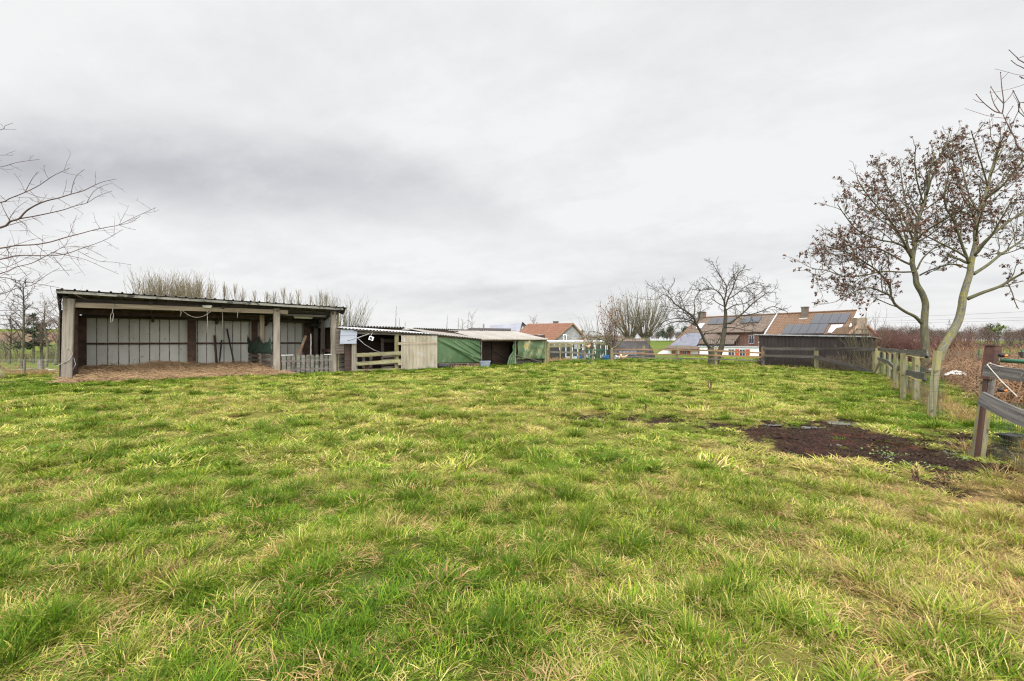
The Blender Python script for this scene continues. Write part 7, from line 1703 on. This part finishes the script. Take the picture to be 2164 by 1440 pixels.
# dead dark turf and clods on the mud
x = rg.uniform(1.0, 8.6, 5200); y = rg.uniform(5.0, 10.6, 5200); mm_ = mudmask(x, y); pt_ = fbm(x * 1.7, y * 1.7, 111, 3)
k = (mm_ > .35) & (pt_ + rg.normal(0, .05, len(x)) > .43) & (puddle(x, y) < .3); x, y = x[k], y[k]; n = len(x)
ob = scatter('dead_turf', np.stack([x, y, gzi(x, y) - .006], 1), np.stack([rg.normal(0, .15, n), rg.normal(0, .15, n), rg.rand(n) * 6.28], 1), rg.uniform(.5, 1.0, (n, 1)) * np.array([[1, 1, .75]]), rg.randint(0, 2, n), np.stack([np.full(n, .97), rg.uniform(.09, .24, n), rg.rand(n)], 1),
  [proto('p', *blades(70, .10, (.02, .055), (.004, .007), .9, .3, 180 + s, .6), gm) for s in range(2)])
stuff(ob, 'dark brown dead turf on the trampled mud', 'dead turf'); print('dead turf', n)
def clod(seed):
    q = np.random.RandomState(seed); V = []; Fc = []; bc = []
    for _ in range(14):
        c = np.array([q.normal(0, .07), q.normal(0, .07), 0]); s_ = q.uniform(.008, .03); i0 = len(V)
        P_ = [(1, 0, 0), (.5, .87, 0), (-.5, .87, 0), (-1, 0, 0), (-.5, -.87, 0), (.5, -.87, 0)]
        V += [c + np.array(p_) * s_ * q.uniform(.7, 1.3) for p_ in P_] + [c + np.array(p_) * s_ * .6 * q.uniform(.6, 1.3) + np.array([0, 0, s_ * q.uniform(.5, .9)]) for p_ in P_]; bc += [q.rand()] * 12
        Fc += [(i0 + a, i0 + (a + 1) % 6, i0 + 6 + (a + 1) % 6, i0 + 6 + a) for a in range(6)] + [tuple(range(i0 + 6, i0 + 12))]
    return np.array(V), Fc, bc
mudm = mat('mud_clod', [(.010, .007, .006), (.024, .015, .012), (.042, .027, .022)], 9, rough=.9, bump=.6, spec=.04)
x = rg.uniform(1.0, 8.6, 2600); y = rg.uniform(5.0, 10.6, 2600); k = (mudmask(x, y) > .25) & (puddle(x, y) < .5); x, y = x[k], y[k]; n = len(x)
ob = scatter('mud_clods', np.stack([x, y, gzi(x, y) - .004], 1), np.stack([0 * x, 0 * x, rg.rand(n) * 6.28], 1), rg.uniform(.6, 1.3, (n, 1)) * np.ones((1, 3)), rg.randint(0, 2, n), np.ones((n, 3)), [proto('p', *clod(s), mudm) for s in (1, 2)])
stuff(ob, 'small dark clods on the trampled mud', 'clods')
# pale weeds on the mud, dried docks
def rosette(px, py, n, s_, label):
    Y = F * H / (py - 720); p = Vector((xat(px, Y), Y, z1(xat(px, Y), Y))); q = np.random.RandomState(px); V = []; Fc = []
    for i in range(n):
        c = np.array(p) + np.array([q.normal(0, s_ * 1.0), q.normal(0, s_ * .8), 0]); th = q.rand() * 6.283; L = q.uniform(.025, .055); d = np.array([math.cos(th), math.sin(th), q.uniform(.2, .8)]); w_ = np.array([-math.sin(th), math.cos(th), 0]) * L * .33; i0 = len(V)
        V += [c, c + d * L * .5 + w_, c + d * L - np.array([0, 0, L * .25]), c + d * L * .5 - w_]; Fc.append((i0, i0 + 1, i0 + 2, i0 + 3))
    tag(MB().add(np.array(V), Fc).build('weed_plant', M['weed']), label, 'weed')
rosette(1890, 953, 110, .16, 'largest clump of pale green weed on the near edge of the mud'); rosette(1923, 972, 90, .11, 'pale green weed clump nearest the dried brown stem'); rosette(1862, 938, 45, .10, 'small pale weed clump in the middle of the mud'); rosette(1715, 960, 70, .15, 'leafy weed clump at the left edge of the mud'); rosette(2030, 965, 70, .13, 'yellowish weed clump at the foot of the near fence post')
def dock(px, py, h_, n, label, m='rustleaf'):
    Y = F * H / (py - 720); p = Vector((xat(px, Y), Y, z1(xat(px, Y), Y))); t_ = thing('dried_dock', p, label, 'dried plant'); q = np.random.RandomState(px); L = []
    for i in range(n): d = Vector((q.normal(0, .05 + .03 * n), q.normal(0, .05 + .03 * n), 1)) * h_ * q.uniform(.7, 1); L.append(([tuple(p), tuple(p + d * .5 + Vector((q.normal(0, .01), 0, 0))), tuple(p + d)], [.006, .005, .003]))
    MB().tubes(L, 4).build('stalks', M[m], t_); V = []; Fc = []
    for l in L:
        for _ in range(45): t = q.uniform(.35, 1); o = np.array(l[0][0]) * (1 - t) + np.array(l[0][2]) * t + q.normal(0, .006, 3); a = q.normal(0, .009, 3); b = q.normal(0, .009, 3); i0 = len(V); V += [o - a, o - b, o + a, o + b]; Fc.append((i0, i0 + 1, i0 + 2, i0 + 3))
    MB().add(np.array(V), Fc).build('seed_heads', M['seed'], t_)
dock(1938, 1012, .24, 2, 'short dried brown dock stem at the near edge of the mud'); dock(1500, 833, .42, 4, 'dried brown dock standing alone in the middle of the paddock'); dock(1365, 868, .2, 2, 'small dried dock left of the one standing alone in mid paddock'); dock(869, 802, .28, 2, 'dried dock stem in the grass before the corrugated door panel'); dock(775, 790, .4, 5, 'rusty dried weeds at the foot of the mossy gate')
# log heap, white bag, black crate beyond the fence
random.seed(77)
lg = ground_pt(2030, 20.5)
for i, (dx, dy, dz, l, r_, a, m, lb_) in enumerate(((-1.4, 0, .25, 2.6, .06, .08, 'conc', 'long pale pole lying on top of the brush heap'), (-.8, .4, .32, 3.0, .045, -.06, 'grey_wood', 'thin grey pole lying behind the long pale one'), (-1.0, -.4, .12, 1.8, .08, .1, 'bark', 'short dark log at the front of the brush heap'), (.3, .1, .2, 1.6, .05, -.15, 'conc', 'pale pole at the right end of the brush heap'))):
    p = lg + Vector((dx, dy, dz)); mb = MB(); mb.tube([p, p + Vector((l * .5, l * a, .04)), p + Vector((l, l * a * 2, -.02))], [r_, r_ * 1.05, r_ * .8], 7); tag(mb.build('cut_pole', M[m], None, True), lb_, 'pole')
t_ = thing('brush_heap', lg, 'low heap of dark cut branches beyond the paddock fence', 'brush heap'); G = Grow(801)
for i in range(70): G.shoot(Vector((random.gauss(0, 1.1), random.gauss(0, .5), random.uniform(0, .25))), Vector((random.gauss(0, 1), random.gauss(0, 1), random.uniform(-.1, .3))), random.uniform(.6, 1.6), .018, {0: dict(seg=4, wob=.2, trop=-.03, rmin=.008), 1: dict(n=4, start=.2, ang=(25, 60), len=(.25, .5), seg=3, wob=.2, rmin=.006)}, 0)
c = G.mesh((0, 1), {0: 4, 1: 3}).build('branches', M['twig'], None); c.parent = t_
p = ground_pt(2022, 16.5); P = []
for i in range(13):
    a = i / 12; row = []
    for j in range(9): b = j / 8; row.append((p.x - .28 + .56 * a, p.y - .2 + .4 * b, p.z + .36 + .13 * math.sin(3.14 * a) * math.sin(3.14 * b) + .04 * math.sin(a * 14 + b * 6)))
    P.append(row)
ob = MB().grid(np.array(P)).build('plastic_bag', M['conc'], None, True); ob.modifiers.new('thickness', 'SOLIDIFY').thickness = .01; tag(ob, 'crumpled white plastic bag lying on the brambles', 'bag')
p = at(2172, 955, 6.9); cr_ = thing('plastic_crate', p, 'black plastic crate lying behind the near wire mesh', 'crate'); p.z = 0
mb = MB(); mb.add(*trough(p + Vector((-.1, .1, 0)), Vector((.3, .05, 0)), Vector((-.04, .22, 0)), .12, 0, .02)); mb.build('basin', M['black'], cr_); mb = MB(); mb.tube([p + Vector((-.1, .1, .12)), p + Vector((.2, .15, .12)), p + Vector((.16, .37, .12)), p + Vector((-.14, .32, .12)), p + Vector((-.1, .1, .12))], .012, 5); mb.build('rim', M['black'], cr_)
# weeds along the brown shed
def stems_strip(p0, p1, n, h, seed, mt_, name, label):
    q = np.random.RandomState(seed); G = Grow(seed)
    for i in range(n): a = q.rand(); b = p0.lerp(p1, a) + Vector((q.normal(0, .12), q.normal(0, .15), 0)); b.z = z1(b.x, b.y); G.shoot(b, Vector((q.normal(0, .25), q.normal(0, .25), 1)), q.uniform(*h), .007, {0: dict(seg=4, wob=.12, rmin=.006), 1: dict(n=4, start=.35, ang=(20, 50), len=(.2, .4), seg=3, wob=.15, rmin=.005)}, 0)
    o_ = G.mesh((0, 1), {0: 3, 1: 3}).build(name, M[mt_]); return stuff(o_, label, 'weeds')
stems_strip(Vector((xat(1600, 28.2), 28.2, 0)), Vector((xat(1720, 25.7), 25.7, 0)), 300, (.3, .7), 811, 'twig', 'dry_weeds', 'brown dry weed stalks along the foot of the clad shed')
stems_strip(Vector((xat(1720, 25.8), 25.8, 0)), Vector((xat(1850, 22.3), 22.3, 0)), 420, (.2, .9), 812, 'twig_tan', 'dry_weeds', 'tangled bare stems at the right end of the clad shed')
stems_strip(Vector((xat(1156, 33), 33, 0)), Vector((xat(1206, 34.5), 34.8, 0)), 200, (.15, .4), 813, 'straw', 'dry_weeds', 'pale dry grass stalks under the old two-rail fence')
stems_strip(G1.p(G1.tpx(925), -.1, 0), G1.p(G1.tpx(1010), -.1, 0), 160, (.1, .3), 814, 'straw', 'dry_weeds', 'dry stalks below the folded green tarpaulin')
# red-brown hedge and thickets on the right
def thicket(name, label, cat, x0, Y0, x1, Y1, n, h, seed, tw, dep=2.0, r0=.022):
    q = np.random.RandomState(seed); G = Grow(seed); base = Vector((x0, Y0, z1(x0, Y0)))
    t_ = thing(name, base, label, cat)
    for i in range(n):
        a = q.rand(); x = x0 + (x1 - x0) * a + q.normal(0, .4); Y = Y0 + (Y1 - Y0) * a + q.uniform(0, dep); p = Vector((x, Y, z1(x, Y) - .1)) - base; hh = q.uniform(*h) * (.75 + .5 * float(vnoise(np.array([a * 7]), np.array([seed * 1.0]))[0]))
        G.shoot(p, Vector((q.normal(0, .28), q.normal(0, .28), 1)), hh, r0, {0: dict(seg=5, wob=.12, trop=.03, rmin=.012, taper=.35), 1: dict(n=6, start=.25, ang=(20, 55), len=(.22, .45), r=.6, seg=3, wob=.15, trop=.03, rmin=.008)}, 0)
    c = G.mesh((0, 1), {0: 3, 1: 3}).build('stems', M[tw], None); c.parent = t_; return t_
thicket('hedge', 'red-brown leafless hedge behind the right-hand fence and twin trunks', 'hedge', xat(1868, 38), 38, xat(1965, 33), 33, 420, (1.6, 2.6), 821, 'twig_hedge')
thicket('hedge', 'lower red-brown hedge continuing right of the leaning mossed trunk', 'hedge', xat(1965, 42), 42, xat(2060, 40), 40, 240, (1.6, 2.4), 822, 'twig_hedge')
thicket('thicket', 'bare brown thicket standing behind the far wire fence', 'thicket', xat(2030, 31), 31, xat(2250, 28), 28, 300, (.9, 1.7), 823, 'bramble', 2.5)
thicket('hedge', 'valley hedge of bare dark scrub beyond the meadow left of the shed', 'hedge', xat(-90, 62), 62, xat(160, 62), 62, 260, (.8, 2.4), 824, 'far_brown', 2.5)
thicket('thicket', 'low brown scrub along the wire fence left of the shed', 'thicket', xat(-60, 23), 23, xat(70, 24.5), 24.5, 110, (.3, .7), 825, 'bramble', 1.2, .01)
# far woods: many small trees that read as one mass
def far_tree(seed, h_, w_, n, evergreen=False, sl=.5):
    q = np.random.RandomState(seed); V = []; Fc = []; bc = []
    for k in range(6):
        th = k * 1.05; s = len(V); r_ = .09 * h_ / 6; tip = np.array([math.cos(th) * w_ * .3, math.sin(th) * w_ * .3, h_ * .8]) if k else np.array([0, 0, h_ * .55])
        b0 = np.array([0, 0, h_ * .25 if k else -.5]); sd = np.array([-math.sin(th), math.cos(th), 0]) * r_
        V += [b0 - sd, b0 + sd, tip + sd * .3, tip - sd * .3]; bc += [.2] * 4; Fc.append((s, s + 1, s + 2, s + 3))
    for i in range(n):
        u = q.normal(0, 1, 3); u /= np.linalg.norm(u); rr = q.rand() ** .4; lob = .8 + .3 * math.sin(3 * math.atan2(u[1], u[0]) + seed) * math.cos(2.3 * u[2] + seed)
        c = np.array([u[0] * w_ * .5 * rr * lob, u[1] * w_ * .5 * rr * lob, h_ * .62 + u[2] * h_ * .4 * rr * lob]); d = u + np.array([0, 0, .5]) + q.normal(0, .4, 3); d /= np.linalg.norm(d); l = sl * q.uniform(.5, 1.4); sd = np.cross(d, q.normal(0, 1, 3)); sd *= (.16 if evergreen else .028) * l / .5 / (np.linalg.norm(sd) + 1e-6)
        s = len(V); V += [c - sd, c + sd, c + d * l]; bc += [q.rand()] * 3; Fc.append((s, s + 1, s + 2))
    return np.array(V), Fc, bc
FT = [proto('p', *far_tree(830 + s, 7, 5.5, 900), M['far_brown']) for s in range(3)] + [proto('p', *far_tree(840 + s, 6.5, 4.5, 800), M['far_grey']) for s in range(2)] + [proto('p', *far_tree(850, 7.5, 4, 600, True), M['evergreen'])] + [proto('p', *far_tree(851, 2.4, 4.6, 700, False, .35), M['far_brown'])]
def wood(name, label, px0, px1, Y0, Y1, n, kinds, probs, s0, s1, seed):
    q = np.random.RandomState(seed); px = q.uniform(px0, px1, n); Y = q.uniform(Y0, Y1, n); x = (px - CX) / F * Y; s_ = q.uniform(s0, s1, n)
    ob = scatter(name, np.stack([x, Y, gz(x, Y) - .1], 1), np.stack([0 * x, 0 * x, q.rand(n) * 6.28], 1), np.stack([s_, s_, s_ * q.uniform(.8, 1.15, n)], 1), q.choice(kinds, n, p=np.array(probs) / sum(probs)), np.ones((n, 3)), FT); return stuff(ob, label, 'woods')
wood('far_woods', 'distant band of bare woodland along the right skyline', 1850, 2420, 150, 185, 210, [0, 1, 2, 3, 4, 5], [2, 2, 2, 1.4, 1.4, .5], .55, 1.0, 1)
wood('far_woods', 'nearer brown scrub belt in front of the right skyline woods', 1850, 2420, 92, 110, 130, [6, 0, 1], [3, .7, .7], .5, .75, 2)
wood('far_woods', 'distant dark trees on the skyline between pollard willows and farmhouse', 1385, 1500, 190, 220, 34, [3, 4, 5, 0], [1, 1, 1.4, .6], .6, .95, 3)
wood('far_woods', 'faint distant trees on top of the left hill', -120, 140, 150, 170, 26, [3, 4, 0], [1, 1, 1], .35, .7, 4)
wood('far_woods', 'scattered scrub on the left hillside', -120, 150, 66, 84, 30, [6, 3], [1, .8], .35, .6, 5)
wood('far_woods', 'far woodland edge along the middle horizon', 200, 1390, 230, 260, 150, [0, 1, 2, 3, 4], [1, 1, 1, 1, 1], .45, .75, 6)
# mistletoe tree on the right skyline
p = ground_pt(2108, 120); t_, G = simple_tree('mistletoe_tree', p, 6.3, 'far bare tree dotted with dark mistletoe balls over the rusty post', 861, BP, .18, 'bark', 'twig', r1=.05)
q = np.random.RandomState(3); V = []; Fc = []
for (a, b_, z) in ((.2, 0, 5.6), (1.0, .3, 4.9), (-.9, 0, 4.8), (1.6, 0, 5.4), (-.3, .5, 4.3), (.6, 0, 3.9)):
    for _ in range(70): o = np.array([a, b_, z]) + q.normal(0, .22, 3); u = q.normal(0, .12, 3); v_ = q.normal(0, .12, 3); i0 = len(V); V += [o - u, o - v_, o + u, o + v_]; Fc.append((i0, i0 + 1, i0 + 2, i0 + 3))
c = MB().add(np.array(V), Fc).build('mistletoe', M['ivy'], None); c.parent = t_

# longer grass left uncut round the fence posts
bx = [(p.x, p.y, .11) for p in SP3] + [(6.58, 6.40, .12), (6.47, 6.33, .1)] + [(p.x, p.y, .12) for p in pts_rf] + [(xat(px, Y), Y, .14) for px, Y, _ in dp_] + [(*(A0 + UU * t_), .2) for t_ in (0, 7.13, 9.72)] + [(*(A0 + UU * t_ + NN * -.12), .1) for t_ in np.linspace(7.3, 10.6, 14)] + [(*(Q0 + (Q1 - Q0) * t_ + np.array([.1, -.13])), .1) for t_ in np.linspace(.0, 1, 26)] + [(*(Q1 + (Q2 - Q1) * t_ + np.array([.1, -.13])), .1) for t_ in np.linspace(.62, 1, 9)]
bx = np.array(bx); k = rg.randint(0, len(bx), 700); th = rg.rand(700) * 6.283; rr_ = bx[k, 2] * rg.uniform(.6, 1.5, 700); x = bx[k, 0] + rr_ * np.cos(th); y = bx[k, 1] + rr_ * np.sin(th); n = len(x)
ob = scatter('post_grass', np.stack([x, y, gz(x, y) - .01], 1), np.stack([rg.normal(0, .1, n), rg.normal(0, .1, n), rg.rand(n) * 6.28], 1), rg.uniform(.45, .8, (n, 1)) * np.ones((1, 3)), rg.randint(0, 2, n), np.stack([rg.uniform(.22, .62, n), rg.uniform(.85, 1.15, n), rg.rand(n)], 1), [proto('p', *blades(60, .08, (.10, .22), (.005, .009), .5, .7, 190 + s, .3), gm) for s in range(2)])
stuff(ob, 'longer grass left round posts and shed walls', 'grass')
